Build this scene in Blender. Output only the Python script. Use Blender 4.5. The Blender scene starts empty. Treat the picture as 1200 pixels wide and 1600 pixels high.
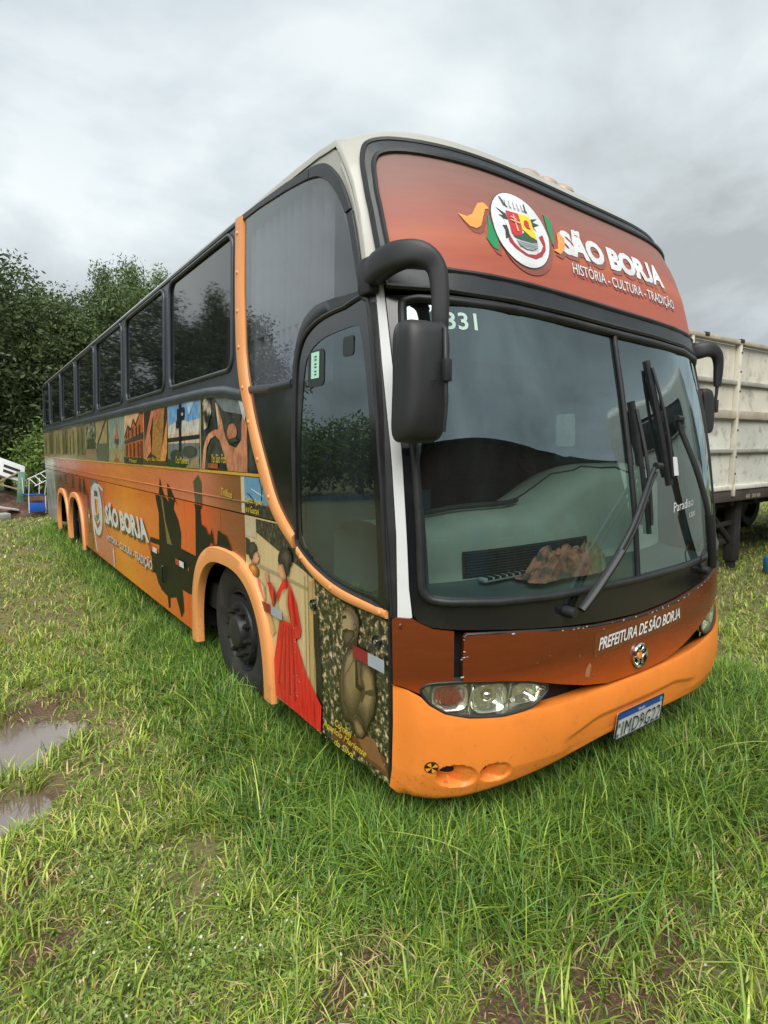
import bpy, bmesh, math, random
import numpy as np
from mathutils import Vector, Matrix, noise as mnoise

scene = bpy.context.scene
R = math.radians
# ------------------------------------------------------------------ camera
cam_data = bpy.data.cameras.new('camera')
cam_data.sensor_fit = 'HORIZONTAL'
cam_data.sensor_width = 36.0
cam_data.lens = 36.0 * 920.0 / 1200.0
cam_data.clip_start = 0.05
cam_data.clip_end = 2000.0
cam = bpy.data.objects.new('camera', cam_data)
scene.collection.objects.link(cam)
cam.matrix_world = Matrix(((0.817357, 0.069136, -0.571968, -2.70),
                           (-0.576087, 0.085706, -0.812883, -1.634),
                           (-0.007178, 0.993919, 0.109881, 1.766),
                           (0, 0, 0, 1)))
scene.camera = cam
# ------------------------------------------------------------------ sky
SUN_EL, SUN_AZ = R(52), R(215)      # azimuth of the sun seen from above, x = sin, y = cos
world = bpy.data.worlds.new('World')
scene.world = world
world.use_nodes = True
nt = world.node_tree
for n in list(nt.nodes): nt.nodes.remove(n)
def N(tree, typ, **kw):
    n = tree.nodes.new(typ)
    for k, v in kw.items(): setattr(n, k, v)
    return n
L = nt.links.new
w_out = N(nt, 'ShaderNodeOutputWorld'); w_bg = N(nt, 'ShaderNodeBackground')
w_bg.inputs['Strength'].default_value = 0.05
sky = N(nt, 'ShaderNodeTexSky', sky_type='NISHITA')
sky.sun_disc = False
sky.sun_elevation = SUN_EL
sky.sun_rotation = SUN_AZ
tc = N(nt, 'ShaderNodeTexCoord')
# flatten the dome so that cloud masses stretch towards the horizon
sep = N(nt, 'ShaderNodeSeparateXYZ'); L(tc.outputs['Generated'], sep.inputs[0])
zc_ = N(nt, 'ShaderNodeMath', operation='MAXIMUM'); L(sep.outputs['Z'], zc_.inputs[0]); zc_.inputs[1].default_value = 0.0
za = N(nt, 'ShaderNodeMath', operation='ADD'); L(zc_.outputs[0], za.inputs[0]); za.inputs[1].default_value = 0.28
dx = N(nt, 'ShaderNodeMath', operation='DIVIDE'); L(sep.outputs['X'], dx.inputs[0]); L(za.outputs[0], dx.inputs[1])
dy = N(nt, 'ShaderNodeMath', operation='DIVIDE'); L(sep.outputs['Y'], dy.inputs[0]); L(za.outputs[0], dy.inputs[1])
cmb = N(nt, 'ShaderNodeCombineXYZ'); L(dx.outputs[0], cmb.inputs[0]); L(dy.outputs[0], cmb.inputs[1]); cmb.inputs[2].default_value = 3.7
n1 = N(nt, 'ShaderNodeTexNoise'); n1.inputs['Scale'].default_value = 1.15; n1.inputs['Detail'].default_value = 7; n1.inputs['Roughness'].default_value = 0.52; n1.inputs['Distortion'].default_value = 0.35
L(cmb.outputs[0], n1.inputs['Vector'])
ramp = N(nt, 'ShaderNodeValToRGB')
e = ramp.color_ramp.elements
e[0].position = 0.36; e[0].color = (3.35, 3.62, 3.75, 1)
e[1].position = 0.62; e[1].color = (6.7, 7.15, 7.2, 1)
m1 = e.new(0.46); m1.color = (4.5, 4.95, 5.15, 1)
m2 = e.new(0.53); m2.color = (5.3, 5.85, 6.1, 1)
L(n1.outputs['Fac'], ramp.inputs['Fac'])
n2 = N(nt, 'ShaderNodeTexNoise'); n2.inputs['Scale'].default_value = 0.55; n2.inputs['Detail'].default_value = 4
L(cmb.outputs[0], n2.inputs['Vector'])
r2 = N(nt, 'ShaderNodeValToRGB'); r2.color_ramp.elements[0].position = 0.30; r2.color_ramp.elements[0].color = (0.78, 0.78, 0.78, 1)
r2.color_ramp.elements[1].position = 0.50; r2.color_ramp.elements[1].color = (1, 1, 1, 1)
L(n2.outputs['Fac'], r2.inputs['Fac'])
mx = N(nt, 'ShaderNodeMixRGB'); L(r2.outputs['Color'], mx.inputs['Fac']); L(sky.outputs[0], mx.inputs[1]); L(ramp.outputs['Color'], mx.inputs[2])
L(mx.outputs[0], w_bg.inputs['Color']); L(w_bg.outputs[0], w_out.inputs['Surface'])
# ------------------------------------------------------------------ sun (overcast: wide and weak)
sun_data = bpy.data.lights.new('sun', 'SUN')
sun_data.energy = 1.5; sun_data.angle = R(50); sun_data.color = (1.0, 0.97, 0.92)
sun = bpy.data.objects.new('sun', sun_data); scene.collection.objects.link(sun)
sd = Vector((math.sin(SUN_AZ) * math.cos(SUN_EL), math.cos(SUN_AZ) * math.cos(SUN_EL), math.sin(SUN_EL)))
sun.rotation_euler = sd.to_track_quat('Z', 'Y').to_euler()
sun.location = (-8, -10, 14)
# ------------------------------------------------------------------ exposure
vs = scene.view_settings
vs.view_transform = 'Standard'; vs.look = 'None'; vs.exposure = 1.5; vs.gamma = 1.0; vs.use_curve_mapping = False
scene.cycles.use_denoising = True
scene.cycles.max_bounces = 10; scene.cycles.transparent_max_bounces = 16
scene.cycles.caustics_reflective = False; scene.cycles.caustics_refractive = False

# ================================================================== helpers
COL = scene.collection
def lin(c): c /= 255.0; return c / 12.92 if c <= 0.04045 else ((c + 0.055) / 1.055) ** 2.4
def rgb(r, g, b, k=1.0): return (lin(r) * k, lin(g) * k, lin(b) * k, 1.0)

def new_mat(name):
    m = bpy.data.materials.new(name); m.use_nodes = True
    return m, m.node_tree, m.node_tree.nodes['Principled BSDF']
def set_in(b, **kw):
    for k, v in kw.items(): b.inputs[k.replace('_', ' ')].default_value = v

def pmat(name, col, rough=0.5, metal=0.0, coat=0.0, var=0.0, vscale=4.0, bump=0.0, bscale=60.0, dirt=0.0, dcol=(0.10, 0.085, 0.06, 1), dscale=2.5, spec=0.5, stretch=(1, 1, 1), rvar=0.0, splash=0.0):
    """Procedural paint / plastic / metal: base colour with mottling, optional dirt and fine relief."""
    m, t, b = new_mat(name); l = t.links.new
    set_in(b, Base_Color=col, Roughness=rough, Metallic=metal, Coat_Weight=coat, Coat_Roughness=0.08, Specular_IOR_Level=spec)
    tcx = N(t, 'ShaderNodeTexCoord'); mp = N(t, 'ShaderNodeMapping'); mp.inputs['Scale'].default_value = stretch
    l(tcx.outputs['Object'], mp.inputs[0])
    cur = None
    if var > 0:
        nz = N(t, 'ShaderNodeTexNoise'); nz.inputs['Scale'].default_value = vscale; nz.inputs['Detail'].default_value = 6
        l(mp.outputs[0], nz.inputs['Vector'])
        rp = N(t, 'ShaderNodeValToRGB')
        rp.color_ramp.elements[0].position = 0.3; rp.color_ramp.elements[0].color = tuple(c * (1 - var) for c in col[:3]) + (1,)
        rp.color_ramp.elements[1].position = 0.7; rp.color_ramp.elements[1].color = tuple(min(1, c * (1 + var)) for c in col[:3]) + (1,)
        l(nz.outputs['Fac'], rp.inputs['Fac']); cur = rp.outputs['Color']
    if dirt > 0:
        nd = N(t, 'ShaderNodeTexNoise'); nd.inputs['Scale'].default_value = dscale; nd.inputs['Detail'].default_value = 9; nd.inputs['Roughness'].default_value = 0.7
        l(mp.outputs[0], nd.inputs['Vector'])
        rd = N(t, 'ShaderNodeValToRGB'); rd.color_ramp.elements[0].position = 0.52; rd.color_ramp.elements[0].color = (0, 0, 0, 1)
        rd.color_ramp.elements[1].position = 0.78; rd.color_ramp.elements[1].color = (dirt, dirt, dirt, 1)
        l(nd.outputs['Fac'], rd.inputs['Fac'])
        mxx = N(t, 'ShaderNodeMixRGB'); l(rd.outputs['Color'], mxx.inputs['Fac'])
        if cur is not None: l(cur, mxx.inputs[1])
        else: mxx.inputs[1].default_value = col
        mxx.inputs[2].default_value = dcol; cur = mxx.outputs[0]
    if splash > 0:                                     # dried mud thrown up by the wheels: specks that thin out upwards
        sx = N(t, 'ShaderNodeSeparateXYZ'); l(tcx.outputs['Object'], sx.inputs[0])
        hz_ = N(t, 'ShaderNodeMapRange'); hz_.inputs['From Min'].default_value = 0.22; hz_.inputs['From Max'].default_value = 0.75; hz_.inputs['To Min'].default_value = 0.10; hz_.inputs['To Max'].default_value = -0.10; l(sx.outputs['Z'], hz_.inputs['Value'])
        ns = N(t, 'ShaderNodeTexNoise'); ns.inputs['Scale'].default_value = 38; ns.inputs['Detail'].default_value = 8; ns.inputs['Roughness'].default_value = 0.7; l(tcx.outputs['Object'], ns.inputs['Vector'])
        ad = N(t, 'ShaderNodeMath', operation='ADD'); l(ns.outputs['Fac'], ad.inputs[0]); l(hz_.outputs[0], ad.inputs[1])
        ms_ = N(t, 'ShaderNodeMapRange'); ms_.inputs['From Min'].default_value = 0.60; ms_.inputs['From Max'].default_value = 0.72; ms_.inputs['To Max'].default_value = splash; l(ad.outputs[0], ms_.inputs['Value'])
        mxs_ = N(t, 'ShaderNodeMixRGB'); l(ms_.outputs[0], mxs_.inputs['Fac'])
        if cur is not None: l(cur, mxs_.inputs[1])
        else: mxs_.inputs[1].default_value = col
        mxs_.inputs[2].default_value = (0.17, 0.10, 0.06, 1); cur = mxs_.outputs[0]
    if cur is not None: l(cur, b.inputs['Base Color'])
    if rvar > 0:
        nr = N(t, 'ShaderNodeTexNoise'); nr.inputs['Scale'].default_value = vscale * 2.3; nr.inputs['Detail'].default_value = 5
        l(mp.outputs[0], nr.inputs['Vector'])
        mr = N(t, 'ShaderNodeMapRange'); mr.inputs['To Min'].default_value = max(0.02, rough - rvar); mr.inputs['To Max'].default_value = min(1, rough + rvar)
        l(nr.outputs['Fac'], mr.inputs['Value']); l(mr.outputs[0], b.inputs['Roughness'])
    if bump > 0:
        nb = N(t, 'ShaderNodeTexNoise'); nb.inputs['Scale'].default_value = bscale; nb.inputs['Detail'].default_value = 4
        l(tcx.outputs['Object'], nb.inputs['Vector'])
        bp = N(t, 'ShaderNodeBump'); bp.inputs['Strength'].default_value = bump; bp.inputs['Distance'].default_value = 0.01
        l(nb.outputs['Fac'], bp.inputs['Height']); l(bp.outputs[0], b.inputs['Normal'])
    return m

def glass_mat(name, tint, r0=0.06, rough=0.01, dust=0.05, dcol=(0.3, 0.32, 0.3, 1), ripple=0.0, gcol=(0.95, 1.0, 1.0, 1)):
    """Sheet glass: tinted see-through film, Fresnel mirror, a thin veil of dust."""
    m = bpy.data.materials.new(name); m.use_nodes = True; t = m.node_tree
    for n in list(t.nodes): t.nodes.remove(n)
    l = t.links.new
    o = N(t, 'ShaderNodeOutputMaterial'); tr = N(t, 'ShaderNodeBsdfTransparent'); tr.inputs[0].default_value = tint
    gl = N(t, 'ShaderNodeBsdfGlossy'); gl.inputs['Roughness'].default_value = rough; gl.inputs[0].default_value = gcol
    lw = N(t, 'ShaderNodeLayerWeight'); lw.inputs['Blend'].default_value = 0.5
    pw = N(t, 'ShaderNodeMath', operation='POWER'); l(lw.outputs['Facing'], pw.inputs[0]); pw.inputs[1].default_value = 4.0
    fr = N(t, 'ShaderNodeMapRange'); fr.inputs['To Min'].default_value = r0; fr.inputs['To Max'].default_value = 1.0; l(pw.outputs[0], fr.inputs['Value'])
    df = N(t, 'ShaderNodeBsdfDiffuse'); df.inputs[0].default_value = dcol
    tcx = N(t, 'ShaderNodeTexCoord')
    nz = N(t, 'ShaderNodeTexNoise'); nz.inputs['Scale'].default_value = 1.6; nz.inputs['Detail'].default_value = 8; nz.inputs['Roughness'].default_value = 0.65
    mp = N(t, 'ShaderNodeMapping'); mp.inputs['Scale'].default_value = (3, 3, 0.7)
    l(tcx.outputs['Object'], mp.inputs[0]); l(mp.outputs[0], nz.inputs['Vector'])
    mr = N(t, 'ShaderNodeMapRange'); mr.inputs['From Min'].default_value = 0.3; mr.inputs['From Max'].default_value = 0.75; mr.inputs['To Min'].default_value = dust * 0.4; mr.inputs['To Max'].default_value = dust * 1.7
    l(nz.outputs['Fac'], mr.inputs['Value'])
    a = N(t, 'ShaderNodeMixShader'); l(mr.outputs[0], a.inputs[0]); l(tr.outputs[0], a.inputs[1]); l(df.outputs[0], a.inputs[2])
    c = N(t, 'ShaderNodeMixShader'); l(fr.outputs[0], c.inputs[0]); l(a.outputs[0], c.inputs[1]); l(gl.outputs[0], c.inputs[2])
    if ripple > 0:
        nb = N(t, 'ShaderNodeTexNoise'); nb.inputs['Scale'].default_value = 2.2; nb.inputs['Detail'].default_value = 1
        l(tcx.outputs['Object'], nb.inputs['Vector'])
        bp = N(t, 'ShaderNodeBump'); bp.inputs['Strength'].default_value = ripple; bp.inputs['Distance'].default_value = 0.02
        l(nb.outputs['Fac'], bp.inputs['Height']); l(bp.outputs[0], gl.inputs['Normal'])
    l(c.outputs[0], o.inputs['Surface'])
    return m

def mk(name, verts, faces, mat, parent=None, smooth=False, angle=35.0, mat_idx=None):
    me = bpy.data.meshes.new(name)
    me.from_pydata([tuple(map(float, v)) for v in verts], [], [tuple(f) for f in faces])
    mats = mat if isinstance(mat, (list, tuple)) else [mat]
    for mm in mats: me.materials.append(mm)
    if mat_idx is not None: me.polygons.foreach_set('material_index', mat_idx)
    if smooth:
        me.polygons.foreach_set('use_smooth', [True] * len(me.polygons))
        me.set_sharp_from_angle(angle=R(angle))
    me.validate(); me.update()
    o = bpy.data.objects.new(name, me); COL.objects.link(o)
    if parent is not None: o.parent = parent
    return o
def thing(name, label, cat, loc=(0, 0, 0), rz=0.0, group=None):
    o = bpy.data.objects.new(name, None); COL.objects.link(o); o.location = loc; o.rotation_euler = (0, 0, rz)
    o.empty_display_size = 0.2
    o['label'] = label; o['category'] = cat
    if group: o['group'] = group
    return o
def tag(o, label, cat, group=None):
    o['label'] = label; o['category'] = cat
    if group: o['group'] = group
    return o
def copy_tree(o, parent=None):
    c = o.copy(); COL.objects.link(c)
    if parent is not None: c.parent = parent
    for ch in list(o.children): copy_tree(ch, c)
    return c

def geo2d(poly, holes=(), step=None):
    """Triangulated 2-D region (with holes), cut by a grid so that it can follow a curved surface."""
    bm = bmesh.new()
    edges = []
    for lp in [poly] + list(holes):
        vv = [bm.verts.new((p[0], p[1], 0)) for p in lp]
        for i in range(len(vv)): edges.append(bm.edges.new((vv[i], vv[(i + 1) % len(vv)])))
    bmesh.ops.triangle_fill(bm, use_beauty=True, use_dissolve=False, edges=edges)
    if step:
        us = [p[0] for p in poly]; vs_ = [p[1] for p in poly]
        su, sv = step if isinstance(step, tuple) else (step, step)
        for ax, lo, hi, s in ((0, min(us), max(us), su), (1, min(vs_), max(vs_), sv)):
            if not s: continue
            k = math.ceil(lo / s + 1e-6)
            while k * s < hi - 1e-6:
                co = [0, 0, 0]; no = [0, 0, 0]; co[ax] = k * s + 1.3e-5; no[ax] = 1
                bmesh.ops.bisect_plane(bm, geom=bm.verts[:] + bm.edges[:] + bm.faces[:], plane_co=co, plane_no=no, dist=1e-6)
                k += 1
    bm.verts.index_update()
    V = [(v.co.x, v.co.y) for v in bm.verts]
    Fc = []
    for f in bm.faces:
        idx = [v.index for v in f.verts]
        a = sum(V[idx[i]][0] * V[idx[(i + 1) % len(idx)]][1] - V[idx[(i + 1) % len(idx)]][0] * V[idx[i]][1] for i in range(len(idx)))
        if a < 0: idx.reverse()
        Fc.append(idx)
    B = []
    for ed in bm.edges:
        if len(ed.link_faces) == 1:
            f = ed.link_faces[0]
            B.append((ed.verts[0].index, ed.verts[1].index))
    bm.free()
    return V, Fc, B
def patch(name, poly, mp, mat, parent=None, off=0.0, th=0.015, step=None, holes=(), smooth=True, flip=False):
    V, Fc, B = geo2d(poly, holes, step)
    n = len(V)
    vs3 = [mp(u, v, off) for u, v in V]
    fs = [list(reversed(f)) if flip else f for f in Fc]
    if th > 0:
        vs3 += [mp(u, v, off - th) for u, v in V]
        fs = fs + [[i + n for i in reversed(f)] for f in fs]
        fs += [[a, b, b + n, a + n] for a, b in B]
    o = mk(name, vs3, fs, mat, parent, smooth, 30)
    if th > 0:
        bm = bmesh.new(); bm.from_mesh(o.data); bmesh.ops.recalc_face_normals(bm, faces=bm.faces[:]); bm.to_mesh(o.data); bm.free()
    return o
def art(name, layers, mp, parent, base=0.0022, inc=0.0007, flip=False, step=None):
    """Flat print: a stack of coloured shapes, each a fraction of a millimetre above the last."""
    V, Fs, mats, mi = [], [], [], []
    for k, ly in enumerate(layers):
        poly, m = ly[0], ly[1]
        v, f, _ = geo2d(poly, (), ly[2] if len(ly) > 2 else step)
        n = len(V)
        V += [mp(a, b, base + inc * k) for a, b in v]
        if m not in mats: mats.append(m)
        for q in f:
            q = [i + n for i in q]
            if flip: q.reverse()
            Fs.append(q); mi.append(mats.index(m))
    return mk(name, V, Fs, mats, parent, False, mat_idx=mi)
def rrect(u0, v0, u1, v1, r, n=5):
    pts = []
    for cx, cy, a0 in ((u1 - r, v1 - r, 0), (u0 + r, v1 - r, 90), (u0 + r, v0 + r, 180), (u1 - r, v0 + r, 270)):
        for k in range(n + 1):
            a = R(a0 + 90 * k / n); pts.append((cx + r * math.cos(a), cy + r * math.sin(a)))
    return pts
def ellipse(cu, cv, ru, rv, n=24, a0=0.0):
    return [(cu + ru * math.cos(2 * math.pi * k / n + a0), cv + rv * math.sin(2 * math.pi * k / n + a0)) for k in range(n)]
def smooth_loop(pts, sub=4, closed=True):
    """Catmull-Rom through the points."""
    n = len(pts); out = []
    P = [np.array(p, float) for p in pts]
    rng = range(n) if closed else range(n - 1)
    for i in rng:
        p0 = P[(i - 1) % n] if closed or i > 0 else P[0]
        p1 = P[i]; p2 = P[(i + 1) % n]
        p3 = P[(i + 2) % n] if closed or i + 2 < n else P[n - 1]
        for k in range(sub):
            t = k / sub
            out.append(tuple(0.5 * ((2 * p1) + (-p0 + p2) * t + (2 * p0 - 5 * p1 + 4 * p2 - p3) * t * t + (-p0 + 3 * p1 - 3 * p2 + p3) * t ** 3)))
    if not closed: out.append(tuple(P[-1]))
    return out
def tube(name, pts, r, mat, parent=None, n=8, closed=False, flat=None, cap=True, sq=1.0):
    """Round bar along a polyline; r may be a list; flat = (side factor, up factor) squashes the section."""
    P = [Vector(p) for p in pts]; m = len(P)
    rr = r if isinstance(r, (list, tuple)) else [r] * m
    V, Fs = [], []
    up = Vector((0, 0, 1)); prev = None
    for i in range(m):
        a = P[(i - 1) % m] if closed or i > 0 else P[i]; b = P[(i + 1) % m] if closed or i < m - 1 else P[i]
        d = (b - a).normalized()
        if prev is None:
            s = d.cross(up)
            if s.length < 1e-3: s = d.cross(Vector((1, 0, 0)))
            s.normalize()
        else:
            s = prev - d * prev.dot(d); s.normalize()
        prev = s; q = d.cross(s)
        fa, fb = flat if flat else (1, 1)
        for k in range(n):
            t = 2 * math.pi * k / n
            c_, s_ = math.cos(t), math.sin(t)
            V.append(P[i] + s * (rr[i] * fa * math.copysign(abs(c_) ** sq, c_)) + q * (rr[i] * fb * math.copysign(abs(s_) ** sq, s_)))
    for i in range(m if closed else m - 1):
        j = (i + 1) % m
        for k in range(n):
            l_ = (k + 1) % n
            Fs.append([i * n + k, i * n + l_, j * n + l_, j * n + k])
    if cap and not closed:
        Fs.append(list(range(n))); Fs.append([(m - 1) * n + k for k in reversed(range(n))])
    return mk(name, V, Fs, mat, parent, True, 50)
def lathe(name, prof, mat, parent=None, n=40, axis='X', loc=(0, 0, 0), mat_idx=None, angle=35):
    V, Fs = [], []
    m = len(prof)
    for i, (r, h) in enumerate(prof):
        for k in range(n):
            a = 2 * math.pi * k / n
            c, s = r * math.cos(a), r * math.sin(a)
            V.append({'X': (h, c, s), 'Y': (c, h, s), 'Z': (c, s, h)}[axis])
    V = [(v[0] + loc[0], v[1] + loc[1], v[2] + loc[2]) for v in V]
    for i in range(m - 1):
        for k in range(n):
            l_ = (k + 1) % n
            Fs.append([i * n + k, i * n + l_, (i + 1) * n + l_, (i + 1) * n + k])
    o = mk(name, V, Fs, mat, parent, True, angle)
    bm = bmesh.new(); bm.from_mesh(o.data); bmesh.ops.recalc_face_normals(bm, faces=bm.faces[:]); bm.to_mesh(o.data); bm.free()
    return o
def box(name, c, s, mat, parent=None, bev=0.0, rot=None, seg=2):
    bm = bmesh.new(); bmesh.ops.create_cube(bm, size=1.0)
    for v in bm.verts: v.co = Vector((v.co.x * s[0], v.co.y * s[1], v.co.z * s[2]))
    if bev > 0: bmesh.ops.bevel(bm, geom=bm.edges[:], offset=bev, segments=seg, profile=0.5, affect='EDGES')
    me = bpy.data.meshes.new(name); bm.to_mesh(me); bm.free()
    me.materials.append(mat)
    if bev > 0:
        me.polygons.foreach_set('use_smooth', [True] * len(me.polygons)); me.set_sharp_from_angle(angle=R(40))
    o = bpy.data.objects.new(name, me); COL.objects.link(o); o.location = c
    if rot: o.rotation_euler = rot
    if parent is not None: o.parent = parent
    return o
_tc = {}
def text_mesh(body, bold=0.0, shear=0.0, space=1.0):
    key = (body, bold, shear, space)
    if key in _tc: return _tc[key]
    cu = bpy.data.curves.new('txt', 'FONT'); cu.body = body.replace('J', ' J'); cu.size = 1.0; cu.offset = bold; cu.shear = shear; cu.space_character = space; cu.resolution_u = 3
    ob = bpy.data.objects.new('txt', cu); COL.objects.link(ob)
    dg = bpy.context.evaluated_depsgraph_get()
    me = bpy.data.meshes.new_from_object(ob.evaluated_get(dg))
    V = [(v.co.x, v.co.y) for v in me.vertices]; Fs = [list(p.vertices) for p in me.polygons]
    bpy.data.objects.remove(ob); bpy.data.curves.remove(cu); bpy.data.meshes.remove(me)
    # a wide capital J that stands on the baseline instead of the font's narrow hanging one
    if 'J' in body:
        par = list(range(len(V)))
        def root(i):
            while par[i] != i: par[i] = par[par[i]]; i = par[i]
            return i
        for f in Fs:
            for q in f[1:]: par[root(q)] = root(f[0])
        comp = {}
        for i in range(len(V)): comp.setdefault(root(i), []).append(i)
        for ids in list(comp.values()):
            lo = min(V[i][1] for i in ids); hi = max(V[i][1] for i in ids); X = max(V[i][0] for i in ids)
            if lo < -0.14 and hi > 0.4:
                s_ = set(ids); Fs = [f for f in Fs if f[0] not in s_]
                for i in ids: V[i] = (X, 0.2)
                xl = min(V[i][0] for i in range(len(V)) if V[i][0] > X + 0.02) if any(v[0] > X + 0.02 for v in V) else X
                V = [(v[0] - 0.10, v[1]) if v[0] > X - 0.01 else v for v in V]; X -= 0.10
                w_, t_ = 0.36, 0.095 + 1.6 * bold; R_ = w_ / 2; o_ = len(V)
                V += [(X, hi), (X - t_, hi)]
                for k in range(13):
                    a = -math.radians(160) * k / 12
                    V += [(X - R_ + R_ * math.cos(a), R_ + R_ * math.sin(a) - bold), (X - R_ + (R_ - t_) * math.cos(a), R_ + (R_ - t_) * math.sin(a) - bold)]
                Fs += [[o_ + 2 * k + 1, o_ + 2 * k, o_ + 2 * k + 2, o_ + 2 * k + 3][::-1] for k in range(13)]
    _tc[key] = (V, Fs)
    return V, Fs
def lettering(name, body, quad, mp, mat, parent, off=0.004, bold=0.0, shear=0.0, space=1.0, flip=False):
    """Text stretched into the quad (bottom-left, bottom-right, top-right, top-left) of surface coordinates."""
    V, Fs = text_mesh(body, bold, shear, space)
    xs_ = [v[0] for v in V]; ys_ = [v[1] for v in V]
    x0, x1, y0, y1 = min(xs_), max(xs_), min(ys_), max(ys_)
    bl, br, tr, tl = [np.array(q, float) for q in quad]
    out = []
    for x, y in V:
        a = (x - x0) / (x1 - x0); b = (y - y0) / (y1 - y0)
        p = (1 - a) * (1 - b) * bl + a * (1 - b) * br + a * b * tr + (1 - a) * b * tl
        out.append(mp(p[0], p[1], off))
    return mk(name, out, [list(reversed(f)) for f in Fs] if flip else Fs, mat, parent)
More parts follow.
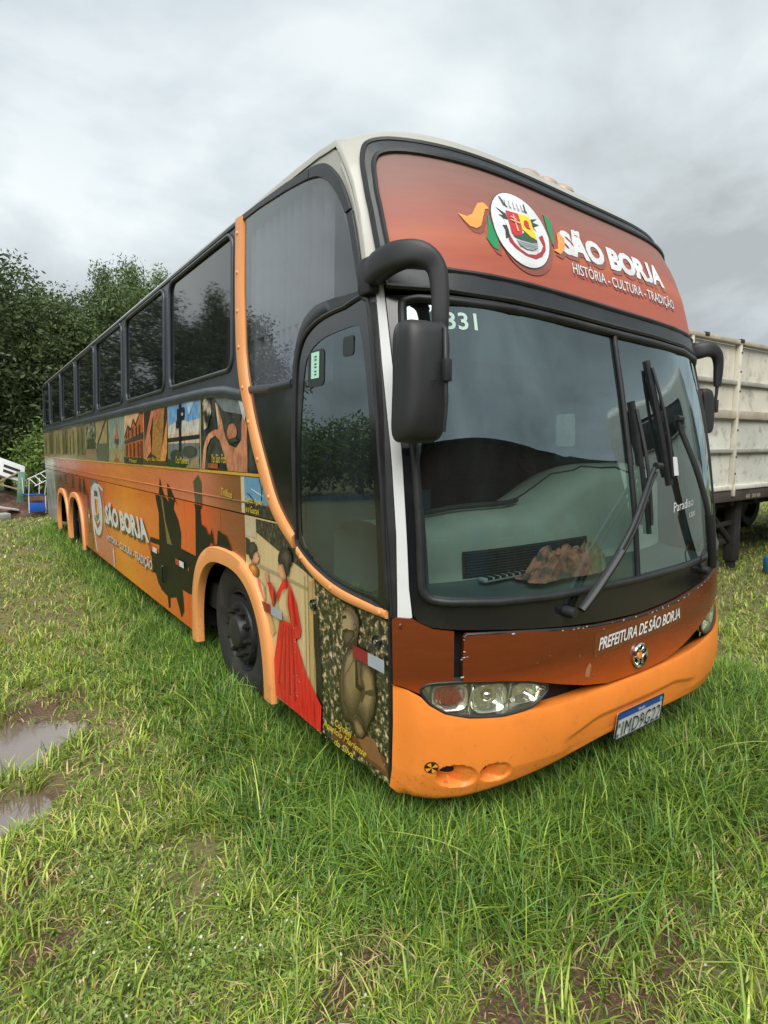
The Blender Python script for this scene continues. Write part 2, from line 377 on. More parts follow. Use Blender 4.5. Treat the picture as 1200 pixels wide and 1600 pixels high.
# outlines of the printed artwork, in metres on the coach's own surfaces
D = {
 'crest_disc': [(-0.738,2.822),(-0.708,2.866),(-0.667,2.897),(-0.631,2.908),(-0.584,2.901),(-0.537,2.881),(-0.485,2.836),(-0.443,2.786),(-0.413,2.738),(-0.402,2.692),(-0.408,2.649),(-0.439,2.608),(-0.489,2.581),(-0.544,2.579),(-0.604,2.597),(-0.657,2.633),(-0.703,2.685),(-0.731,2.741),(-0.743,2.791)],
 'crest_crown': [(-0.671,2.876),(-0.504,2.868),(-0.515,2.823),(-0.655,2.832)],
 'crest_red': [(-0.652,2.81),(-0.581,2.807),(-0.585,2.715),(-0.596,2.702),(-0.636,2.693),(-0.651,2.703),(-0.653,2.749)],
 'crest_yellow': [(-0.581,2.807),(-0.511,2.806),(-0.501,2.694),(-0.538,2.703),(-0.57,2.723),(-0.583,2.731)],
 'crest_green': [(-0.646,2.692),(-0.593,2.704),(-0.57,2.723),(-0.538,2.703),(-0.501,2.694),(-0.501,2.679),(-0.552,2.675),(-0.621,2.681)],
 'crest_water': [(-0.63,2.679),(-0.553,2.674),(-0.499,2.679),(-0.51,2.657),(-0.541,2.641),(-0.58,2.64),(-0.615,2.654)],
 'crest_heart': [(-0.557,2.776),(-0.54,2.783),(-0.529,2.773),(-0.534,2.751),(-0.528,2.739),(-0.556,2.741),(-0.565,2.756)],
 'crest_cross1': [(-0.618,2.795),(-0.611,2.797),(-0.607,2.716),(-0.616,2.715)],
 'crest_cross2': [(-0.637,2.779),(-0.632,2.785),(-0.601,2.775),(-0.605,2.769)],
 'crest_cross3': [(-0.643,2.762),(-0.638,2.768),(-0.587,2.761),(-0.591,2.753)],
 'crest_ribbon': [(-0.678,2.694),(-0.661,2.692),(-0.644,2.66),(-0.613,2.635),(-0.573,2.619),(-0.526,2.624),(-0.486,2.646),(-0.464,2.675),(-0.483,2.713),(-0.455,2.729),(-0.446,2.689),(-0.452,2.657),(-0.486,2.621),(-0.531,2.602),(-0.588,2.609),(-0.644,2.635),(-0.671,2.66)],
 'crest_sprigL': [(-0.706,2.818),(-0.656,2.793),(-0.653,2.765),(-0.678,2.766),(-0.665,2.716),(-0.662,2.686),(-0.689,2.672),(-0.684,2.713),(-0.695,2.732),(-0.67,2.736),(-0.681,2.77),(-0.701,2.782),(-0.671,2.783)],
 'crest_sprigR': [(-0.517,2.792),(-0.459,2.807),(-0.5,2.782),(-0.457,2.777),(-0.503,2.757),(-0.485,2.734),(-0.5,2.747),(-0.514,2.766)],
 'rib_orangeL': [(-0.903,2.758),(-0.864,2.749),(-0.836,2.763),(-0.813,2.795),(-0.793,2.821),(-0.763,2.83),(-0.748,2.818),(-0.741,2.804),(-0.762,2.798),(-0.787,2.753),(-0.805,2.714),(-0.829,2.699),(-0.858,2.705),(-0.88,2.727)],
 'rib_greenL': [(-0.756,2.781),(-0.754,2.758),(-0.744,2.703),(-0.731,2.661),(-0.737,2.614),(-0.762,2.623),(-0.79,2.663),(-0.772,2.709)],
 'rib_greenR': [(-0.393,2.857),(-0.348,2.817),(-0.37,2.752),(-0.383,2.693),(-0.394,2.704),(-0.4,2.767)],
 'rib_orangeR': [(-0.392,2.673),(-0.36,2.684),(-0.336,2.759),(-0.317,2.777),(-0.287,2.747),(-0.308,2.688),(-0.344,2.66)],
 'sil_ruins': [(4.026,1.419),(3.897,1.514),(3.833,1.472),(3.695,1.36),(3.587,1.302),(3.615,1.472),(3.49,1.4),(3.406,1.333),(3.449,1.258),(3.324,1.17),(3.265,1.069),(3.29,0.941),(3.096,0.937),(2.868,0.932),(2.878,0.855),(3.111,0.835),(3.135,0.769),(2.952,0.796),(2.965,0.6),(3.146,0.59),(3.292,0.588),(3.274,0.408),(3.361,0.333),(3.426,0.411),(3.494,0.482),(3.683,0.437),(3.699,0.341),(3.751,0.334),(3.769,0.434),(3.962,0.455),(4.085,0.504),(4.149,0.575),(4.267,0.581),(4.29,0.772),(3.995,0.784),(3.978,0.876),(4.312,0.864),(4.302,0.917),(3.969,0.928),(3.941,1.178),(4.013,1.291)],
 'sil_wedge': [(3.855,1.35),(3.785,1.34),(3.72,1.122),(3.551,0.931),(3.702,0.928),(3.739,1.072)],
 'sil_tower': [(2.872,1.423),(2.885,1.516),(2.757,1.566),(2.692,1.524),(2.69,1.434),(2.743,1.309),(2.733,1.203),(2.621,1.185),(2.562,1.117),(2.545,1.074),(2.713,0.99),(2.849,0.86),(2.917,0.72),(3.098,0.719),(3.085,0.813),(3.333,0.815),(3.32,0.904),(2.889,0.933),(2.85,1.3)],
 'sil_rider': [(2.547,1.059),(2.395,1.094),(2.363,1.198),(2.304,1.184),(2.208,1.174),(2.138,1.114),(2.089,1.053),(2.216,1.09),(2.375,1.082)],
 'sil_streak': [(3.588,1.476),(3.504,1.42),(3.317,1.295),(3.455,1.354)],
 'print_brown': [(1.79,2.012),(2.343,1.587),(1.923,1.598),(1.861,1.347)],
 'photo_front': [(1.923,1.598),(1.633,1.606)],
 'dress': [(1.29,1.047),(1.235,1.01),(1.172,0.93),(1.124,0.797),(1.137,0.753),(1.182,0.73),(1.214,0.753),(1.235,0.801),(1.183,0.72),(1.081,0.573),(0.914,0.448),(0.929,0.301),(1.03,0.301),(1.204,0.308),(1.469,0.312),(1.481,0.525),(1.389,0.795),(1.408,0.878),(1.417,0.931),(1.474,0.842),(1.543,0.973),(1.502,0.992),(1.43,0.929),(1.339,1.022)],
 'dress_vest': [(1.342,0.968),(1.258,1.006),(1.275,0.907),(1.241,0.804),(1.384,0.797),(1.408,0.878)],
 'hair': [(1.378,1.165),(1.34,1.207),(1.28,1.226),(1.235,1.211),(1.208,1.18),(1.209,1.143),(1.24,1.123),(1.254,1.069),(1.289,1.073),(1.321,1.126),(1.369,1.113),(1.385,1.131)],
 'face': [(1.386,1.115),(1.357,1.125),(1.321,1.12),(1.289,1.073),(1.283,1.048),(1.339,1.022),(1.35,1.041),(1.385,1.056)],
 'hand': [(1.574,1.024),(1.551,1.05),(1.52,1.039),(1.515,0.989),(1.556,0.971)],
 'lady_hair': [(1.825,1.146),(1.786,1.187),(1.727,1.196),(1.692,1.176),(1.68,1.149),(1.738,1.123),(1.772,1.071),(1.814,1.088)],
 'lady_face': [(1.763,1.108),(1.714,1.144),(1.672,1.138),(1.649,1.108),(1.672,1.07),(1.729,1.055),(1.787,1.063)],
 'gourd': [(1.828,1.033),(1.773,1.057),(1.709,1.056),(1.666,1.036),(1.668,1.001),(1.707,0.977),(1.764,0.985),(1.821,1.004)],
 'lady_body': [(1.776,1.012),(1.692,0.98),(1.585,0.942),(1.577,0.865),(1.648,0.826),(1.726,0.915)],
 'lady_arm': [(1.699,0.973),(1.665,0.973),(1.604,0.87),(1.641,0.851),(1.683,0.924)],
 'frieze': [(1.672,1.07),(1.039,1.043),(1.04,1.028),(1.673,1.047)],
 'bust_head': [(0.69,1.014),(0.66,1.037),(0.617,1.044),(0.582,1.031),(0.547,1.0),(0.542,0.963),(0.561,0.912),(0.562,0.866),(0.598,0.849),(0.647,0.835),(0.659,0.859),(0.69,0.861),(0.699,0.882),(0.689,0.905),(0.71,0.927),(0.694,0.952),(0.712,0.965),(0.699,0.991)],
 'bust_body': [(0.647,0.835),(0.585,0.866),(0.504,0.869),(0.448,0.84),(0.427,0.783),(0.418,0.709),(0.408,0.649),(0.43,0.589),(0.47,0.521),(0.5,0.462),(0.536,0.427),(0.596,0.416),(0.632,0.463),(0.695,0.459),(0.727,0.497),(0.738,0.564),(0.742,0.647),(0.72,0.717),(0.686,0.783)],
 'bust_lapel': [(0.661,0.797),(0.592,0.851),(0.587,0.799),(0.65,0.719),(0.7,0.661),(0.691,0.713)],
 'bust_sleeve': [(0.534,0.808),(0.482,0.817),(0.433,0.768),(0.418,0.658),(0.441,0.585),(0.499,0.489),(0.557,0.527),(0.593,0.533),(0.532,0.603),(0.519,0.675),(0.547,0.731)],
 'bust_base': [(0.791,0.371),(0.512,0.437),(0.357,0.419),(0.327,0.336),(0.445,0.339),(0.622,0.342),(0.834,0.316)],
 'bust_post': [(1.0,0.915),(0.941,0.921),(0.914,0.672),(0.908,0.436),(0.921,0.311),(0.975,0.442),(0.981,0.667)],
 'bust_light1': [(0.49,1.014),(0.435,1.008),(0.371,0.993),(0.309,1.039),(0.31,0.978),(0.351,0.943),(0.414,0.963)],
 'bust_front': [(0.697,0.752),(0.648,0.808),(0.586,0.852),(0.533,0.841),(0.529,0.764),(0.519,0.675),(0.55,0.583),(0.618,0.496),(0.656,0.503),(0.703,0.541),(0.709,0.644)],
 'bust_slit': [(0.587,0.792),(0.573,0.796),(0.563,0.686),(0.521,0.677),(0.531,0.65),(0.588,0.664)],
 'bust_fold': [(0.531,0.67),(0.507,0.672),(0.451,0.698),(0.418,0.69),(0.451,0.665),(0.502,0.657),(0.532,0.603),(0.543,0.613)],
 'bust_hand': [(0.618,0.496),(0.581,0.524),(0.534,0.502),(0.506,0.467),(0.535,0.434),(0.583,0.428)],
 'bust_beard': [(0.693,0.891),(0.645,0.923),(0.59,0.931),(0.584,0.906),(0.622,0.869),(0.659,0.838),(0.687,0.862)],
 'bust_hair': [(0.66,1.037),(0.617,1.044),(0.582,1.031),(0.547,1.0),(0.542,0.963),(0.551,0.928),(0.569,0.962),(0.594,0.996),(0.642,1.018),(0.69,1.007)],
 'bust_eye': [(0.693,0.976),(0.655,0.989),(0.653,0.975),(0.691,0.962)],
 'bust_mouth': [(0.693,0.906),(0.645,0.929),(0.639,0.922),(0.685,0.899)],
 'bust_ear': [(0.589,0.964),(0.573,0.971),(0.564,0.957),(0.572,0.935),(0.586,0.933)],
 'bust_neck': [(0.647,0.842),(0.597,0.883),(0.563,0.911),(0.559,0.866),(0.586,0.852)],
 'caption_box': [(0.889,0.384),(0.473,0.363),(0.768,0.445),(0.623,0.299)],
 'cam_caps': [(2.208,1.459),(2.094,1.428),(1.855,1.408),(1.595,1.364)],
}
# ================================================================== the coach
# Bus frame: x = across (kerb side with the door at x = -1.3), y = back along the bus from the bumper, z = up.
ZT = [0.15, 0.25, 0.39, 0.6, 0.75, 1.08, 1.4, 1.69, 2.0, 2.36, 2.55, 2.7, 2.85, 3.0, 3.1, 3.2, 3.3]
YT = [0.10, 0.04, 0.01, 0.0, 0.0, 0.006, 0.035, 0.077, 0.13, 0.20, 0.235, 0.275, 0.335, 0.42, 0.50, 0.62, 0.85]
def ycen(z): return float(np.interp(z, ZT, YT))
def xs(z): return -1.3 + max(0.0, min(1.0, (z - 1.75) / 1.45)) * 0.06
def yfront(x, z): return ycen(z) + 0.30 * min(1.02, abs(x) / -xs(z)) ** 4
def sst(a, b, v):
    t = max(0.0, min(1.0, (v - a) / (b - a))); return t * t * (3 - 2 * t)
def SM(y, z, off=0.0): return (xs(z) - off, y, z)            # kerb side
def SMR(y, z, off=0.0): return (-xs(z) + off, y, z)          # road side
def FM(x, z, off=0.0):                                        # front
    y = yfront(x, z)
    z = z - 0.05 * sst(1.9, 2.45, z) * x + 0.075 * max(0.0, x) ** 2 * sst(1.3, 0.8, z)
    if off == 0.0: return (x, y, z)
    h = 0.01
    gx = (yfront(x + h, z) - yfront(x - h, z)) / (2 * h); gz = (ycen(z + 0.05) - ycen(z - 0.05)) / 0.1
    l_ = math.sqrt(gx * gx + gz * gz + 1)
    return (x + off * gx / l_, y - off / l_, z + off * gz / l_)
def mirx(pts): return [(-p[0], p[1]) for p in pts]
def sym(left):
    """Left half of a closed outline (bottom centre up to top centre, x <= 0) -> whole outline."""
    return list(left) + [(-x, z) for x, z in reversed(left) if abs(x) > 1e-6]

# ---- materials
M = {}
M['cream'] = pmat('cream_paint', (0.40, 0.39, 0.345, 1), 0.38, coat=0.25, var=0.05, vscale=3, dirt=0.6, dcol=(0.24, 0.21, 0.16, 1), dscale=2.2, rvar=0.12)
M['white'] = pmat('white_pillar_paint', (0.66, 0.68, 0.68, 1), 0.4, coat=0.2, var=0.04, dirt=0.3, dcol=(0.3, 0.27, 0.22, 1), dscale=6)
M['band'] = pmat('grey_window_band_paint', (0.036, 0.045, 0.054, 1), 0.40, coat=0.15, var=0.18, vscale=2.5, dirt=0.4, dcol=(0.085, 0.09, 0.09, 1), stretch=(1, 1, 0.35), rvar=0.12)
M['trim'] = pmat('faded_black_trim', (0.020, 0.024, 0.028, 1), 0.45, var=0.2, vscale=7, dirt=0.35, dcol=(0.06, 0.06, 0.06, 1), bump=0.05)
M['rubber'] = pmat('window_rubber', (0.016, 0.017, 0.018, 1), 0.45, var=0.25, vscale=12, dirt=0.4, dcol=(0.06, 0.058, 0.055, 1), dscale=5)
M['black'] = pmat('gloss_black_panel', (0.008, 0.009, 0.010, 1), 0.18, coat=0.4, dirt=0.35, dcol=(0.05, 0.05, 0.05, 1), dscale=3, rvar=0.08)
M['gap'] = pmat('dark_recess', (0.012, 0.011, 0.010, 1), 0.85, var=0.3, vscale=20)
M['orange'] = pmat('orange_plastic', (0.82, 0.235, 0.035, 1), 0.42, coat=0.12, var=0.05, vscale=3, dirt=0.55, dcol=(0.46, 0.15, 0.035, 1), dscale=4, rvar=0.14, bump=0.03, bscale=120, splash=0.55)
M['peach'] = pmat('peach_orange_moulding', (0.80, 0.33, 0.11, 1), 0.45, var=0.06, vscale=3, dirt=0.3, dcol=(0.45, 0.22, 0.1, 1), dscale=3, rvar=0.1, splash=0.6)
M['plastic'] = pmat('mirror_black_plastic', (0.017, 0.018, 0.020, 1), 0.52, var=0.2, vscale=5, bump=0.05, bscale=260, dirt=0.5, dcol=(0.045, 0.045, 0.047, 1), dscale=3)
M['metal'] = pmat('chrome', (0.75, 0.75, 0.74, 1), 0.14, metal=1.0, var=0.05, dirt=0.3, dscale=20)
M['reflector'] = pmat('lamp_reflector', (0.72, 0.72, 0.68, 1), 0.16, metal=0.9, var=0.12, vscale=14)
M['tyre'] = pmat('tyre_rubber', (0.022, 0.021, 0.020, 1), 0.75, var=0.25, vscale=7, dirt=0.6, dcol=(0.065, 0.055, 0.042, 1), dscale=5, bump=0.25, bscale=60)
M['rim'] = pmat('painted_dark_rim', (0.02, 0.021, 0.024, 1), 0.5, var=0.25, vscale=9, dirt=0.5, dcol=(0.06, 0.052, 0.045, 1), dscale=6, bump=0.1)
M['nut'] = pmat('greasy_wheel_nut', (0.05, 0.045, 0.042, 1), 0.45, metal=0.6, var=0.4, vscale=40, dirt=0.5, dcol=(0.10, 0.06, 0.04, 1), dscale=30)
M['tint'] = pmat('dark_tinted_glass', (0.010, 0.012, 0.014, 1), 0.03, spec=0.6, dirt=0.10, dcol=(0.06, 0.065, 0.065, 1), dscale=2.0, stretch=(1, 1, 0.4))
M['wind'] = glass_mat('windscreen_glass', (0.53, 0.66, 0.64, 1), r0=0.17, dust=0.03, dcol=(0.30, 0.36, 0.35, 1), ripple=0.012, gcol=(0.78, 0.96, 1.0, 1))
M['doorglass'] = glass_mat('door_glass', (0.30, 0.42, 0.43, 1), r0=0.12, dust=0.05, dcol=(0.28, 0.36, 0.36, 1), ripple=0.02, gcol=(0.82, 0.97, 1.0, 1))
M['upglass'] = glass_mat('upper_side_glass', (0.50, 0.52, 0.56, 1), r0=0.08, dust=0.10, dcol=(0.20, 0.21, 0.25, 1), ripple=0.015)
M['lens'] = glass_mat('lamp_lens', (0.92, 0.92, 0.84, 1), r0=0.06, dust=0.07, dcol=(0.5, 0.5, 0.42, 1))
M['curtain'] = pmat('grey_curtain_cloth', (0.36, 0.36, 0.40, 1), 0.9, var=0.1, vscale=10)
M['interior'] = pmat('dark_interior', (0.030, 0.034, 0.034, 1), 0.8, var=0.2, vscale=3)
M['dash'] = pmat('grey_green_dashboard', (0.42, 0.44, 0.365, 1), 0.6, var=0.12, vscale=4, bump=0.1, bscale=200, dirt=0.4, dcol=(0.3, 0.29, 0.25, 1))
M['shelf'] = pmat('dashboard_shelf', (0.075, 0.105, 0.10, 1), 0.55, var=0.15, vscale=4, dirt=0.3, dcol=(0.2, 0.19, 0.16, 1))
M['dashdark'] = pmat('dashboard_dark', (0.035, 0.036, 0.034, 1), 0.6, var=0.2)
M['bluegrey'] = pmat('cabin_blue_trim', (0.07, 0.14, 0.17, 1), 0.6, var=0.2, vscale=5)

def wrap_mat(name, axis, stops, noise_amp=0.06, nscale=1.2, stretch=(1, 1, 1), dark=0.12, rough=0.26, gain=0.92):
    """Printed vinyl wrap: a colour blend along one axis, wobbling like a photograph of a sunset sky."""
    m, t, b = new_mat(name); l = t.links.new
    set_in(b, Roughness=rough, Coat_Weight=0.16, Coat_Roughness=0.12)
    tcx = N(t, 'ShaderNodeTexCoord'); mp = N(t, 'ShaderNodeMapping'); mp.inputs['Scale'].default_value = stretch
    l(tcx.outputs['Object'], mp.inputs[0])
    sp = N(t, 'ShaderNodeSeparateXYZ'); l(tcx.outputs['Object'], sp.inputs[0])
    lo, hi = stops[0][0], stops[-1][0]
    mr = N(t, 'ShaderNodeMapRange'); mr.inputs['From Min'].default_value = lo; mr.inputs['From Max'].default_value = hi
    l(sp.outputs[axis], mr.inputs['Value'])
    nz = N(t, 'ShaderNodeTexNoise'); nz.inputs['Scale'].default_value = nscale; nz.inputs['Detail'].default_value = 6; l(mp.outputs[0], nz.inputs['Vector'])
    ma = N(t, 'ShaderNodeMath', operation='MULTIPLY_ADD'); l(nz.outputs['Fac'], ma.inputs[0]); ma.inputs[1].default_value = noise_amp * 2
    sb = N(t, 'ShaderNodeMath', operation='SUBTRACT'); l(mr.outputs[0], sb.inputs[0]); sb.inputs[1].default_value = noise_amp
    l(sb.outputs[0], ma.inputs[2])
    rp = N(t, 'ShaderNodeValToRGB'); el = rp.color_ramp.elements
    while len(el) < len(stops): el.new(0.5)
    for k, (p, c) in enumerate(stops): el[k].position = (p - lo) / (hi - lo); el[k].color = tuple(v * gain for v in c[:3]) + (1,)
    l(ma.outputs[0], rp.inputs['Fac'])
    n2 = N(t, 'ShaderNodeTexNoise'); n2.inputs['Scale'].default_value = nscale * 5; n2.inputs['Detail'].default_value = 8; l(mp.outputs[0], n2.inputs['Vector'])
    m2 = N(t, 'ShaderNodeMapRange'); m2.inputs['To Min'].default_value = 1 - dark; m2.inputs['To Max'].default_value = 1 + dark; l(n2.outputs['Fac'], m2.inputs['Value'])
    mu = N(t, 'ShaderNodeMixRGB', blend_type='MULTIPLY'); mu.inputs['Fac'].default_value = 1; l(rp.outputs['Color'], mu.inputs[1]); l(m2.outputs[0], mu.inputs[2])
    l(mu.outputs[0], b.inputs['Base Color'])
    nr = N(t, 'ShaderNodeMapRange'); nr.inputs['To Min'].default_value = rough - 0.08; nr.inputs['To Max'].default_value = rough + 0.12; l(n2.outputs['Fac'], nr.inputs['Value']); l(nr.outputs[0], b.inputs['Roughness'])
    return m
_am = {}
def am(r, g, b, k=0.86):
    """A flat printing ink."""
    key = (r, g, b)
    if key not in _am:
        _am[key] = pmat('print_%d_%d_%d' % key, rgb(r, g, b, k), 0.28, coat=0.3, var=0.09, vscale=10, rvar=0.06)
    return _am[key]
_pm = {}
def pm(r, g, b):
    """A patch of printed photograph: the colour with photographic grain, light and dark blotches."""
    key = (r, g, b)
    if key not in _pm:
        _pm[key] = two('photo_%d_%d_%d' % key, tuple(c * 0.50 for c in rgb(r, g, b)[:3]) + (1,), tuple(min(1, c * 1.25) for c in rgb(r, g, b)[:3]) + (1,), 16, 0.30, 0.66, (1, 1.4, 0.8))
    return _pm[key]
def two(name, c1, c2, scale, lo=0.42, hi=0.58, stretch=(1, 1, 1), c3=None):
    """A printed photograph of something mottled (leaves, grain, stone)."""
    m, t, b = new_mat(name); l = t.links.new
    set_in(b, Roughness=0.28, Coat_Weight=0.3, Coat_Roughness=0.12)
    tcx = N(t, 'ShaderNodeTexCoord'); mp = N(t, 'ShaderNodeMapping'); mp.inputs['Scale'].default_value = stretch; l(tcx.outputs['Object'], mp.inputs[0])
    nz = N(t, 'ShaderNodeTexNoise'); nz.inputs['Scale'].default_value = scale; nz.inputs['Detail'].default_value = 7; nz.inputs['Roughness'].default_value = 0.65; l(mp.outputs[0], nz.inputs['Vector'])
    rp = N(t, 'ShaderNodeValToRGB'); rp.color_ramp.elements[0].position = lo; rp.color_ramp.elements[0].color = c1
    rp.color_ramp.elements[1].position = hi; rp.color_ramp.elements[1].color = c2
    if c3: q = rp.color_ramp.elements.new((lo + hi) / 2); q.color = c3
    l(nz.outputs['Fac'], rp.inputs['Fac']); l(rp.outputs['Color'], b.inputs['Base Color'])
    return m
M['wrap'] = wrap_mat('sunset_wrap', 'Y', [(1.4, rgb(120, 72, 38)), (2.2, rgb(150, 82, 42)), (2.75, rgb(226, 92, 36)), (3.4, rgb(222, 106, 40)), (4.5, rgb(226, 124, 38)), (5.4, rgb(234, 146, 40)), (6.4, rgb(226, 124, 48)), (7.6, rgb(188, 78, 40)), (9.5, rgb(140, 54, 36)), (11.4, rgb(92, 58, 48)), (11.9, rgb(150, 140, 122)), (13.4, rgb(110, 105, 88))], 0.02, 1.0, (1, 0.6, 1.6))
M['wrapup'] = wrap_mat('sunset_wrap_upper', 'Y', [(1.5, rgb(104, 78, 46)), (2.2, rgb(150, 96, 56)), (2.7, rgb(212, 128, 92)), (3.5, rgb(216, 124, 80)), (5.5, rgb(228, 134, 60)), (7.5, rgb(216, 112, 66)), (11.0, rgb(170, 78, 52)), (11.6, rgb(120, 92, 78)), (12.0, rgb(190, 182, 168)), (13.4, rgb(150, 146, 136))], 0.015, 1.0, (1, 0.5, 3))
M['hood'] = wrap_mat('hood_wrap', 'Z', [(0.60, rgb(232, 98, 28)), (0.70, rgb(190, 80, 24)), (0.82, rgb(124, 54, 18)), (1.02, rgb(134, 62, 26))], 0.12, 1.6, (1, 1, 5), 0.14, 0.24, 0.62)
M['toppanel'] = wrap_mat('upper_front_wrap', 'Z', [(2.44, rgb(222, 124, 102)), (2.58, rgb(218, 116, 92)), (2.66, rgb(230, 132, 100)), (2.74, rgb(202, 120, 104)), (2.90, rgb(178, 124, 112)), (3.05, rgb(158, 126, 116))], 0.05, 1.4, (0.8, 1, 5), 0.16, 0.55, 0.56)
for k_, v_ in (('Coat Weight', 0.0), ('Specular IOR Level', 0.35)): M['toppanel'].node_tree.nodes['Principled BSDF'].inputs[k_].default_value = v_
M['leaves'] = two('foliage_print', rgb(34, 36, 26), rgb(226, 198, 158), 30, 0.42, 0.64, c3=rgb(80, 78, 50))
M['beigewall'] = two('cream_wall_print', rgb(196, 170, 122), rgb(222, 198, 150), 8, 0.3, 0.7, (1, 6, 0.4))
M['grain'] = two('grain_print', rgb(120, 70, 30), rgb(205, 150, 80), 60, 0.4, 0.6)
M['bronze'] = two('statue_print', rgb(84, 70, 50), rgb(132, 112, 78), 22, 0.3, 0.7, (1, 1, 0.5))
M['hedge'] = two('railing_print', rgb(22, 26, 24), rgb(120, 118, 92), 26, 0.5, 0.72, (1, 3, 0.8))
M['photo1'] = two('dusk_print', rgb(112, 96, 66), rgb(176, 158, 112), 3, 0.3, 0.7)
M['photo2'] = two('ruin_print', rgb(52, 44, 34), rgb(150, 128, 90), 9, 0.35, 0.65, (1, 2.5, 0.6))
M['photo3'] = two('trees_print', rgb(36, 34, 28), rgb(196, 184, 160), 10, 0.46, 0.62)
M['darkwood'] = two('dark_grove_print', rgb(30, 32, 30), rgb(84, 86, 80), 9, 0.4, 0.7)
M['dress'] = two('red_dress_print', rgb(150, 10, 20), rgb(232, 34, 40), 9, 0.30, 0.55, (1, 5, 0.5))
M['waterfall'] = two('water_print', rgb(70, 84, 84), rgb(186, 190, 182), 5, 0.35, 0.65, (1, 3, 0.5))

bus = thing('coach_bus', 'tall orange tourist coach wrapped in printed town photographs, standing in the grass', 'bus')

# ---------------------------------------------------------------- roof and upper shell: one loft from the brow to the tail
ST = []
for z in (2.40, 2.55, 2.70, 2.85, 2.95, 3.03, 3.08):
    ST.append((ycen(z) + 0.008, z, ycen(z) + 0.305, z, -xs(z), 4.0, 1.0, 0.05))
for yc_, zc, ye, ze, kk in ((0.53, 3.145, 0.86, 3.085, 0.05), (0.61, 3.20, 0.95, 3.10, 0.045), (0.74, 3.25, 1.08, 3.115, 0.035), (0.94, 3.295, 1.30, 3.13, 0.025), (1.3, 3.33, 1.70, 3.145, 0.012), (1.8, 3.355, 2.2, 3.165, 0.0), (2.6, 3.37, 2.9, 3.168, 0.0),
                        (6.0, 3.38, 6.0, 3.168, 0), (10.0, 3.38, 10.0, 3.168, 0), (12.9, 3.38, 12.9, 3.168, 0), (13.25, 3.34, 13.25, 3.15, 0), (13.42, 3.22, 13.42, 3.10, 0), (13.46, 3.0, 13.46, 3.0, 0)):
    ST.append((yc_, zc, ye, ze, 1.245, 4.0, 9.0 if ye < 1.9 else 6.0, kk))
NU = 61
V, Fs = [], []
for (yc_, zc, ye, ze, w_, py, pz, kk) in ST:
    V.append((-w_ - 0.002, ye, ze - 0.03 + kk * w_))
    for k in range(NU):
        u = -1 + 2 * k / (NU - 1); u = math.copysign(1 - (1 - abs(u)) ** 1.6, u)
        V.append((u * w_, yc_ + (ye - yc_) * abs(u) ** py, zc + (ze - zc) * abs(u) ** pz - kk * u * w_))
    V.append((w_ + 0.002, ye, ze - 0.03 - kk * w_))
NU += 2
for i in range(len(ST) - 1):
    for k in range(NU - 1):
        Fs.append([i * NU + k, i * NU + k + 1, (i + 1) * NU + k + 1, (i + 1) * NU + k])
roof = mk('roof', V, Fs, M['cream'], bus, True, 60)
# clearance lamps on the brow
def roof_z(x, y):
    best = None
    for i in range(len(ST) - 1):
        a, b = ST[i], ST[i + 1]; u = abs(x) / 1.24
        ya = a[0] + (a[2] - a[0]) * u ** 4; yb = b[0] + (b[2] - b[0]) * u ** 4
        if ya <= y <= yb:
            t = (y - ya) / (yb - ya); za = a[1] + (a[3] - a[1]) * u ** a[6]; zb = b[1] + (b[3] - b[1]) * u ** b[6]
            return za + t * (zb - za)
    return 3.38
M['amberlens'] = pmat('faded_amber_lens', (0.42, 0.30, 0.24, 1), 0.3, var=0.25, vscale=20)
for lx, ly in ((-0.93, 0.93), (-0.17, 0.60), (-0.03, 0.595), (0.11, 0.60), (0.93, 0.93)):
    lz = roof_z(lx, ly)
    prof = [(0.0, 0.045), (0.25, 0.044), (0.6, 0.036), (0.9, 0.016), (1.0, -0.02)]
    V, Fs = [], []
    for j, (rr, hh) in enumerate(prof):
        for k in range(20):
            a = 2 * math.pi * k / 20
            V.append((lx + 0.058 * rr * math.cos(a), ly + 0.05 * rr * math.sin(a), lz - 0.03 * lx * (abs(lx) < 0.5) + hh * 0.42 + (0.5 if abs(lx) < 0.5 else 0.2) * 0.05 * rr * math.sin(a)))
    for j in range(len(prof) - 1):
        for k in range(20): Fs.append([j * 20 + k, j * 20 + (k + 1) % 20, (j + 1) * 20 + (k + 1) % 20, (j + 1) * 20 + k])
    mk('clearance_lamp', V, Fs, M['amberlens'], roof, True, 60)

# ---------------------------------------------------------------- upper front panel (printed) with its black frame
Lout = [(0, 2.36), (-0.35, 2.362), (-0.7, 2.365), (-1.0, 2.37), (-1.20, 2.375), (-1.213, 2.45), (-1.215, 2.6), (-1.213, 2.75), (-1.202, 2.88), (-1.182, 2.97), (-1.15, 3.03), (-1.09, 3.06), (-1.0, 3.066), (-0.8, 3.06), (-0.6, 3.053), (-0.4, 3.047), (-0.2, 3.044), (0, 3.043)]
Linn = [(0, 2.445), (-0.35, 2.446), (-0.6, 2.448), (-0.8, 2.45), (-1.0, 2.453), (-1.135, 2.457), (-1.163, 2.48), (-1.17, 2.6), (-1.168, 2.77), (-1.155, 2.88), (-1.135, 2.945), (-1.10, 2.982), (-1.03, 2.996), (-0.85, 2.99), (-0.63, 2.983), (-0.45, 2.978), (-0.25, 2.975), (0, 2.974)]
Linn = [(x - 0.022 * sst(1.0, 1.13, -x), z) for x, z in Linn]; Lout = [(x - 0.010 * sst(1.0, 1.15, -x), z) for x, z in Lout]
def sm_half(h): return smooth_loop(h, 3, False)
Lout = Lout[:5] + sm_half(Lout[5:]); Linn = Linn[:5] + sm_half(Linn[5:])
fr_up = patch('upper_front_frame', sym(Lout), FM, M['trim'], bus, off=0.014, th=0.04, step=0.08, holes=[sym(Linn)])
